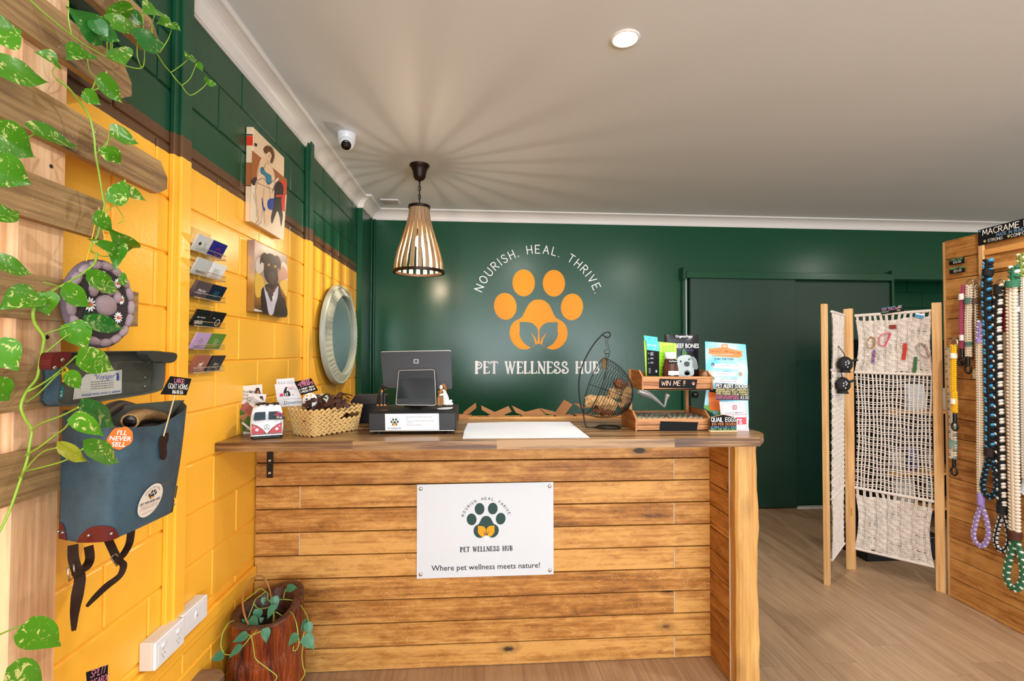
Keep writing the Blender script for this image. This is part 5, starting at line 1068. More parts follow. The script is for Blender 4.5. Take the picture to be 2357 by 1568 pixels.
for q in (-1, 1):
    MB(Fw).prism([(q*.006, .002), (q*.05, .000), (q*.053, .006), (q*.050, .034), (q*.045, .038), (q*.007, .038)][::q], -.002, .0045).build('windscreen', M_vg, bus)
    mb = MB(Fv); mb.prism([(p.x, p.y) for p in cat_rom([(q*.003, .024), (q*.02, .045), (q*.04, .060), (q*.0595, .067), (q*.0595, .055), (q*.0585, .024), (q*.03, .023)], 3, True)], -.004, .001); mb.build('nose_panel', M_vr, bus)
    mb = MB(Fv); mb.line([(q*.003, .024), (q*.02, .046), (q*.04, .0615), (q*.061, .069)], .0016, .0022); mb.build('pinstripe', M_vk, bus)
    MB(Fv).ell((q*.040, .042, .001), .0075, .0075, .004, 16, 8).build('headlight', M_vw, bus); MB(Fv).ell((q*.050, .055, .001), .003, .003, .002, 8, 6).build('indicator', M_vw, bus)
mb = MB(Fv); mb.line(arc(0, .052, .011, .011, 0, 360, 24), .0014, .0012); mb.line([(0, .063), (0, .052)], .0014, .0013); mb.line([(0, .053), (-.0075, .044)], .0014, .0013); mb.line([(0, .053), (.0075, .044)], .0014, .0013); mb.build('badge', M_vk, bus)
MB(F).box(-.066, .067, .012, .024, -.004, .016, .004).build('bumper', mat('worn_chrome', 'B9BCBE', .22, .9, bump=.5, bscale=200), bus)
mb = MB(F); mb.box(-.058, .058, 0, .013, -.10, .004, .003)
for zz in (-.08, -.03):
    for q in (-1, 1): mb.lathe([(.017, q*.046), (.017, q*.062)] if q > 0 else [(.017, -.062), (.017, -.046)], 16, (0, .0175, zz), ax=0)
mb.build('chassis', M_vk, bus)
mb = MB(F); rr = random.Random(8)
for k in range(46): mb.ell((rr.uniform(-.045, .045), .1475+rr.uniform(0, .005), rr.uniform(-.085, -.025)), .007, .004, .006, 6, 5)
mb.build('chews', mat('dark_treat', '2E1D14', .6), bus, kind='stuff')
t, F_, p = px_card('price_sign', 'tiny black sign reading small logg toy stuck over the toy van windscreen', 'price sign', [(632, 947), (652, 952), (659, 966), (633, 966)], 1, 2.252, 0, None, [mat('grey_card', '3C4244', .6)]); mb = MB(F_); [hand(mb, s_, -.001, .011-.0105*i, .0075, .0013, m_, align='c', gap=.14) for i, (s_, m_) in enumerate((('SMALL', 0), ('LOGG TOY', 0), ('$3-50', 1)))]; mb.build('lettering', [M_chr, M_ch], t)
# --- donation box
db = thing('donation_box', 'clear acrylic donation box with a white card, behind the toy van', 'donation box', W(668, 992, 1, 2.48))
a, b = W(640, 990, 1, 2.48).x, W(706, 990, 1, 2.48).x; zt = W(660, 936, 1, 2.48).z; T_ = .0025
mb = MB(); mb.box(a, b, 2.48, 2.48+T_, Z, zt).box(a, b, 2.60, 2.60+T_, Z, zt+.09).box(a, a+T_, 2.48, 2.60, Z, zt).box(b-T_, b, 2.48, 2.60, Z, zt).box(a, b, 2.48, 2.60, zt-T_, zt).box(a, b, 2.48, 2.60, Z, Z+T_); mb.build('clear_box', M_acr, db)
MB().tube([(a, 2.48, Z), (a, 2.48, zt)], .0022, 4).tube([(b, 2.48, Z), (b, 2.48, zt)], .0022, 4).tube([(a, 2.48, zt), (b, 2.48, zt)], .002, 4).tube([(a, 2.48, Z+.001), (b, 2.48, Z+.001)], .002, 4).tube([(a, 2.48, zt), (a, 2.60, zt)], .002, 4).build('polished_edge', mat('acrylic_edge', 'D8CFC4', .2), db)
MB().ribbon([(a+.06, 2.53, Z+.006), (a+.10, 2.57, Z+.02), (a+.15, 2.47, Z+.008)], .05, (0, 0, 1), .001).build('banknote', mat('banknote', 'C99A7C', .6), db)
t, F, p = px_card('donation_card', 'white card reading donation with a black and white dog drawing, on the acrylic box', 'sign', [(632, 885), (682, 882), (699, 933), (640, 938)], 1, 2.465, 0, None, [M_wp2]); mb = MB(F)
X_, Y_ = F.x, F.y; lp = lambda pts: LP(F, pts, 548, 870, .10204)
mb.poly(lp([(1030, 300), (1070, 210), (1135, 208), (1100, 240), (1095, 300), (1140, 290), (1175, 340), (1185, 390), (1165, 412), (1100, 415), (1040, 410), (1028, 350)]), .001, 0); mb.poly(lp([(1100, 320), (1120, 330), (1125, 400), (1105, 400)]), .0014, 1); mb.poly(lp([(1055, 350), (1080, 345), (1085, 405), (1060, 400)]), .0014, 1)
mb.poly(lp([(940, 365), (1015, 360), (1025, 415), (945, 428)]), .001, 2); mb.line(lp([(960, 365), (975, 345), (1000, 345), (1005, 362)]), .0016, .0012, 2)
q = lp([(1140, 250)])[0]; typed(mb, 'RED', q[0], q[1], .014, 2, .0012); q = lp([(1130, 272)])[0]; typed(mb, 'COLLAR FUND', q[0], q[1], .006, 3, .0012); q = lp([(1015, 495)])[0]; typed(mb, 'we thank you for your generous', q[0], q[1], .0075, 3, .0012); q = lp([(1030, 600)])[0]; typed(mb, 'Donation', q[0], q[1], .024, 0, .0012, shear=.15); q = lp([(1240, 385)])[0]; dark_paw(mb, q[0], q[1], .0035, 0)
mb.build('lettering', [M_ink, M_wp2, mat('ink_magenta', 'D8347A', .5), mat('ink_greyblue', '5A6A78', .5)], t)
t, F, p = px_card('paper_sheet', 'white printed sheet sticking up behind the donation card', 'paper', [(636, 873), (677, 870), (680, 905), (638, 905)], 1, 2.485, 0, None, [M_wp2]); mb = MB(F); [mb.rect(-.035+.013*k, -.030+.013*k, .002, .022, .001) for k in range(3)]; [mb.rect(.005, .036, .004+.007*k, .006+.007*k, .001) for k in range(3)]; mb.build('print', mat('print_lilac', 'B8B0C8', .5), t)
t, F, p = px_card('price_sign', 'tilted black sign reading beef straps clipped above the basket', 'price sign', [(677, 879), (716, 871), (732, 899), (693, 910)], 1, 2.37, 0, None, [M_bk]); mb = MB(F)
hand(mb, 'BEEF', .006, .018, .013, .0022, 0, align='c'); hand(mb, 'STRAPS', .004, .003, .013, .0022, 0, align='c'); hand(mb, 'A CHEWY TREAT', .002, -.012, .008, .0014, 1, align='c', sx=.85); hand(mb, '5 PIECES FOR $9', .004, -.025, .008, .0014, 1, align='c', sx=.8); hand(mb, 'NEW!', -.034, .012, .007, .0012, 0, rise=.6); mb.build('lettering', [M_chp, M_ch], t)
cl = thing('bulldog_clip', 'round white paw badge clip holding the black beef straps sign', 'clip', W(713, 935, 1, 2.36)); F = FR(714, 921, 2.36); MB(F).lathe([(.0, 0), (.033, 0), (.034, .003), (.032, .006), (0, .0065)], 28).build('badge', M_wc, cl)
mb = MB(F)
for x, y, m in ((-.012, .020, 1), (.006, .022, 1), (-.014, .004, 0), (.010, .006, 0), (.020, -.006, 0)): mb.disc(x, y, .005, .005, .0072, 12, m)
mb.build('badge_print', [M_lg, M_lo], cl); MB(F).box(-.012, .010, -.045, -.002, .005, .016, .003).build('peg', M_bk, cl); mb = MB(F); [mb.box(-.006, .004, -.018-.008*k, -.014-.008*k, .0165, .0175) for k in range(3)]; mb.build('peg_grip', M_wc, cl)
cup = thing('tub', 'upside-down pale green plastic tub on the worktop behind the basket', 'tub', W(740, 960, 1, 2.66)); c = W(740, 930, 1, 2.66); h = W(740, 908, 1, 2.66).z
MB().lathe([(.050, Z), (.052, Z+.008), (.048, Z+.012), (.036, h-.003), (.033, h), (0, h)], 28, (c.x, 2.66, 0)).build('tub_shell', mat('pale_green_plastic', 'CFE0D6', .4), cup)
# --- seagrass basket with straps
bs = thing('woven_basket', 'rectangular basket of thick plaited water hyacinth with hand holes', 'basket', (W(757, 1000, 1, 2.32).x, 2.33, Z))
M_hy = mat('water_hyacinth', 'C9A468', .65, var=.35, bscale=60, bump=.4)
FL, FRt, BK = W(716, 1010, 2, ZT), W(833, 990, 2, ZT), W(690, 985, 2, ZT)
ba = V((FL.x, FL.y+.012, 0)); bb = V((FRt.x+.0, FRt.y+.01, 0)); ux = (bb-ba).normalized(); uy = V((-ux.y, ux.x, 0)); bl_, bd = (bb-ba).length, .185; bh = W(757, 952, 1, 2.25).z-ZT+.010
def rr_path(t, ins, L=bl_, Dp=bd, r=.035):
    w, d = L-2*ins, Dp-2*ins; per = 2*(w+d); s_ = (t % 1)*per
    if s_ < w: x, y = s_, 0
    elif s_ < w+d: x, y = w, s_-w
    elif s_ < 2*w+d: x, y = w-(s_-w-d), d
    else: x, y = 0, d-(s_-2*w-d)
    cx_, cy_ = w/2, d/2; nx, ny = (x-cx_)/(w/2), (y-cy_)/(d/2); k = 1/max(1e-6, (abs(nx)**7+abs(ny)**7)**(1/7)); x, y = cx_+nx*k*w/2*1.0, cy_+ny*k*d/2
    return x+ins, y+ins
def bpos(t, z, off=0):
    fl = .012-.020*(z/bh); x, y = rr_path(t, fl); x2, y2 = rr_path(t+.004, fl); tx, ty = x2-x, y2-y; l = math.hypot(tx, ty) or 1; nx, ny = ty/l, -tx/l
    p = ba+ux*(x+nx*off)+uy*(y+ny*off); return V((p.x, p.y, Z+z)), ux*tx/l+uy*ty/l, ux*nx+uy*ny
ROW = 9
for r in range(ROW):
    mb = MB(); nk = 30; z = .010+r*(bh-.016)/(ROW-1)
    for k in range(nk):
        for q in (0, 1):
            tt = (k+.5*q+.25*(r % 2))/nk
            hole = (.17 < tt < .30 and r in (5, 6)) or (.655 < tt < .79 and r in (5, 6))
            if hole: continue
            p, tg, no = bpos(tt, z+(.0035 if q else -.0035)+(-.004 if .1 < tt < .36 and r == 7 else 0), .001); up = V((0, 0, 1 if q else -1)); m1 = (tg+up*.42).normalized(); m2 = no.cross(m1)
            mb.ell(p, .0135, .0072, .0065, 7, 5, R=Matrix((m1, m2, no)).transposed())
    mb.build('plaited_row', M_hy, bs)
mb = MB(); pts = [bpos(k/80, 0)[0]+V((0, 0, .004)) for k in range(80)]; mb.add(pts, [tuple(range(80))]); mb.build('base', M_hy, bs)
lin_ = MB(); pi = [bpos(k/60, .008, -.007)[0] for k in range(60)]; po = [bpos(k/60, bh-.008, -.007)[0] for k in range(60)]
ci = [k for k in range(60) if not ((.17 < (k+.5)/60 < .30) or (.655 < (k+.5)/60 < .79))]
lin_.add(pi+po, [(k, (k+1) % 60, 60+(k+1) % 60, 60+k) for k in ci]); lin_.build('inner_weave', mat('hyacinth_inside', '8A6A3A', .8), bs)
M_str = mat('dried_beef_strap', '3E2014', .45, bump=.8, bscale=160, var=.5); cB = ba+ux*bl_*.5+uy*bd*.5
rr = random.Random(12)
for k in range(34):
    strp = thing('beef_strap', 'dark brown dried beef strap piled in the woven basket', 'dog chew', (cB.x, cB.y, Z+bh), 'dried beef straps heaped in the basket')
    a = rr.uniform(-.9, .9)+(PI if k % 2 else 0); q = rr.uniform(-.5, .5)*bl_*.7; q2 = rr.uniform(-.25, .25)*bd; L = rr.uniform(.09, .14); zt0 = Z+bh*.45+.0020*k; hp = .035*(1-(q/(bl_*.5))**2)
    c = cB+ux*q+uy*q2; dr = ux*math.cos(a)+uy*math.sin(a)*.6; P_ = [c+dr*(L*f)+V((0, 0, zt0+hp+.03*math.sin(f*3+k)+abs(f)*.012+.008*math.sin(9*f+k))) for f in (-.5, -.3, -.1, .1, .3, .5)]
    P_ = [V((max(.40*0+min(bb.x, p.x), 0), p.y, p.z)) for p in P_]
    MB().ribbon(cat_rom(P_, 3), .016, (rr.uniform(-.6, .6), rr.uniform(-.9, -.1), 1), .004).build('strap', M_str, strp)
for k, (pa, pb, pc_) in enumerate((((747, 935), (765, 925), (783, 923)), ((700, 935), (722, 920), (728, 925)), ((775, 940), (795, 930), (800, 940)), ((757, 930), (763, 922), (766, 918)))):
    strp = thing('beef_strap', ['longest dark beef strap sticking up at the back of the basket', 'beef strap curling up at the left of the basket pile', 'wide dark beef strap at the right of the basket pile', 'short beef strap tip standing above the basket pile'][k], 'dog chew', (cB.x, cB.y, Z+bh)); MB().ribbon(cat_rom([W(*p, 1, 2.33) for p in (pa, pb, pc_)], 5), [.018, .02]*8, (0, -1, .3), .006).build('strap', M_str, strp) if False else MB().ribbon(cat_rom([W(*p, 1, 2.33) for p in (pa, pb, pc_)], 5), .017, (0, -1, .3), .005).build('strap', M_str, strp)
# --- printer
M_blk = mat('black_plastic', '101216', .4); M_blk2 = mat('black_satin', '0F1116', .4); M_navy = mat('dark_navy_plastic', '0E131C', .3)
pr = thing('receipt_printer', 'black receipt printer with white lettering behind the basket', 'printer', W(845, 990, 1, 2.62)); a, b = W(802, 960, 1, 2.71).x, W(886, 960, 1, 2.71).x; z1 = W(830, 931, 1, 2.71).z; z2 = W(840, 910, 1, 2.74).z
mb = MB(); mb.box(a, b, 2.71, 2.835, Z, z1, .004); mb.build('body', M_navy, pr); MB(Fr((0, 0, 0), (1, 0, 0), (0, 0, 1))).prism([(a, z1), (b, z1), (b, z2), (a+.03, z2)], -2.83, -2.72).build('paper_cover', mat('brown_black_plastic', '2A211D', .4), pr)
F = Fr((a, 2.7095, z1), (1, 0, 0), (0, 0, 1)); mb = MB(F); typed(mb, 'EPSON', .012, -.028, .016, 0, .001, bold=.012); mb.build('lettering', M_wc, pr)
mb = MB(F); mb.disc(.068, -.112, .004, .004, .001, 12); [mb.disc(.084+.016*k, -.112, .003, .003, .001, 12, 1) for k in range(3)]; [mb.disc(.068+.018*k, -.130, .003, .003, .001, 12, 2) for k in range(4)]; mb.build('indicator_lights', [mat('blue_led', '6FA0FF', .3, emit=4, ecol='5C90FF'), mat('dim_blue', '2A4A90', .3), mat('pale_icon', 'AFC0D8', .4)], pr)
# --- cash drawer, terminal, figurines
cdw = thing('cash_drawer', 'black metal cash drawer with a white notice card on its front', 'cash drawer', (.815, 2.5, Z)); xa, xb, yf = W(848, 990, 1, 2.345).x, W(1049, 990, 1, 2.345).x, 2.345; zt = W(950, 950, 1, yf).z; zb = Z+.014
MB().box(xa, xb, yf+.004, yf+.355, zb, zt, .004).build('case', mat('black_powder_coat', '17191D', .45, bump=.2, bscale=500), cdw)
MB().box(xa+.002, xb-.002, yf, yf+.004, zb+.006, zt-.003, .002).build('drawer', M_blk2, cdw); MB().box(xa+.006, xb-.006, yf-.003, yf+.002, zb+.001, zb+.005, .001).build('edge_strip', mat('steel', 'C8C4BC', .3, 1), cdw)
for x in (xa+.04, xb-.04):
    for y in (yf+.04, yf+.32): MB().lathe([(.014, Z), (.016, zb)], 14, (x, y, 0)).build('foot', M_blk, cdw)
t, F, p = px_card('notice_card', 'white notice card with small paw logo fixed to the black cash drawer', 'sign', [(886, 953), (1010, 952), (1011, 990), (887, 991)], 1, yf-.003, 0, None, [M_wp2], thick=.001); mb = MB(F); logo(mb, -.082, .002, .019, 0, 0, 1, 2)
hand_arc(mb, 'NOURISH. HEAL. THRIVE.', -.082, -.004, .026, 155, 25, .003, .0005, 3); deco(mb, 'PET WELLNESS HUB', -.082, -.032, .0052, .0008, 3)
for i, s_ in enumerate(('Please be aware that using EFTPOS incurs a surcharge', 'fee.', 'However, we are happy to take CASH as it is also money', 'to the bank! :)', 'Thanks for your understanding!')): typed(mb, s_, -.028, .022-(.0, .008, .019, .027, .038)[i], .0062, 3, sx=.9)
mb.build('lettering', [M_lg, M_lo, M_wp2, M_ink], t)
tm = thing('point_of_sale_screen', 'grey point of sale screen seen from behind with a black customer display in front', 'screen', (.80, 2.55, zt))
def slab(mb, F, pts, th, r=0): mb.prism(pts, -th, 0)
Yd = 2.60; F = Fr(W(958, 852, 1, Yd), (1, 0, .0), (0, .10, 1)); 
q = LP(F, [(876, 810), (1038, 807), (1041, 896), (883, 893)])
def rounded(q, r, n=5):
    out = []
    for i, p in enumerate(q):
        a, b = V(q[i-1]+(0,) if len(q[i-1]) == 2 else q[i-1]), V(q[(i+1) % len(q)]+(0,)); p = V(p+(0,)); da, db_ = (a-p).normalized()*r, (b-p).normalized()*r
        for k in range(n+1): f = k/n; out.append(tuple(((p+da)*(1-f)**2+p*2*f*(1-f)+(p+db_)*f*f)[:2]))
    return out
MB(F).prism(rounded(q, .012), -.010, .002).build('display_back', mat('space_grey_metal', '333234', .4, .5), tm)
mb = MB(F); rq = rounded(q, .012); mb.line(rq[3:10] if rq[3][0] < rq[9][0] else rq[:9], .0022, .0024); mb.build('polished_edge', mat('bright_edge', 'C9BEB4', .25, .8), tm)
c = LP(F, [(958, 832)])[0]; mb = MB(F); mb.poly(rounded([(c[0]-.021, c[1]-.018), (c[0]+.021, c[1]-.018), (c[0]+.021, c[1]+.018), (c[0]-.021, c[1]+.018)], .006), .003, 0); mb.poly(rounded([(c[0]-.014, c[1]-.0125), (c[0]+.014, c[1]-.0125), (c[0]+.014, c[1]+.0125), (c[0]-.014, c[1]+.0125)], .003), .0034, 1); mb.poly(rounded([(c[0]-.006, c[1]-.006), (c[0]+.006, c[1]-.006), (c[0]+.006, c[1]+.006), (c[0]-.006, c[1]+.006)], .002), .0038, 0); mb.build('badge', [M_blk2, mat('badge_grey', '8B898B', .4)], tm)
MB().box(F.o.x-.06, F.o.x+.06, Yd-.01, Yd+.05, zt, zt+.02, .004).box(F.o.x-.03, F.o.x+.03, Yd+.01, Yd+.03, zt+.01, F.o.z-.02, .004).build('stand', M_blk, tm)
Yt = 2.50; F = Fr(W(956, 895, 1, Yt), (1, 0, 0), (0, .20, 1)); q = LP(F, [(918, 853), (1000, 851), (1004, 933), (911, 932)])
MB(F).prism(rounded(q, .012), -.014, .0).build('customer_display', M_blk2, tm); rp = rounded(q, .012); mb = MB(F); mb.line(rp+[rp[0]], .0020, .0006); mb.build('silver_frame', mat('bright_edge', 'C9BEB4'), tm)
q2 = LP(F, [(921, 872), (998, 870), (1000, 917), (915, 918)]); mb = MB(F); mb.poly(q2, .0008); mb.build('screen_glass', mat('screen_off', '05060A', .08), tm); q3 = LP(F, [(942, 926), (971, 926), (971, 929), (942, 929)]); mb = MB(F); mb.poly(q3, .0009); mb.build('card_slot', mat('slot', '2C2C30', .5), tm)
# doberman figurine
dg = thing('dog_figurine', 'small black and tan sitting dog figurine at the left of the cash drawer top', 'figurine', W(878, 937, 1, 2.43)); Yg = 2.43; s_ = Yg/FPX
def gp(x, y, d=0): return W(820+x*.15309, 780+y*.15309, 1, Yg+d)
base = gp(375, 1025); base.z = zt
MB().lathe([(.0, zt), (.034, zt), (.034, zt+.003), (.028, zt+.006), (0, zt+.006)], 24, (base.x, Yg, 0), sy=.7).build('base', mat('figurine_base', '4A2E22', .5), dg)
M_fd, M_ft = mat('figurine_black', '16181C', .35), mat('figurine_tan', 'B8783A', .5)
P_ = [gp(370, 980, .01), gp(365, 900, .006), gp(375, 830), gp(385, 770), gp(390, 735)]; mb = MB(); mb.tube(cat_rom(P_, 4), [.0175, .018, .0185, .0185, .018, .0175, .0165, .0155, .0145, .0135, .0125, .0115, .0105, .0095, .009, .0085, .008][:17], 14)
mb.ell(gp(335, 960, .012), .012, .016, .018, 12, 8); mb.ell(gp(425, 950, .010), .010, .014, .017, 12, 8)
for x in (385, 425): mb.tube([gp(x, 860, -.008), gp(x-5, 920, -.016), gp(x-2, 995, -.02)], [.0075, .006, .005], 10)
mb.tube([gp(395, 740), gp(412, 735, -.002)], [.0115, .0105], 12); mb.tube([gp(412, 738, -.004), gp(455, 745, -.012)], [.0085, .0055], 10); mb.tube([gp(380, 715, .002), gp(370, 665, .004)], [.004, .001], 6); mb.tube([gp(400, 712, .0), gp(396, 672, .0)], [.004, .001], 6)
mb.build('body', M_fd, dg); mb = MB()
for x, d in ((325, -.012), (378, -.024), (432, -.022)): mb.ell(gp(x, 998, d), .0075, .009, .005, 10, 6)
mb.ell(gp(385, 790, -.008), .006, .006, .009, 8, 6); mb.ell(gp(438, 758, -.010), .006, .005, .003, 8, 6)
mb.build('tan_markings', M_ft, dg, 'tan paws, chest and muzzle')
# woman hugging a dog figurine
wf = thing('hugging_figurine', 'white figurine of a kneeling faceless woman hugging a brown dog on the cash drawer', 'figurine', W(1025, 937, 1, 2.43))
M_fw, M_fh, M_fb = mat('figurine_white', 'E8E4DC', .5), mat('figurine_hair', '8A5428', .5), mat('figurine_brown', '8E6232', .5)
mb = MB(); mb.tube(cat_rom([gp(1350, 985, .0), gp(1345, 900), gp(1325, 820), gp(1300, 765)], 4), [.017, .0168, .0165, .016, .0155, .0145, .0135, .012, .0115, .0105, .009, .0065, .006], 14); mb.tube(cat_rom([gp(1345, 960), gp(1400, 965, .004), gp(1450, 985, .006)], 4), [.0135, .0135, .013, .0125, .0115, .010, .0085, .007, .005], 12); mb.ell(gp(1420, 930, .01), .009, .009, .005, 8, 6)
mb.tube(cat_rom([gp(1335, 800, -.010), gp(1310, 835, -.018), gp(1250, 845, -.022)], 4), [.0062, .006, .006, .0058, .0055, .0052, .005, .0045, .004], 10)
mb.build('woman', M_fw, wf); mb = MB(); mb.ell(gp(1275, 730, -.004), .0085, .009, .0115, 14, 10); mb.build('face', mat('figurine_face', 'E6D8C4', .5), wf)
mb = MB(); mb.tube(cat_rom([gp(1280, 690, .0), gp(1315, 705, .002), gp(1340, 750, .003), gp(1345, 800, .002)], 4), [.004, .006, .0075, .0085, .009, .009, .0085, .008, .007, .006, .0045, .003, .001], 10); mb.build('hair', M_fh, wf)
mb = MB(); mb.tube(cat_rom([gp(1255, 1000, -.012), gp(1252, 920, -.012), gp(1262, 850, -.010), gp(1272, 800, -.008)], 4), [.0145, .0145, .014, .0135, .013, .0125, .012, .0115, .011, .0105, .010, .0095, .009], 12)
mb.ell(gp(1268, 795, -.012), .0105, .011, .010, 12, 8); mb.tube([gp(1262, 808, -.018), gp(1250, 822, -.026)], [.006, .004], 8); mb.ell(gp(1232, 800, -.012), .003, .004, .008, 8, 6); mb.ell(gp(1300, 798, -.016), .003, .004, .008, 8, 6)
for x in (1232, 1282): mb.tube([gp(x, 880, -.022), gp(x, 1000, -.026)], [.005, .0045], 8)
mb.build('dog', M_fb, wf); 
o = MB().prism([(p.x, p.y) for p in cat_rom([W(1006, 941, 2, zt), W(1020, 939, 2, zt), W(1042, 938, 2, zt), W(1036, 942, 2, zt), W(1012, 943, 2, zt)], 3, True)], zt+.0004, zt+.0014).build('torn_label', M_wp2, org=W(1025, 941, 2, zt)); tag(o, 'scrap of white label stuck on the cash drawer top below the white figurine', 'label')
# --- white mat
q = [W(1065, 1010, 2, Z), W(1210, 1009, 2, Z), W(1357, 1008, 2, Z), W(1332, 989, 2, Z), W(1311, 972, 2, Z), W(1190, 972, 2, Z), W(1077, 975, 2, Z), W(1069, 992, 2, Z)]
o = MB().prism([(p.x, p.y) for p in q], ZT+.0005, ZT+.003).build('counter_mat', mat('white_cloth_mat', 'DCE1E6', .6, bump=.3, bscale=300), org=(1.3, 2.45, ZT)); tag(o, 'plain white mat lying flat in the middle of the worktop', 'mat')
# --- folded cartons behind the worktop
M_cb = mat('brown_cardboard', '9A6A42', .8, var=.15, bscale=40)
def carton(label, pts, ys=(2.90, 3.02)):
    """open cardboard flaps meeting in a V; pts = flap outlines in the photo"""
    t = thing('carton_flaps', label, 'cardboard carton', W(pts[0][0][0], pts[0][0][1], 1, 2.93), 'open carton flaps along the back ledge')
    for fl in pts:
        P4 = [W(x, y, 1, 2.93+d) for x, y, d in fl]; n_ = (P4[1]-P4[0]).cross(P4[2]-P4[0]).normalized()*.0015; mb = MB(); mb.add([p+n_ for p in P4]+[p-n_ for p in P4], [(0, 1, 2, 3), (7, 6, 5, 4), (0, 4, 5, 1), (1, 5, 6, 2), (2, 6, 7, 3), (3, 7, 4, 0)]); mb.build('flap', M_cb, t)
    xs = [W(f[0][0], f[0][1], 1, 2.93).x for f in pts]; a = sum(xs)/len(xs); MB().box(a-.05, a+.05, 2.87, 2.98, 1.0, 1.245, .001).build('box_body', M_cb, t)
Q = lambda *p: [(1040+x*.18668, 740+y*.18668, d) for x, y, d in p]
carton('single carton flap rising beside the cash drawer', [Q((140, 1195, 0), (300, 1065, 0), (295, 1005, .07), (145, 1120, .07))])
carton('open carton flaps forming a V, second from the cash drawer', [Q((550, 1190, 0), (370, 1090, 0), (362, 1040, .07), (530, 1120, .07)), Q((550, 1190, 0), (738, 1112, 0), (700, 1045, .07), (530, 1120, .07))])
carton('open carton flaps forming a V in the middle of the row', [Q((960, 1188, 0), (790, 1125, 0), (738, 1040, .07), (905, 1118, .07)), Q((960, 1188, 0), (1160, 1155, 0), (1080, 1075, .07), (905, 1118, .07))])
carton('carton with its right flap standing tallest, near the wire basket chair', [Q((1370, 1185, 0), (1155, 1135, 0), (1088, 1072, .06), (1280, 1118, .06)), Q((1370, 1185, 0), (1490, 1025, 0), (1385, 965, .05), (1280, 1118, .05))])
carton('dark carton flap behind the stand pole of the wire chair', [Q((1620, 1090, 0), (1510, 1012, 0), (1560, 1015, .05), (1640, 1060, .05))])
# --- wire hanging chair
M_iron = mat('black_iron_wire', '15161A', .35, .5); Yc = 2.50
eg = thing('wire_hanging_chair', 'small black wire egg chair hanging from a curved stand on the worktop', 'display stand', W(1400, 985, 2, Z))
def ep(x, y, d=0): return W(1315+x*.15936, 750+y*.15936, 1, Yc+d)
cr = ep(520, 1450); cr.z = Z+.004; MB().tube([(cr.x+.062*math.cos(a), Yc-.02+.052*math.sin(a), Z+.005) for a in [i*PI/16 for i in range(32)]], .004, 8, closed=True).build('base_ring', M_iron, eg)
P_ = cat_rom([V((cr.x-.062, Yc-.02, Z+.004)), V((ep(215, 1400).x, Yc-.005, Z+.006)), ep(170, 1260), ep(130, 1130), ep(112, 960), ep(112, 780), ep(150, 600), ep(230, 420), ep(330, 260), ep(440, 135), ep(500, 95), ep(545, 95), ep(565, 135), ep(540, 165), ep(500, 165), ep(450, 130)], 5); MB().tube(P_, .0036, 8).build('curved_pole', M_iron, eg)
mb = MB(); mb.tube(cat_rom([ep(515, 150), ep(495, 175), ep(500, 260), ep(520, 330)], 4), .0014, 5); mb.tube(cat_rom([ep(515, 165), ep(535, 180), ep(520, 240), ep(545, 310), ep(535, 340)], 4), .0016, 5)
for (x, y, r_) in ((517, 375, 38), (520, 425, 28)): mb.tube([ep(x+r_*math.cos(a), y+r_*.9*math.sin(a), .006*math.cos(a+y)) for a in [i*PI/8 for i in range(16)]], .0016, 5, closed=True)
mb.tube([ep(545, 450), ep(490, 495)], .0016, 5); mb.build('hanging_hook', mat('hook_bronze', '3A302C', .3, .8), eg)
MB().prism([(p.x, p.z) for p in [ep(440, 465), ep(500, 480), ep(490, 630), ep(440, 625)]], 0, .006).build('top_clasp', mat('rusty_brass', '5E4420', .5, .6), eg) if False else MB(Fr((0, Yc-.006, 0), (1, 0, 0), (0, 0, 1))).prism([(p.x, p.z) for p in [ep(440, 465), ep(495, 480), ep(490, 630), ep(440, 625)]], 0, .006).build('top_clasp', mat('rusty_brass', '5E4420', .5, .6), eg)
# cage: nested rings shrinking to the mouth plane, seen from the side
mth_a, mth_b = ep(470, 500), ep(205, 1235); c0 = (mth_a+mth_b)/2; ax = (mth_a-mth_b).normalized(); Rc = (mth_a-mth_b).length/2; dpt = V((ax.z, 0, -ax.x)); depth = (ep(895, 1000)-c0).dot(dpt)*1.0
yv = V((0, 1, 0)); NR = 22
for k in range(NR):
    th = (k+.6)/NR*PI/2; r = Rc*1.10*math.cos(th)*1.0; off = depth*math.sin(th); sag = -.012*math.sin(th)
    mb = MB(); mb.tube([c0+dpt*off+ax*(r*math.cos(a)+sag)+yv*(r*.86*math.sin(a)) for a in [i*PI/18 for i in range(36)]], .0013, 5, closed=True); mb.build('wire_ring', M_iron, eg)
mb = MB()
for ph in (0, PI/2, PI, 3*PI/2): mb.tube([c0+dpt*depth*math.sin(t_)+(ax*math.cos(ph)+yv*.86*math.sin(ph))*Rc*1.10*math.cos(t_) for t_ in [i*PI/24 for i in range(13)]], .0017, 6)
mb.build('rib', M_iron, eg)
MB().tube([c0+ax*(Rc*1.10*math.cos(a))+yv*(Rc*.95*math.sin(a)) for a in [i*PI/20 for i in range(40)]], .0026, 6, closed=True).build('mouth_ring', M_iron, eg)
M_chew = mat('coffee_wood', 'A98558', .85, bump=.9, bscale=70, var=.35); M_chd = mat('bark_brown', '6A3F22', .8, bump=.7, bscale=80, var=.4)
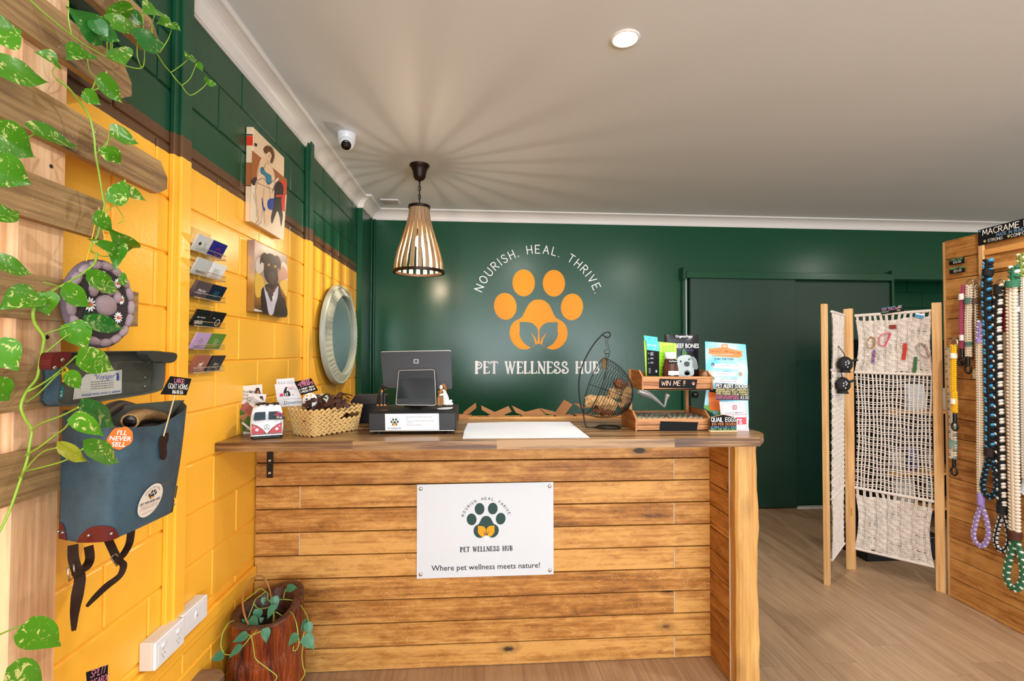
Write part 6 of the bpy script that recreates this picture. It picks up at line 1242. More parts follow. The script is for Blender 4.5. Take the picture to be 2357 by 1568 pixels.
def chunk(label, pts, rad, d, m, sd):
    t = thing('wood_chew', label, 'dog chew', ep(*pts[0], d), 'wood chews in the wire chair'); P_ = cat_rom([ep(x, y, d) for x, y in pts], 9)
    mb = MB(); mb.tube(P_, [rad*(.75+.5*math.sin(PI*min(1, (i+1)/len(P_)))) for i in range(len(P_))], 18); mb.v = [p+V((mnoise.noise(p*48+V((sd, 0, 0))), mnoise.noise(p*48+V((0, sd, 0))), mnoise.noise(p*48+V((0, 0, sd)))))*.018+V((1, 0, 1))*mnoise.noise(p*130)*.004 for p in mb.v]; mb.build('chunk', m, t)
chunk('thick pale gnarled wood chew lying along the bottom of the wire chair', [(200, 1110), (330, 1090), (500, 1120), (640, 1160)], .024, -.005, M_chew, 1)
chunk('dark wood chew under the pale one in the wire chair', [(330, 1200), (480, 1220), (640, 1230)], .018, .005, M_chd, 2)
chunk('pale wood chew curving up the rear side of the wire chair', [(700, 1160), (770, 1080), (800, 980), (810, 900)], .020, 0, M_chew, 3)
chunk('short square-cut brown wood chew at the top of the wire chair heap', [(640, 800), (700, 850), (760, 890)], .020, .01, M_chd, 4)
chunk('middle wood chew leaning between the others in the wire chair', [(520, 1020), (610, 980), (700, 930)], .020, .02, M_chew, 5)
# --- two-tier crate stand
M_cr = wood('scorched_pine', '230F06', '7A421C', 'C08650', 0, 1.6, .55, 4, False, 2.6); M_crz = wood('scorched_pine_upright', '2A1206', '86491E', 'C4874C', 2, 1.6, .5, 4, False, 1.6); M_cry = wood('scorched_pine_side', '3E1E0C', '8A4E24', 'B97C42', 1, 1.6, .5, 4, False, 1.6)
cs2 = thing('crate_stand', 'two-tier scorched timber crate stand near the right end of the worktop', 'display stand', (2.08, 2.5, Z))
yl, yu = 2.375, 2.42; xl0, xl1 = W(1466, 985, 1, yl).x, W(1632, 985, 1, yl).x; zl0, zl1 = Z, W(1540, 964, 1, yl).z; xu0, xu1 = W(1481, 880, 1, yu).x, W(1637, 880, 1, yu).x; zu0, zu1 = W(1540, 898, 1, yu).z, W(1540, 867, 1, yu).z
def crate(x0, x1, y0, y1, z0, z1, hb, hs, nm):
    MB().box(x0, x1, y0, y0+.010, z0, (z0+z1)/2-.0008, .001).box(x0, x1, y0, y0+.010, (z0+z1)/2+.0008, z1, .001).build('front_slat', M_cr, cs2)
    MB().box(x0, x1, y1-.010, y1, z0, hb, .001).build('back_board', M_cr, cs2); MB().box(x0, x1, y0, y1, z0, z0+.006).build('floor_board', M_cr, cs2)
    for x, q in ((x0-.008, 1), (x1, -1)):
        FS_ = Fr((x, 0, 0), (0, 1, 0), (0, 0, 1)); MB(FS_).prism([(y0-.002, z0), (y1, z0), (y1, hs), (y0+.05, hs), (y0-.002, z1)], 0, .008).build('side_board', M_cry, cs2)
crate(xl0, xl1, yl, yl+.24, zl0, zl1, zl1+.012, zl1+.035, 'lower'); crate(xu0, xu1, yu, yu+.17, zu0, zu1, zu1+.015, zu1+.030, 'upper')
for x in (xu0-.020, xl1-.024):
    MB().box(x, x+.016, 2.5915, 2.6045, Z+.01, zu1+.03 if x < 2 else zu0+.02, .001).build('upright', M_crz, cs2)
F = Fr((0, yu-.001, 0), (1, 0, 0), (0, 0, 1)); q = LP(F, [(1518, 872), (1605, 874), (1601, 895), (1517, 893)]); MB(F).prism(q[::-1], 0, .002).build('chalk_panel', M_bk, cs2)
mb = MB(Fr((0, yu-.0035, 0), (1, 0, 0), (0, 0, 1))); hh = q[0][1]-q[3][1]; hand(mb, 'WIN ME !!', q[3][0]+.010, q[3][1]+hh*.26, hh*.52, .0024, 0, gap=.14, slant=.12); dark_paw(mb, q[1][0]-.022, q[3][1]+hh*.42, hh*.20, 1); mb.build('lettering', [mat('chalk_peach', 'F0C0A8', .7), mat('chalk_coral', 'F0A090', .7)], cs2, 'pink chalk lettering and paw')
F = Fr((0, yl-.001, 0), (1, 0, 0), (0, 0, 1)); q = LP(F, [(1520, 970), (1607, 972), (1603, 993), (1518, 992)]); MB(F).prism(q[::-1], 0, .002).build('chalk_panel', M_bk, cs2)
# contents of the upper crate
M_lime = mat('lime_rubber', 'A6E832', .4); t = thing('slow_feed_mat', 'lime green grid feeding mat standing in the upper crate', 'pet feeding mat', W(1530, 860, 1, yu+.03)); Ym = yu+.102
F = Fr((0, Ym, 0), (1, 0, 0), (0, 0, 1)); G_ = lambda pts: LP(F, pts, 1460, 760, .08929)
q = G_([(250, 265), (640, 310), (1085, 345), (1080, 1180), (300, 1180)]); mb = MB(F); mb.prism([G_([(250, 265)])[0], G_([(300, 1185)])[0], G_([(1085, 1180)])[0], G_([(1090, 345)])[0]][::1], -.004, 0); mb.build('mat_sheet', M_lime, t)
mb = MB(F); a, b = G_([(735, 400)])[0], G_([(1010, 1180)])[0]
for k in range(10):
    y = a[1]-(a[1]-b[1])*k/9; x0 = G_([(640, 0)])[0][0] if k > 1 else a[0]; mb.box(x0, b[0], y-.0012, y+.0012, 0, .004)
for k in range(5): x = a[0]-.018+(b[0]-a[0]+.018)*k/4; mb.box(x-.0012, x+.0012, b[1], a[1], 0, .004)
mb.build('grid_ridge', M_lime, t)
t = thing('lick_mat_pack', 'turquoise and black cardboard pack leaning on the lime green mat', 'packet', W(1505, 860, 1, Ym-.008)); F = Fr((0, Ym-.008, 0), (1, 0, 0), (0, 0, 1)); G_ = lambda pts: LP(F, pts, 1460, 760, .08929)
MB(F).prism(G_([(325, 510), (330, 1180), (640, 1180), (640, 550)]), -.003, 0).build('sleeve', M_bk, t); MB(F).prism(G_([(245, 135), (258, 265), (300, 275), (325, 510), (640, 550), (638, 320), (600, 300), (595, 185)]), -.003, .0005).build('header_card', mat('turquoise_card', '35B5BE', .4), t)
mb = MB(F); q = G_([(315, 400), (470, 420), (480, 500), (370, 220), (545, 255)]); typed(mb, 'Licki', q[0][0], q[0][1], .013, 0, .0014); typed(mb, 'Mat', q[1][0]-.001, q[1][1], .014, 0, .0014, bold=.02); typed(mb, 'Tuff', q[2][0], q[2][1], .008, 0, .0014); mb.rect(q[3][0], q[3][0]+.010, q[3][1]-.0015, q[3][1]+.001, .0012, 1); mb.disc(q[4][0], q[4][1], .0015, .0025, .0012, 8, 1)
for i, yy in enumerate((600, 740, 850, 1010)):
    for j in range((4, 2, 2, 5)[i]): r_ = G_([(410 if i < 3 else 370, yy-20+24*j*(1 if i < 3 else 1.2))])[0]; mb.rect(r_[0], r_[0]+(.017 if i < 3 else .010), r_[1], r_[1]+.0012, .0012, 0)
    if i < 3: r_ = G_([(365, yy)])[0]; mb.line(arc(r_[0], r_[1], .0028, .0035, 0, 360, 12), .001, .0012, 2)
r_ = G_([(565, 1060)])[0]; mb.disc(r_[0], r_[1], .0055, .009, .0012, 16, 3); mb.disc(r_[0]+.001, r_[1]-.002, .002, .006, .0016, 10, 0)
mb.build('print', [M_wp2, M_ink, mat('cyan_ink', '58B8CC', .4), mat('grey_dogprint', '6E7690', .5)], t)
t = thing('treat_jar', 'small brown jar with a white lid standing in front of the green mat', 'jar', W(1543, 867, 1, yu+.028)); Yj = yu+.056; c = W(1543, 840, 1, Yj); r_ = .0145; zj = lambda py: W(1543, py, 1, Yj).z
MB().lathe([(.030, zu0+.007), (.041, zu0+.009), (.042, zj(862)), (.040, zj(848)), (.033, zj(834)), (.027, zj(826)), (.026, zj(822))], 24, (c.x, Yj, 0)).build('jar_glass', mat('brown_jar', '4E2A22', .15), t)
MB().lathe([(.0275, zj(826)), (.0285, zj(825)), (.0280, zj(812)), (.026, zj(811)), (0, zj(811))], 24, (c.x, Yj, 0)).build('lid', M_wc, t)
F = Fr((c.x, Yj-.0432, zj(858)), (1, 0, 0), (0, .0, 1)); mb = MB(F); mb.rect(-.028, .028, -.010, .010, 0, 0); [typed(mb, s_, 0, .001-.007*i, .0068, 1, .0004, 'CENTER') for i, s_ in enumerate(('BEST WITH WATER', 'OR AS A MEAL'))]; mb.build('label', [M_wp2, M_ink], t)
F = Fr((c.x, Yj-.0365, zj(832)), (1, 0, 0), (0, .35, 1)); mb = MB(F); mb.rect(-.022, .022, -.009, .009, 0, 0); typed(mb, 'ForPaws', 0, -.003, .012, 1, .0004, 'CENTER'); mb.build('label', [M_bk, M_wp2], t)
t = thing('bone_tub', 'tall black pouch of beef bones with a grey dog face', 'packet', W(1570, 867, 1, Ym+.02)); Yb = Ym+.028; ca, cb_ = W(1531, 800, 1, Yb-.01).x, W(1610, 800, 1, Yb-.01).x; rw = (cb_-ca)/2; cxb = (ca+cb_)/2; zt_b = W(1575, 770, 1, Yb-.02).z
N = 40; mb = MB(); vs = []; hs_ = [(zu0+.008, 1, 1), (zu0+.05, 1, 1), (zt_b-.03, 1, .7), (zt_b, 1, .35)]
for z, a, b in hs_: vs += [(cxb+rw*a*math.cos(2*PI*k/N), Yb+.025*b*math.sin(2*PI*k/N), z) for k in range(N)]
mb.add(vs, [(i*N+k, i*N+(k+1) % N, (i+1)*N+(k+1) % N, (i+1)*N+k) for i in range(3) for k in range(N)], 0, True); mb.add(vs, [tuple(range(3*N, 4*N)), tuple(range(N))[::-1]], 0); mb.build('pouch', mat('black_gloss_foil', '17171B', .18), t)
F = Fr((0, Yb-.0265, 0), (1, 0, 0), (0, 0, 1)); G_ = lambda pts: LP(F, pts, 1460, 760, .08929); mb = MB(F); z_ = .0
q = G_([(1060, 190), (1080, 465), (1145, 540)]); typed(mb, 'OrganicPaws', q[0][0], q[0][1], .0185, 0, z_, sx=.95, bold=.01); typed(mb, 'BEEF BONES', G_([(1665, 0)])[0][0], q[1][1]+.001, .0330, 0, z_, 'RIGHT', bold=.012, sx=.74); typed(mb, 'RAW & NATURAL', q[2][0], q[2][1], .0105, 4, z_)
mb.poly(LPs(F, [(1110, 1180), (1095, 780), (1160, 680), (1300, 640), (1420, 650), (1480, 690), (1520, 680), (1600, 780), (1640, 960), (1600, 1020), (1540, 1010), (1500, 1180)], 1460, 760, .08929), z_, 1); mb.poly(LPs(F, [(1440, 720), (1480, 690), (1530, 690), (1630, 880), (1620, 1010), (1560, 1010), (1500, 950), (1500, 800)], 1460, 760, .08929), z_+.0004, 2)
for pts, m_ in (([(1285, 850), (1320, 810), (1400, 820), (1425, 870), (1400, 930), (1330, 940), (1285, 900)], 3), ([(1170, 800), (1195, 780), (1220, 800), (1210, 830), (1180, 830)], 3), ([(1390, 745), (1415, 730), (1440, 750), (1425, 780), (1395, 775)], 3), ([(1290, 1090), (1350, 1030), (1430, 1080), (1420, 1150), (1320, 1160)], 3), ([(1300, 1100), (1360, 1080), (1415, 1110), (1390, 1155), (1320, 1155)], 5)): mb.poly(LPs(F, pts, 1460, 760, .08929), z_+.0007, m_)
mb.poly(LPs(F, [(1225, 620), (1240, 520), (1270, 450), (1310, 520), (1360, 610), (1290, 640)], 1460, 760, .08929), z_-.0002, 6)
mb.build('print', [M_wp2, mat('dog_print_grey', 'A8B4B4', .5, var=.25, bscale=150), mat('dog_print_dark', '6E7A7A', .5), M_ink, mat('violet_ink', '5A4A9A', .5), mat('dog_print_pale', 'D8DCDC', .5), mat('green_print', '2E6A1C', .5)], t)
t = thing('paper_parcel', 'small crumpled kraft parcel at the right end of the upper crate', 'parcel', W(1625, 862, 1, yu+.05)); c = W(1622, 858, 1, yu+.05); MB().ell((c.x, yu+.05, zu1+.0), .016, .02, .022, 12, 8, fn=lambda v: 1+.25*mnoise.noise(v*3)).build('parcel', mat('kraft_crumple', '8A6A4C', .7, var=.4, bscale=90), t)
t = thing('antler_chew', 'grey wrapped antler chew hanging behind the crate between its tiers', 'dog chew', W(1500, 920, 1, 2.66)); MB().tube(cat_rom([W(1470, 900, 1, 2.66), W(1495, 910, 1, 2.66), W(1512, 922, 1, 2.66), W(1530, 938, 1, 2.66)], 4), [.016, .018, .02, .018, .016, .014, .012, .012, .010, .008, .006, .005, .003], 10).build('antler', mat('silver_wrap', 'A8A49E', .3, .3, bump=1, bscale=60), t)
t = thing('antler_chew', 'second grey antler tip, right of the larger wrapped antler', 'dog chew', W(1530, 920, 1, 2.66)); MB().tube(cat_rom([W(1538, 908, 1, 2.66), W(1534, 918, 1, 2.66), W(1530, 936, 1, 2.66)], 4), [.012, .013, .012, .010, .009, .007, .006, .005, .004], 10).build('antler', mat('silver_wrap', 'A8A49E'), t)
# quail egg trays in the lower crate
M_egg = mat('quail_egg', 'D9CDA8', .5, var=.45, bscale=260); M_trap = acrylic('thin_clear_tray', 'F4FAFC', 1.1, .08); rr = random.Random(6)
for tr_ in range(2):
    for lv in range(1):
        x0 = xl0+.006+tr_*(xl1-xl0-.008)/2; x1 = x0+(xl1-xl0-.016)/2; z0 = zl1-.026
        t = thing('egg_tray', ['clear plastic tray of quail eggs in the left half of the lower crate', 'clear plastic tray of quail eggs in the right half of the lower crate'][tr_], 'egg tray', (x0, yl+.1, z0))
        mb = MB(); nx, ny = 6, 3; vs = []; R_, C2 = 12, 24
        for j in range(R_+1):
            for i in range(C2+1): u, v = i/C2, j/R_; vs.append((x0+(x1-x0)*u, yl+.014+.17*v, z0+.030+.009*abs(math.sin(PI*nx*u))*abs(math.sin(PI*ny*v))-(.02 if i in (0, C2) or j in (0, R_) else 0)))
        mb.add(vs, [(j*(C2+1)+i, j*(C2+1)+i+1, (j+1)*(C2+1)+i+1, (j+1)*(C2+1)+i) for j in range(R_) for i in range(C2)], smooth=True); mb.build('clear_lid', M_trap, t)
        MB().box(x0, x1, yl+.014, yl+.184, z0-.030, z0-.026).box(x0, x1, yl+.013, yl+.0145, z0+.004, z0+.010).build('tray_base', M_trap, t)
        for i in range(nx):
            for j in range(ny):
                e = thing('quail_egg', 'small speckled cream quail egg under the clear lid of a tray', 'egg', (x0+(x1-x0)*(i+.5)/nx, yl+.028+.17*(j+.3)/ny, z0+.01), 'quail eggs in the lower crate'); MB().ell(tuple(e.location), .0125, .0125, .0165, 12, 8).build('shell', M_egg, e)
# --- poster stand, stickers, quail egg sign
Yp = 2.47; t = thing('poster_holder', 'clear upright holder with a sky-blue wellness poster at the right end of the worktop', 'poster holder', W(1675, 992, 1, Yp)); F = Fr(W(1675, 890, 1, Yp), (1, 0, 0), (0, .06, 1))
G_ = lambda pts, d=0: LP(F, pts, 1615, 780, .07653, d=d)
# the stand lifts the sheet: corners as seen
q = LP(F, [(1623, 786), (1716, 793), (1724, 987), (1645, 987)]); MB(F).prism([q[0], q[3], q[2], q[1]], -.006, -.003).build('clear_back', M_acr, t)
mb = MB(F); mb.prism(G_([(105, 80), (140, 1500), (70, 2080), (420, 2300), (450, 2700), (1400, 2700), (1420, 2400), (1385, 1380), (1390, 1000), (1325, 170)]), -.002, 0); sky = NT('poster_sky'); n_ = sky.noise(sky.obj((1, 1, 1)), 8, 2); sky.L(sky.ramp(n_, [(.35, lin('4FC0E8')), (.65, lin('B8E6F6'))]), sky.b.inputs['Base Color']); sky.b.inputs['Roughness'].default_value = .25; mb.build('poster_sheet', sky.m, t)
mb = MB(F); z_ = .0006
mb.poly(G_([(180, 300), (380, 280), (620, 255), (800, 275), (1000, 330), (1245, 380), (1200, 455), (1255, 530), (1180, 530), (1160, 575), (900, 560), (330, 520), (275, 455), (180, 440), (230, 375)]), z_, 0)
mb.poly(LPs(F, [(585, 250), (580, 200), (610, 160), (690, 145), (770, 165), (800, 215), (790, 270), (690, 290)], 1615, 780, .07653), z_, 1); mb.poly(LPs(F, [(640, 205), (690, 190), (740, 205), (735, 255), (690, 270), (645, 255)], 1615, 780, .07653), z_+.0004, 2); [mb.disc(*G_([p])[0], .0012, .0014, z_+.0008, 8, 3) for p in ((650, 190), (725, 190), (688, 215))]
def tx(s, p, sz, m, **k): a_ = G_([p])[0]; typed(mb, s, a_[0], a_[1], sz, m, z_+.001, **k)
for i, ch in enumerate("February's Wellness Win"): a_ = G_([(255+i*40, 395-28*math.sin(PI*i/24)+i*3.4)])[0]; typed(mb, ch, a_[0], a_[1], .0125, 3, z_+.001)
tx('HYDRATION & COOLING EDITION', (305, 490), .0072, 4); tx('JOIN THE FUN!', (385, 640), .0155, 5, bold=.015)
def pill(x0, x1, y0, y1, sk_): 
    a_ = G_([(x0, y0), (x1, y0+sk_), (x1, y1+sk_), (x0, y1)]); mb.poly(rounded(a_, .006), z_, 4)
pill(330, 1310, 740, 880, 50); pill(120, 1040, 960, 1090, 45); pill(350, 1290, 1180, 1320, 50); 
tx('Organic Beef Bones (1kg bag)', (550, 820), .0085, 3, sx=.95); tx('Marrow Chews - 1 x Beef Marrow', (260, 1000), .0085, 3, sx=.95); tx("& 1 x Goat's Milk Marrow", (340, 1065), .0085, 3, sx=.95); tx('Beef Bone Broth with Ginger', (545, 1235), .0085, 3, sx=.95); tx('& Turmeric (once trusted)', (560, 1300), .0085, 3, sx=.95)
for p, m_ in (((335, 775), 6), ((1165, 1065), 7), ((330, 1190), 6)): a_ = G_([p])[0]; mb.disc(a_[0], a_[1], .0105, .0105, z_+.0004, 24, m_)
a_ = G_([(335, 765)])[0]; mb.disc(a_[0], a_[1], .006, .006, z_+.0008, 16, 8); a_ = G_([(330, 800)])[0]; mb.disc(a_[0], a_[1], .003, .002, z_+.001, 12, 4)
mb.rect(G_([(1080, 0)])[0][0], G_([(1240, 0)])[0][0], G_([(0, 1085)])[0][1], G_([(0, 1065)])[0][1], z_+.0008, 9)
mb.poly(G_([(78, 2000), (600, 2000), (600, 2330), (430, 2300), (78, 2080)]), z_, 10); mb.poly(G_([(200, 1600), (560, 1620), (560, 2180), (300, 2160), (230, 2100)]), z_+.0004, 0); mb.poly(G_([(230, 1500), (560, 1520), (560, 1640), (230, 1600)]), z_+.0006, 3); mb.poly(G_([(330, 2160), (500, 2160), (480, 2290), (350, 2280)]), z_+.0004, 11)
mb.build('poster_print', [mat('poster_orange', 'EE7A34', .4), mat('poster_puppy', 'C98A6A', .5), mat('poster_puppy2', 'E0B090', .5), M_ink, M_wp2, mat('poster_brown', '4A3A34', .5), mat('poster_green', '5A7A5A', .5, var=.4, bscale=200), mat('poster_mix', '8E8070', .5, var=.5, bscale=200), mat('poster_blue', '2A4AA0', .5), mat('poster_tan', 'C8A070', .5), mat('poster_grass', '6AA83C', .5), mat('poster_cyan', '8ACBE0', .4)], t)
MB().box(W(1660, 990, 1, 2.4).x, W(1722, 990, 1, 2.4).x, 2.366, 2.468, ZT+.0008, ZT+.003).build('clear_foot', M_acr, t)
t, F, p = px_card('price_sign', 'black chalk sign reading pet alert sticker on the front of the blue poster', 'price sign', [(1647, 882), (1725, 886), (1725, 922), (1648, 921)], 1, 2.372, 0, None, [mat('slate_card', '262C30', .6)]); mb = MB(F); h = p[0][1]-p[3][1]; x0 = p[0][0]+.004
for s_, yy, hh, m_, sx_ in (('PET ALERT STICKER', .25, .20, 0, .82), ('DESIGNED TO ALERT EMERGENCY', .10, .09, 1, 1.02), ('RESPONDERS THAT ANIMALS', -.03, .09, 1, 1.02), ('ARE INSIDE YOUR HOME!', -.16, .09, 1, 1.02), ('PLACE ON WINDOWS,', -.29, .085, 2, 1), ('DOORS OR ENTRY AREAS', -.41, .085, 2, 1)): hand(mb, s_, x0, yy*h, hh*h, max(.0009, hh*h*.15), m_, gap=.16, sx=(p[1][0]-x0-(.006 if m_ < 2 else .055))/hand_w(s_, hh*h, .16)*(1 if m_ else .97))
hand(mb, '$3.50', p[1][0]-.045, -.38*h, .16*h, .0014, 0); mb.build('lettering', [M_ch, M_chy, M_chr], t)
t, F, p = px_card('emergency_sticker', 'white and red in case of emergency pets sticker leaning on the poster holder', 'sticker', [(1656, 925), (1717, 925), (1724, 993), (1664, 995)], 1, 2.362, 0, None, [M_wp2]); mb = MB(F); w = p[1][0]-p[0][0]; h = p[0][1]-p[3][1]; x0, y0 = -w/2, -h/2
rp = rounded([(x0+.006, y0+.008), (x0+w-.006, y0+.008), (x0+w-.008, y0+h-.006), (x0+.004, y0+h-.006)], .006); mb.line(rp+[rp[0]], .0014, .0008, 0); mb.disc(.002, h*.31, .011, .011, .0008, 20, 0); mb.disc(.002, h*.31, .007, .007, .001, 16, 1); mb.disc(.002, h*.31, .004, .004, .0012, 10, 0); [mb.disc(.002+.011*math.cos(a), h*.31+.011*math.sin(a), .0035, .0035, .0009, 8, 0) for a in (PI/4, 3*PI/4, 5*PI/4, 7*PI/4)]
typed(mb, 'IN CASE OF EMERGENCY', .002, h*.11, .0088, 2, .0012, 'CENTER', bold=.01); typed(mb, 'SAVE OUR', .004, h*.02, .0075, 0, .0012, 'CENTER'); mb.rect(x0+.006, x0+w-.006, h*.065, h*.08, .001, 0); mb.rect(x0+.008, x0+w-.008, -h*.26, -h*.02, .0008, 3); typed(mb, 'PETS', .004, -h*.235, .034, 1, .0012, 'CENTER', bold=.02); typed(mb, 'call', x0+w*.72, -h*.34, .004, 2, .0012)
mb.build('print', [mat('sticker_crimson', 'A8283C', .4), M_wp2, M_ink, mat('sticker_redband', 'C84450', .4)], t)
Yq = 2.335; t = thing('quail_egg_sign', 'small house-shaped black chalkboard reading quail eggs in a pale wooden foot', 'price sign', W(1664, 998, 1, Yq)); F = Fr((0, Yq, 0), (1, 0, 0), (0, 0, 1)); G_ = lambda pts: LP(F, pts, 1610, 860, .095658)
MB(F).prism(G_([(255, 1370), (890, 1375), (890, 1060), (570, 985), (255, 1055)]), -.003, 0).build('chalkboard', M_bk, t); mb = MB(F); mb.line(G_([(255, 1055), (570, 985), (890, 1060)]), .0016, .0005, 0); mb.build('painted_rim', mat('bamboo', 'D8B483', .6), t)
a, b = G_([(235, 1480)])[0], G_([(905, 1365)])[0]; MB(F).box(a[0], b[0], ZT+.0005, b[1], -.014, .010, .002).build('wooden_foot', mat('pale_pine_foot', 'D9B48A', .6, var=.1, bscale=50), t)
mb = MB(F)
for s_, yy, xx, hh, m_ in (('QUAIL EGGS', 1160, 280, 100, 0), ('$10 PER DOZEN', 1248, 295, 58, 1), ('VITAMINS A E B12 & MORE', 1308, 265, 36, 2), ('GREAT FOR SKIN & COAT', 1360, 262, 38, 3)):
    p_ = G_([(xx, yy)])[0]; hh_ = hh*.095658*Yq/FPX; wmax = G_([(865, 0)])[0][0]-p_[0]; sx_ = wmax/hand_w(s_, hh_, .2); hand(mb, s_, p_[0], p_[1], hh_, hh_*.14, m_, gap=.2, sx=sx_)
mb.build('lettering', [M_ch, M_cho, M_chb, M_chg], t)
# ================================================================ WOVEN CORD SCREEN
M_tim = wood('screen_timber', '9A6A36', 'C4935A', 'DDB37C', 2, 1.2, .5, 3, False, 1.3); M_cord = mat('cotton_cord', 'D6CBC0', .8, bump=.5, bscale=500, var=.08); M_cord2 = M_cord
PA, PB, PC = W(1904, 1346, 2, 0), W(1957, 1308, 2, 0), W(2166, 1362, 2, 0)
scr = thing('folding_screen', 'folding screen of white woven cotton cord between upright timber posts', 'screen', ((PA+PC)/2))
def post_(P, d, w, t_, h, off=0):
    F = Fr(P, d, (0, 0, 1)); MB(F).box(-w/2+off, w/2+off, 0, h, -t_/2, t_/2, .002).build('post', M_tim, scr)
dAB, dBC = (PB-PA).normalized(), (PC-PB).normalized()
post_(PA, dAB, .040, .032, W(1905, 700, 1, PA.y).z); post_(PB-dAB*.022, dAB, .034, .030, W(1950, 712, 1, PB.y).z); post_(PB+dBC*.018, dBC, .034, .034, W(1955, 711, 1, PB.y).z); post_(PC, dBC, .052, .036, W(2160, 697, 1, PC.y).z)
MB().tube([PB+V((0, -.02, .4)), PB+V((0, -.02, .46))], .005, 8).tube([PB+V((0, -.02, 1.5)), PB+V((0, -.02, 1.56))], .005, 8).build('hinge', mat('hinge_brass', 'B08A40', .3, .9), scr)
def weave(F, tl, tr, bl, br, nw, nf, dense, rr_, seed):
    """cord panel between four local corners: nw warps, nf wefts"""
    R_ = random.Random(seed); mb = MB(F); P = lambda u, v: ((tl[0]*(1-u)+tr[0]*u)*(1-v)+(bl[0]*(1-u)+br[0]*u)*v, (tl[1]*(1-u)+tr[1]*u)*(1-v)+(bl[1]*(1-u)+br[1]*u)*v)
    def Q(u, v, z=0):
        wv = math.sin(PI*v)*(.055 if dense else .03); x, y = P(.5+(u-.5)*(1-wv*2), v); return (x, y+(.006 if dense else .004)*math.sin(u*7+v*9+seed)+.003*math.sin(u*17+v*23), z)
    sc_ = [(i+.5)/nw+R_.uniform(-.1, .1)/nw for i in range(nw)]; sp = .10 if not dense else .12
    for i, u in enumerate(sc_):
        for s_ in (-1, 1): mb.tube([Q(u+s_*sp/nw+(.1/nw*math.sin(v*11+i)), v/ (12 if not dense else 10), .0) for v in range(0, (13 if not dense else 11))], rr_, 5, cap=False)
    v0 = .10 if dense else .03
    for j in range(nf):
        v = v0+(1-v0-.02)*(j+.5)/nf; n = nw*2; ph = j % 2; dr = R_.uniform(-.006, .006); dv = [R_.uniform(-.12, .12)/nf for _ in range(4)]
        for s_ in ((-1, 1) if not dense else (-1, 0, 1)):
            pts = []
            for k in range(n+1):
                u = k/n; z = rr_*.95*(1 if ((k//1+ph*1) % 4 in (0, 1)) else -1) if dense else rr_*1.6*(1 if (k+ph*2) % 4 < 2 else -1)
                pts.append(Q(u, v+s_*(.16 if not dense else .31)/nf+dv[int(u*3)]*math.sin(u*9), z))
            mb.tube(cat_rom(pts, 2) if dense else pts, rr_*(1.0 if dense else 1.1), 5, cap=False)
    mb.build('weave', M_cord, scr)
def rail_(F, a, b, r):
    pts = [(a[0]+(b[0]-a[0])*k/60, a[1]+(b[1]-a[1])*k/60, 0) for k in range(61)]; MB(F).tube(pts, [r*(1.0+.14*(k % 2)) for k in range(61)], 8).build('cord_wrapped_bar', M_cord, scr)
FB = Fr(PB, dBC, (0, 0, 1)); K = [LP(FB, [(1967, a), (2151, b)]) for a, b in ((727, 715), (857, 863), (1122, 1155), (1262, 1305))]
for i, (nw, nf, de, r_) in enumerate(((13, 17, True, .0044), (19, 19, False, .0031), (12, 16, True, .0046))):
    (a, b), (c, d) = K[i], K[i+1]; weave(FB, a, b, c, d, nw, nf, de, r_, i+1)
for a, b in K: rail_(FB, a, b, .0105)
FA = Fr(PA, dAB, (0, 0, 1)); KA = [LP(FA, [(1914, a), (1943, b)]) for a, b in ((717, 726), (852, 851), (1150, 1117), (1290, 1250))]
for i, (nw, nf, de, r_) in enumerate(((11, 19, True, .0038), (20, 24, False, .0036), (11, 18, True, .0038))):
    (a, b), (c, d) = KA[i], KA[i+1]; weave(FA, a, b, c, d, nw, nf, de, r_, i+5)
for a, b in KA: rail_(FA, a, b, .009)
# things hung on the screen
def SP(x, y, d=.012): p = LP(FB, [(x, y)], 1860, 660, .21682, d)[0]; return FB(p[0], p[1], d)
def collar(label, pts, w, m, closed=False, x=None):
    t = thing('pet_collar', label, 'pet collar', SP(*pts[0]), 'pet collars on the woven screen'); P_ = cat_rom([SP(a, b, .018) for a, b in pts], 4, closed)
    if closed: P_.append(P_[0])
    MB().ribbon(P_, w, list([FB.z*.35+(p-sum(P_, V())/len(P_)).normalized() for p in P_]) if closed else tuple(FB.z), .0025).build('band', m, t)
    if x: MB().ell(SP(*x, .026), .0055, .0055, .0055, 10, 8).build('bell', mat('steel', 'C8C4BC'), t)
    return t
def patt(name, a, b, c, sc):
    t = NT(name); v = t.N('ShaderNodeTexVoronoi'); v.inputs['Scale'].default_value = sc; t.L(t.obj(), v.inputs['Vector']); s_ = t.N('ShaderNodeSeparateColor'); t.L(v.outputs['Color'], s_.inputs[0]); r = t.ramp(s_.outputs[0], [(0, lin(a)), (.34, lin(b)), (.67, lin(c))]); t.n['Color Ramp'].color_ramp.interpolation = 'CONSTANT'; t.L(r, t.b.inputs['Base Color']); return t.m
collar('hot pink collar loop near the top middle of the screen', [(755, 600), (760, 540), (800, 500), (870, 495), (860, 540), (830, 600), (805, 635), (775, 625)], .009, mat('hot_pink', 'E01C68', .5), True, (808, 680))
collar('yellow and brown patterned collar loop left of the pink one', [(625, 620), (640, 560), (670, 535), (700, 550), (705, 600), (690, 650), (650, 655)], .010, patt('yellow_brown_weave', 'D8A020', '5A3A28', 'A8602A', 220), True, (620, 672))
collar('multicoloured patterned collar hanging straight below the yellow and brown one', [(705, 670), (700, 720), (695, 770), (690, 815)], .014, patt('blue_pink_print', '3A6ACC', 'D84A6A', '2A2A4A', 260), False, (727, 705))
collar('red woven collar hanging straight on the right half of the screen', [(1030, 600), (1030, 660), (1022, 720), (1015, 778)], .020, mat('red_collar', 'B8201C', .5, var=.3, bscale=500), False, (1058, 660))
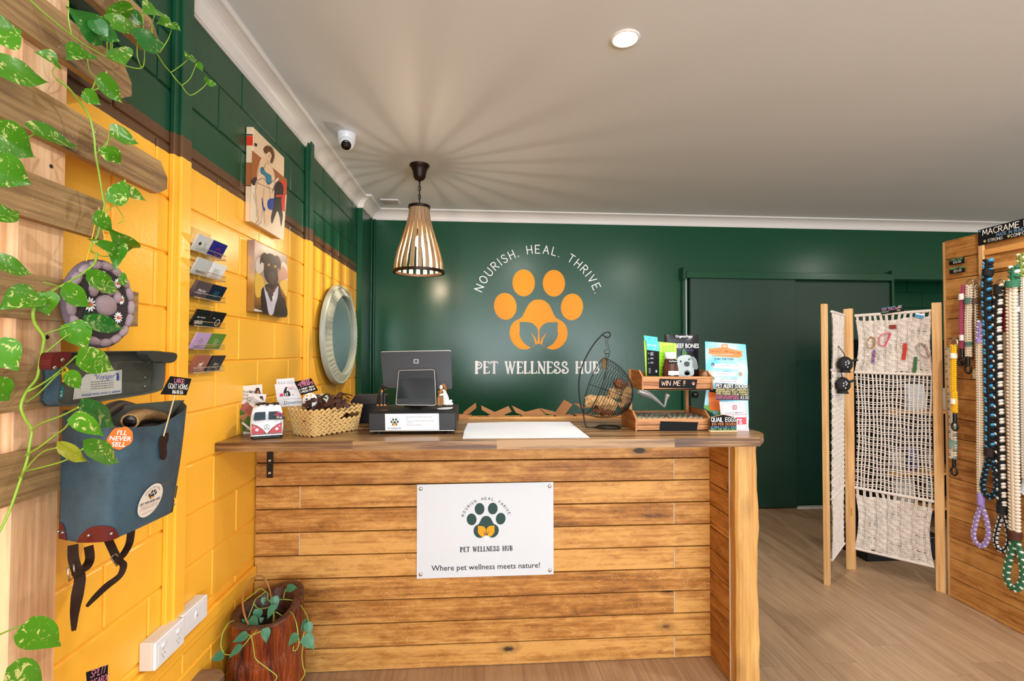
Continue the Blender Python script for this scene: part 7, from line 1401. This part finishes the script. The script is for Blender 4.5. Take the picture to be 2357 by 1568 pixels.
collar('dark green collar hanging lowest on the woven screen', [(1145, 745), (1140, 800), (1135, 860), (1125, 910)], .018, mat('bottle_green', '1F5A2A', .5), False, (1175, 785))
collar('pale multicoloured collar loop at the right edge of the screen', [(1150, 640), (1190, 600), (1240, 620), (1270, 680), (1285, 745), (1240, 745), (1180, 700)], .012, patt('pale_confetti', 'C86A6A', 'D8D0C8', '7A8A9A', 240), True, (1245, 618))
for nm, lb, q, m_ in (('swing_tag', 'small red leather tag at the centre top of the woven screen', [(862, 405), (937, 405), (934, 450), (862, 450)], mat('red_leather', '7A1C14', .5)), ('swing_tag', 'small blue and white card tag at the top right of the woven screen', [(1140, 278), (1232, 292), (1222, 338), (1130, 325)], mat('blue_card', '3E86B4', .5))):
    P_ = [LP(FB, [p], 1860, 660, .21682, .014)[0] for p in q]; t = thing(nm, lb, 'tag', FB(P_[0][0], P_[0][1], .014)); MB(FB).prism(P_[::-1], .012, .015).build('tag_card', m_, t)
    if 'blue' in lb: mb = MB(FB); mb.poly([(P_[0][0]+.001, P_[0][1]), (P_[1][0], P_[1][1]), (P_[1][0]-.002, P_[1][1]-.010), (P_[0][0], P_[0][1]-.010)], .0155); mb.build('print', M_wp2, t)
P_ = [LP(FB, [p], 1860, 660, .21682, .016)[0] for p in ((772, 235), (1015, 198), (1020, 258), (778, 296))]; t = thing('price_sign', 'black chalk sign reading cat collar clipped to the top rail of the screen', 'price sign', FB(P_[0][0], P_[0][1], .016)); MB(FB).prism(P_[::-1], .0145, .016).build('card', M_bk, t)
c = sum((V(p+(0,)) for p in P_), V())/4; xd = V(P_[1]+(0,))-V(P_[0]+(0,)); Fc = Fr(FB(c.x, c.y, .0165), FB.x*xd.x+FB.y*xd.y, (0, 0, 1), FB.z); Fc.y = Fc.z.cross(Fc.x).normalized(); mb = MB(Fc); w = xd.length
for s_, y, h, m_, a_ in (('QUICK RELEASE', .016, .009, 1, 'l'), ('CAT COLLAR', .001, .0125, 0, 'l'), ('INCLUDES', -.011, .007, 2, 'l')): hand(mb, s_, -w/2+.006, y, h, h*.14, m_, align=a_, gap=.16)
hand(mb, 'WITH', w/2-.03, .016, .007, .001, 3); hand(mb, 'BELL', w/2-.03, .006, .007, .001, 3); hand(mb, '$18-', w/2-.04, -.013, .009, .0013, 4); mb.build('lettering', [M_chp, M_chb, M_chg, M_ch, M_chy], t)
MB().tube([FB(c.x, c.y-.01, .014), FB(c.x, c.y-.075, .010)], .0018, 5).build('stick', mat('bamboo', 'D8B483'), t)
def bag(label, px, py, sd):
    p = W(px, py, 1, PB.y-.17); t = thing('treat_pouch', label, 'pet pouch', p, 'black treat pouches on the woven screen'); R_ = .057
    MB().ell(p, R_*.95, R_*.6, R_*.95, 18, 12, fn=lambda v: 1+.10*mnoise.noise(v*2.5+V((sd, 0, 0)))).build('pouch_body', mat('black_fabric', '0E0F12', .7, bump=.4, bscale=300), t)
    MB().lathe([(R_*.66, -.014), (R_*.56, 0), (R_*.36, .012)], 14, p+V((0, 0, -R_*.85))).build('base_gather', mat('black_fabric', '0E0F12'), t)
    MB().tube([p+V((R_*.7, -.01, R_*.35)), p+V((R_*1.25, -.02, R_*.6)), p+V((R_*1.35, -.02, R_*.4))], .009, 6).build('toggle', mat('black_fabric', '0E0F12'), t)
    F = Fr(p+V((-.004, -R_*.60, 0)), (1, 0, 0), (0, 0, 1)); mb = MB(F)
    for k, (x, y) in enumerate(((-.016, .012), (.0, .022), (-.016, -.006), (-.002, -.022), (.004, .002), (.010, .012))): dark_paw(mb, x, y, .0058, 0, 0)
    mb.build('paw_print', M_wp2, t); hk = W(1928, 795, 1, PB.y-.10); MB().tube(cat_rom([p+V((0, 0, R_*.8)), p+V((-.01, .0, R_*1.4)), hk if sd == 1 else p+V((-.006, .01, R_*1.9)), ], 5), .0028, 6).build('loop', mat('black_fabric', '0E0F12'), t)
bag('upper black treat pouch with white paw prints hanging on the screen post', 1945, 838, 1); bag('lower black treat pouch with white paw prints hanging on the screen post', 1940, 886, 2)
# shelf and tub standing behind the screen
sx0, sy = W(2035, 950, 1, 4.15).x, 4.15; sh = thing('stock_shelf', 'dark stock shelf with timber boards seen through the cord screen', 'shelf', (sx0+.45, sy+.2, 0)); M_dk = mat('dark_shelf_back', '15181B', .6)
zs_ = [W(2100, 948, 1, sy).z, W(2100, 1090, 1, sy).z, .22]
MB().box(sx0, sx0+.95, sy+.38, sy+.40, 0, 1.75).build('back_panel', M_dk, sh)
for x in (sx0, sx0+.93): MB().box(x, x+.02, sy, sy+.38, 0, 1.75, .002).build('side_panel', M_dk, sh)
for z in zs_: MB().box(sx0+.02, sx0+.93, sy, sy+.38, z-.02, z, .002).build('shelf_board', M_plank, sh)
for i, (lb, x, z, w, h, c) in enumerate((('pale clear plastic bag of stock on the top stock shelf behind the screen', .33, zs_[0], .20, .24, 'B9C4C8'), ('silver foil packet beside the clear bag on the top stock shelf', .62, zs_[0], .18, .20, '8E9AA0'), ('grey packet on the middle stock shelf behind the screen', .16, zs_[1], .14, .18, '7A7470'), ('blue packet on the middle stock shelf behind the screen', .34, zs_[1], .10, .20, '20306A'), ('brown packet on the middle stock shelf behind the screen', .50, zs_[1], .14, .17, '5A463A'), ('white packet on the bottom stock shelf behind the screen', .2, zs_[2], .2, .22, 'A8A49C'), ('black packet on the bottom stock shelf behind the screen', .5, zs_[2], .2, .25, '1C1C1E'))):
    t = thing('stock_packet', lb, 'packet', (sx0+x+w/2, sy+.15, z)); mb = MB(); N = 14; vs = []
    for j in range(7):
        f = j/6; th = .055*math.sin(PI*min(1, .25+f*.72))**.7*(1 if f < .9 else .2)
        for k in range(N): a = 2*PI*k/N; vs.append((sx0+x+w/2+w/2*math.copysign(abs(math.cos(a))**.5, math.cos(a)), sy+.15+th*math.sin(a), z+.001+h*f))
    mb.add(vs, [(j*N+k, j*N+(k+1) % N, (j+1)*N+(k+1) % N, (j+1)*N+k) for j in range(6) for k in range(N)], smooth=True); mb.add(vs, [tuple(range(N))[::-1], tuple(range(6*N, 7*N))]); mb.build('bag', mat('pack_'+c, c, .3), t)
tb = thing('storage_tub', 'low black plastic tub on the floor behind the cord screen', 'tub', (W(2080, 1300, 2, 0).x, 3.70, 0)); a = W(1995, 1265, 1, 3.62); mb = MB(); a0, a1 = a.x, a.x+.62
mb.prism([(a0, 3.62), (a1, 3.62), (a1+.02, 3.98), (a0-.02, 3.98)], 0, .006); Ft = [((a0, 3.62), (a1, 3.62)), ((a1, 3.62), (a1, 3.98)), ((a1, 3.98), (a0, 3.98)), ((a0, 3.98), (a0, 3.62))]
for (x0, y0), (x1, y1) in Ft: mb.box(min(x0, x1)-.003, max(x0, x1)+.003, min(y0, y1)-.003, max(y0, y1)+.003, 0, .17, .002)
mb.box(a0-.015, a1+.015, 3.605, 3.995, .165, .18, .004); mb.build('tub_shell', M_blk2, tb)
# ================================================================ LEAD DISPLAY
XP = 4.272; yE = W(2182, 1000, 0, XP).y; FP = Fr((XP, yE, 0), (0, -1, 0), (0, 0, 1)); zT = W(2184, 553, 0, XP).z
dp = thing('lead_display_wall', 'freestanding timber board partition used to hang dog leads at the right edge', 'partition', (XP, yE-.5, 0)); L_ = 1.25
nb = 18; hb = zT/nb; mb = MB(FP); rr = random.Random(9)
for k in range(nb): mb.box(0, L_, k*hb+.002, (k+1)*hb-.002, -.016, 0+rr.uniform(0, .002), .0015)
mb.box(.004, L_, .0, zT-.002, -.024, -.017, mi=1); mb.build('boards', [M_planky, M_gapdark], dp)
MB(FP).box(-.020, -.001, 0, zT-.006, -.045, -.001, .002).build('end_trim', M_tim, dp, 'pale timber end strip')
MB(FP).box(.02, .07, 0, zT-.02, -.07, -.025, .002).box(L_-.07, L_-.02, 0, zT-.02, -.07, -.025, .002).build('stud', M_tim, dp)
g1 = LP(FP, [(2258, 566)])[0]; g2 = LP(FP, [(2274, 845)])[0]
rk = thing('hanging_rack', 'honey-coloured timber slatted rack screwed to the lead display boards', 'rack', FP(g1[0], g2[1], .01))
MB(FP).box(g1[0], g2[0], W(2265, 760, 0, XP).z, g1[1], .003, .020, .002).build('upright', M_tim, rk)
for k in range(9): z = g1[1]-.05-.095*k; MB(FP).box(g2[0]+.001, L_-.05, z-.018, z+.018, .003, .016, .002).build('slat', wood('honey_slat', 'B5712E', 'CC8A44', 'DDA560', 1, 1, .45, 3, False), rk)
def panel_sign(name, label, q, items, matc=None, th=.003):
    P_ = LP(FP, q, d=.024); t = thing(name, label, 'sign', FP(P_[0][0], P_[0][1], .02)); MB(FP).prism([P_[0], P_[3], P_[2], P_[1]], .020, .020+th).build('board', matc or M_bk, t)
    Fq = Fr(FP(P_[3][0], P_[3][1], .0205+th), FP.x, FP.y, FP.z); mb = MB(Fq)
    for s_, x, y, h, m_ in items: hand(mb, s_, x, y, h, h*.12, m_, gap=.2)
    mb.build('lettering', [M_ch, M_chb, M_chy, M_chg], t); return t, Fq
w_ = LP(FP, [(2251, 530), (2251, 566), (2357, 503)]); t, Fq = panel_sign('display_sign', 'black chalk sign reading macrame dog leads at the top of the display', [(2251, 530), (2425, 485), (2425, 524), (2251, 566)], [('MACRAME DOG LEADS', .030, .058, .034, 0), ('MADE IN BUNDABERG', .11, .034, .017, 1), ('STRONG', .06, .010, .017, 0), ('COMFORTABLE', .19, .010, .017, 0)])
mb = MB(Fq); dark_paw(mb, .014, .088, .009, 0); dark_paw(mb, .042, .018, .009, 1); dark_paw(mb, .178, .018, .009, 1); mb.build('paw_print', [M_chb, M_chy], t)
for s_, q in (('LONG LEAD', [(2183, 599), (2218, 592), (2219, 606), (2184, 611)]), ('SHORT LEAD', [(2184, 620), (2219, 613), (2220, 626), (2185, 631)])): panel_sign('price_sign', 'small black tag reading '+s_.lower()+' on the boards', q, [(s_, .006, .025, .0125, 3), ('$33.00' if 'LONG' in s_ else '$25.00', .03, .006, .014, 0)], th=.002)
# braided leads
LC = {}
def lc(c):
    if c not in LC: LC[c] = mat('cord_'+c, c, .8)
    return LC[c]
def braid(mb, P_, w, nc, seq=None, th=.6):
    """macrame sennit: pairs of slanted knots along the path P_"""
    L = [0]; mb.tube(P_, w*.25, 8, mi=(seq[1] if seq else 0))
    for a, b in zip(P_, P_[1:]): L.append(L[-1]+(b-a).length)
    st_ = w*.32; n = max(2, int(L[-1]/st_)); k = 0
    for i in range(n+1):
        s_ = L[-1]*i/n
        while k < len(L)-2 and L[k+1] < s_: k += 1
        f = (s_-L[k])/max(1e-9, L[k+1]-L[k]); p = P_[k].lerp(P_[k+1], f); t_ = (P_[k+1]-P_[k]).normalized(); o_ = FP.z; b_ = t_.cross(o_).normalized()
        for q in (-1, 1):
            m1 = (b_*q+t_*-.55).normalized(); m3 = o_; m2 = m3.cross(m1).normalized()
            mb.ell(p+b_*(q*w*.24)+o_*(.0), w*.31, w*.195, w*.24, 6, 4, mi=(seq[(i*2+(q > 0)) % len(seq)] if seq else (i*1+(q > 0)) % nc), R=Matrix((m1, m2, m3)).transposed())
def U(x, y): return (2140+x*.26145, 490+y*.26145)
def Lw(x, y): return (2140+x*.3827, 880+y*.3827)
def lead(label, segs, loop=None, clip=None, hook=None, dz=.022, wraps=()):
    """segs: (points px, width px, colours, sequence)"""
    dz = .040+(dz-.012)*2.0; D3 = lambda p, d=dz: W(p[0], p[1], 0, XP-d); p0 = segs[0][0][0]; t = thing('dog_lead', label, 'dog lead', D3(p0), 'macrame dog leads on the display'); pf = D3(p0); k = (pf-CAM).length/FPX*1.02
    for pts, w, cols, *sq in segs: mb = MB(); braid(mb, cat_rom([D3(p) for p in pts], 3), w*k, len(cols), sq[0] if sq else None); mb.build('braid', [lc(c) for c in cols], t)
    if loop:
        (tx_, ty_), hgt, wid, w, cols = loop; pts = [(tx_, ty_), (tx_-wid*.30, ty_+hgt*.35), (tx_-wid*.5, ty_+hgt*.75), (tx_-wid*.25, ty_+hgt*.98), (tx_+wid*.15, ty_+hgt), (tx_+wid*.45, ty_+hgt*.78), (tx_+wid*.35, ty_+hgt*.4), (tx_+1, ty_)]
        mb = MB(); braid(mb, cat_rom([D3(p) for p in pts], 4), w*k, len(cols)); mb.build('handle_loop', [lc(c) for c in cols], t)
    for p, hh, w, c in wraps:
        a, b = D3((p[0], p[1]-hh/2)), D3((p[0], p[1]+hh/2)); n = 9; MB().tube([a.lerp(b, i/n) for i in range(n+1)], [w*k*.40*(1+.06*(i % 2)) for i in range(n+1)], 10).build('wrapped_band', lc(c), t)
    if clip:
        a = D3(clip); r = 5*k; mb = MB(); mb.tube([a, a+V((0, 0, -3*r))], r*.55, 8); c = a+V((0, 0, -4.2*r)); mb.tube([c+FP.x*(r*1.0*math.cos(q))+V((0, 0, r*1.35*math.sin(q))) for q in [i*PI/8 for i in range(16)]], r*.32, 6, closed=True); mb.build('snap_clip', mat('black_metal', '101012'), t)
    if hook:
        a = D3(hook); r = 7*k; MB().tube(cat_rom([a+FP.x*(-r)+V((0, 0, -r*1.6)), a, a+FP.x*r*.9+V((0, 0, -r*.4)), a+FP.x*r*.8+V((0, 0, -r*1.6)), a+V((0, 0, -r*1.9))], 4, True), r*.16, 6, closed=True).build('metal_clip', mat('steel', 'C8C4BC'), t)
U_, Q_ = U, Lw; CR, BKc, GY = 'D9CBB8', '0D0E12', '8B949E'
lead('short dusty pink lead with two white bands, upper left of the display', [([U(300, 640), U(285, 760), U(278, 950), U(284, 1190)], 8, ['A8466A'])], clip=U(282, 1195), hook=U(345, 590), wraps=[(U(283, 740), 14, 11, 'E6E2DE'), (U(285, 1100), 13, 9, 'E6E2DE')])
lead('short cream lead with grey-green bands, right of the pink lead', [([U(348, 645), U(345, 800), U(338, 1000), U(345, 1260)], 12, [CR])], clip=U(335, 1265), hook=U(400, 590), wraps=[(U(343, 775), 14, 14, '4A6A62'), (U(345, 1155), 10, 13, '4A6A62')])
lead('narrow cream and brown lead beside the upright strip of the rack', [([U(405, 640), U(408, 850), U(412, 1100), U(417, 1290)], 7, [CR, '6A5648'])], dz=.018, wraps=[(U(406, 775), 12, 12, '5E4E44')])
lead('bright yellow lead with white bands at the left edge of the display', [([U(210, 1170), U(207, 1350), U(208, 1568), Q_(147, 60), Q_(150, 178)], 11, ['F0B818'])], clip=Q_(150, 190), hook=U(208, 1110), dz=.034, wraps=[(U(210, 1258), 12, 12, 'EEE6DC'), (Q_(146, 115), 12, 12, 'EEE6DC')])
lead('cream and sage lead hanging behind the yellow lead', [([U(175, 1200), U(176, 1400), Q_(130, 30), Q_(138, 220), Q_(140, 455)], 13, [CR, '7C948A', CR])], clip=Q_(145, 460), dz=.012, wraps=[(Q_(139, 370), 18, 15, '7C948A')])
lead('long cream lead with lilac loop handle', [([U(455, 960), U(445, 1130)], 14, ['9A86C8', 'D8D0E0']), ([U(442, 1140), U(440, 1400), Q_(305, 60), Q_(305, 350), Q_(308, 675)], 12.5, [CR])], loop=(Q_(310, 740), 92, 36, 8.5, ['9A86C8', 'E0DAE8', '9A86C8']), dz=.03, wraps=[(U(442, 1125), 10, 13, '9A86C8'), (Q_(309, 702), 26, 13, '9A86C8')])
lead('long sky blue and black lead at the middle of the display', [([U(515, 420), U(505, 560), U(500, 760), U(510, 960), U(522, 1200), U(525, 1568), Q_(365, 150), Q_(365, 390)], 16, ['3E9AD0', BKc, BKc, '3E9AD0'], [0, 1, 1, 0, 1, 0])], loop=(Q_(362, 445), 92, 34, 9, [BKc, BKc, '3E9AD0']), dz=.034, wraps=[(U(512, 525), 14, 17, BKc), (Q_(361, 420), 20, 17, '24140F')])
lead('long black and white lead right of the blue one', [([U(610, 640), U(600, 800), U(590, 1000), U(598, 1300), U(600, 1568), Q_(418, 200), Q_(425, 500), Q_(435, 740)], 15, ['E8E6E2', BKc], [0, 1, 1, 0, 0, 1])], loop=(Q_(437, 790), 84, 32, 8, [BKc, 'E8E6E2', 'B8D0E8']), hook=U(615, 590), dz=.032, wraps=[(U(610, 685), 18, 16, BKc), (Q_(437, 765), 20, 17, BKc)])
lead('greige lead with dark red handle sections behind the cream lead', [([U(660, 840), U(662, 1040)], 16, ['7A1428']), ([U(665, 1050), U(663, 1400), Q_(462, 100), Q_(465, 595)], 15, ['B8A898']), ([Q_(468, 600), Q_(470, 700)], 12, ['7A1428'])], dz=.018, clip=Q_(472, 715))
lead('broad cream lead with dark green loop handle reaching lowest', [([U(745, 480), U(740, 600)], 17, ['2A6A4C', 'E0E6E0', '2A6A4C']), ([U(722, 660), U(722, 900), U(730, 1300), Q_(498, 50), Q_(503, 400), Q_(512, 890)], 17, [CR])], loop=(Q_(514, 945), 112, 40, 11, ['2F6A4C', 'E0E6E0', '2F6A4C']), dz=.034, wraps=[(U(732, 628), 15, 22, '2F6A4C'), (Q_(512, 920), 18, 20, '4A2418')])
lead('blue-grey lead with white looped end at the right frame edge', [([U(785, 720), U(785, 900), U(788, 1300), Q_(540, 50), Q_(545, 380)], 14, [GY])], loop=(Q_(548, 385), 104, 26, 11, ['C6CCD8']), dz=.022, wraps=[(U(782, 850), 12, 15, 'D8D4D4')])
lead('olive and white lead cut by the right frame edge', [([U(810, 370), U(822, 560)], 15, ['7A8A3A', 'D8DCC0']), ([U(835, 570), U(838, 1000), U(840, 1568), (2362, 1100)], 12, ['DCD6CE'])], dz=.026)
lead('dark violet lead hanging between the blue and the black and white leads', [([U(560, 740), U(555, 1000), U(562, 1568), Q_(395, 120), Q_(400, 470)], 10, ['3E3566'])], dz=.012)
lead('lacy taupe lead behind the blue lead', [([U(490, 850), U(482, 1100), U(495, 1568), Q_(338, 60), Q_(342, 330)], 9, ['9A8472'])], dz=.012)
lead('very short cream lead end showing low beside the upright strip', [([U(405, 1390), U(398, 1420), U(405, 1455)], 8, [CR])], dz=.020)
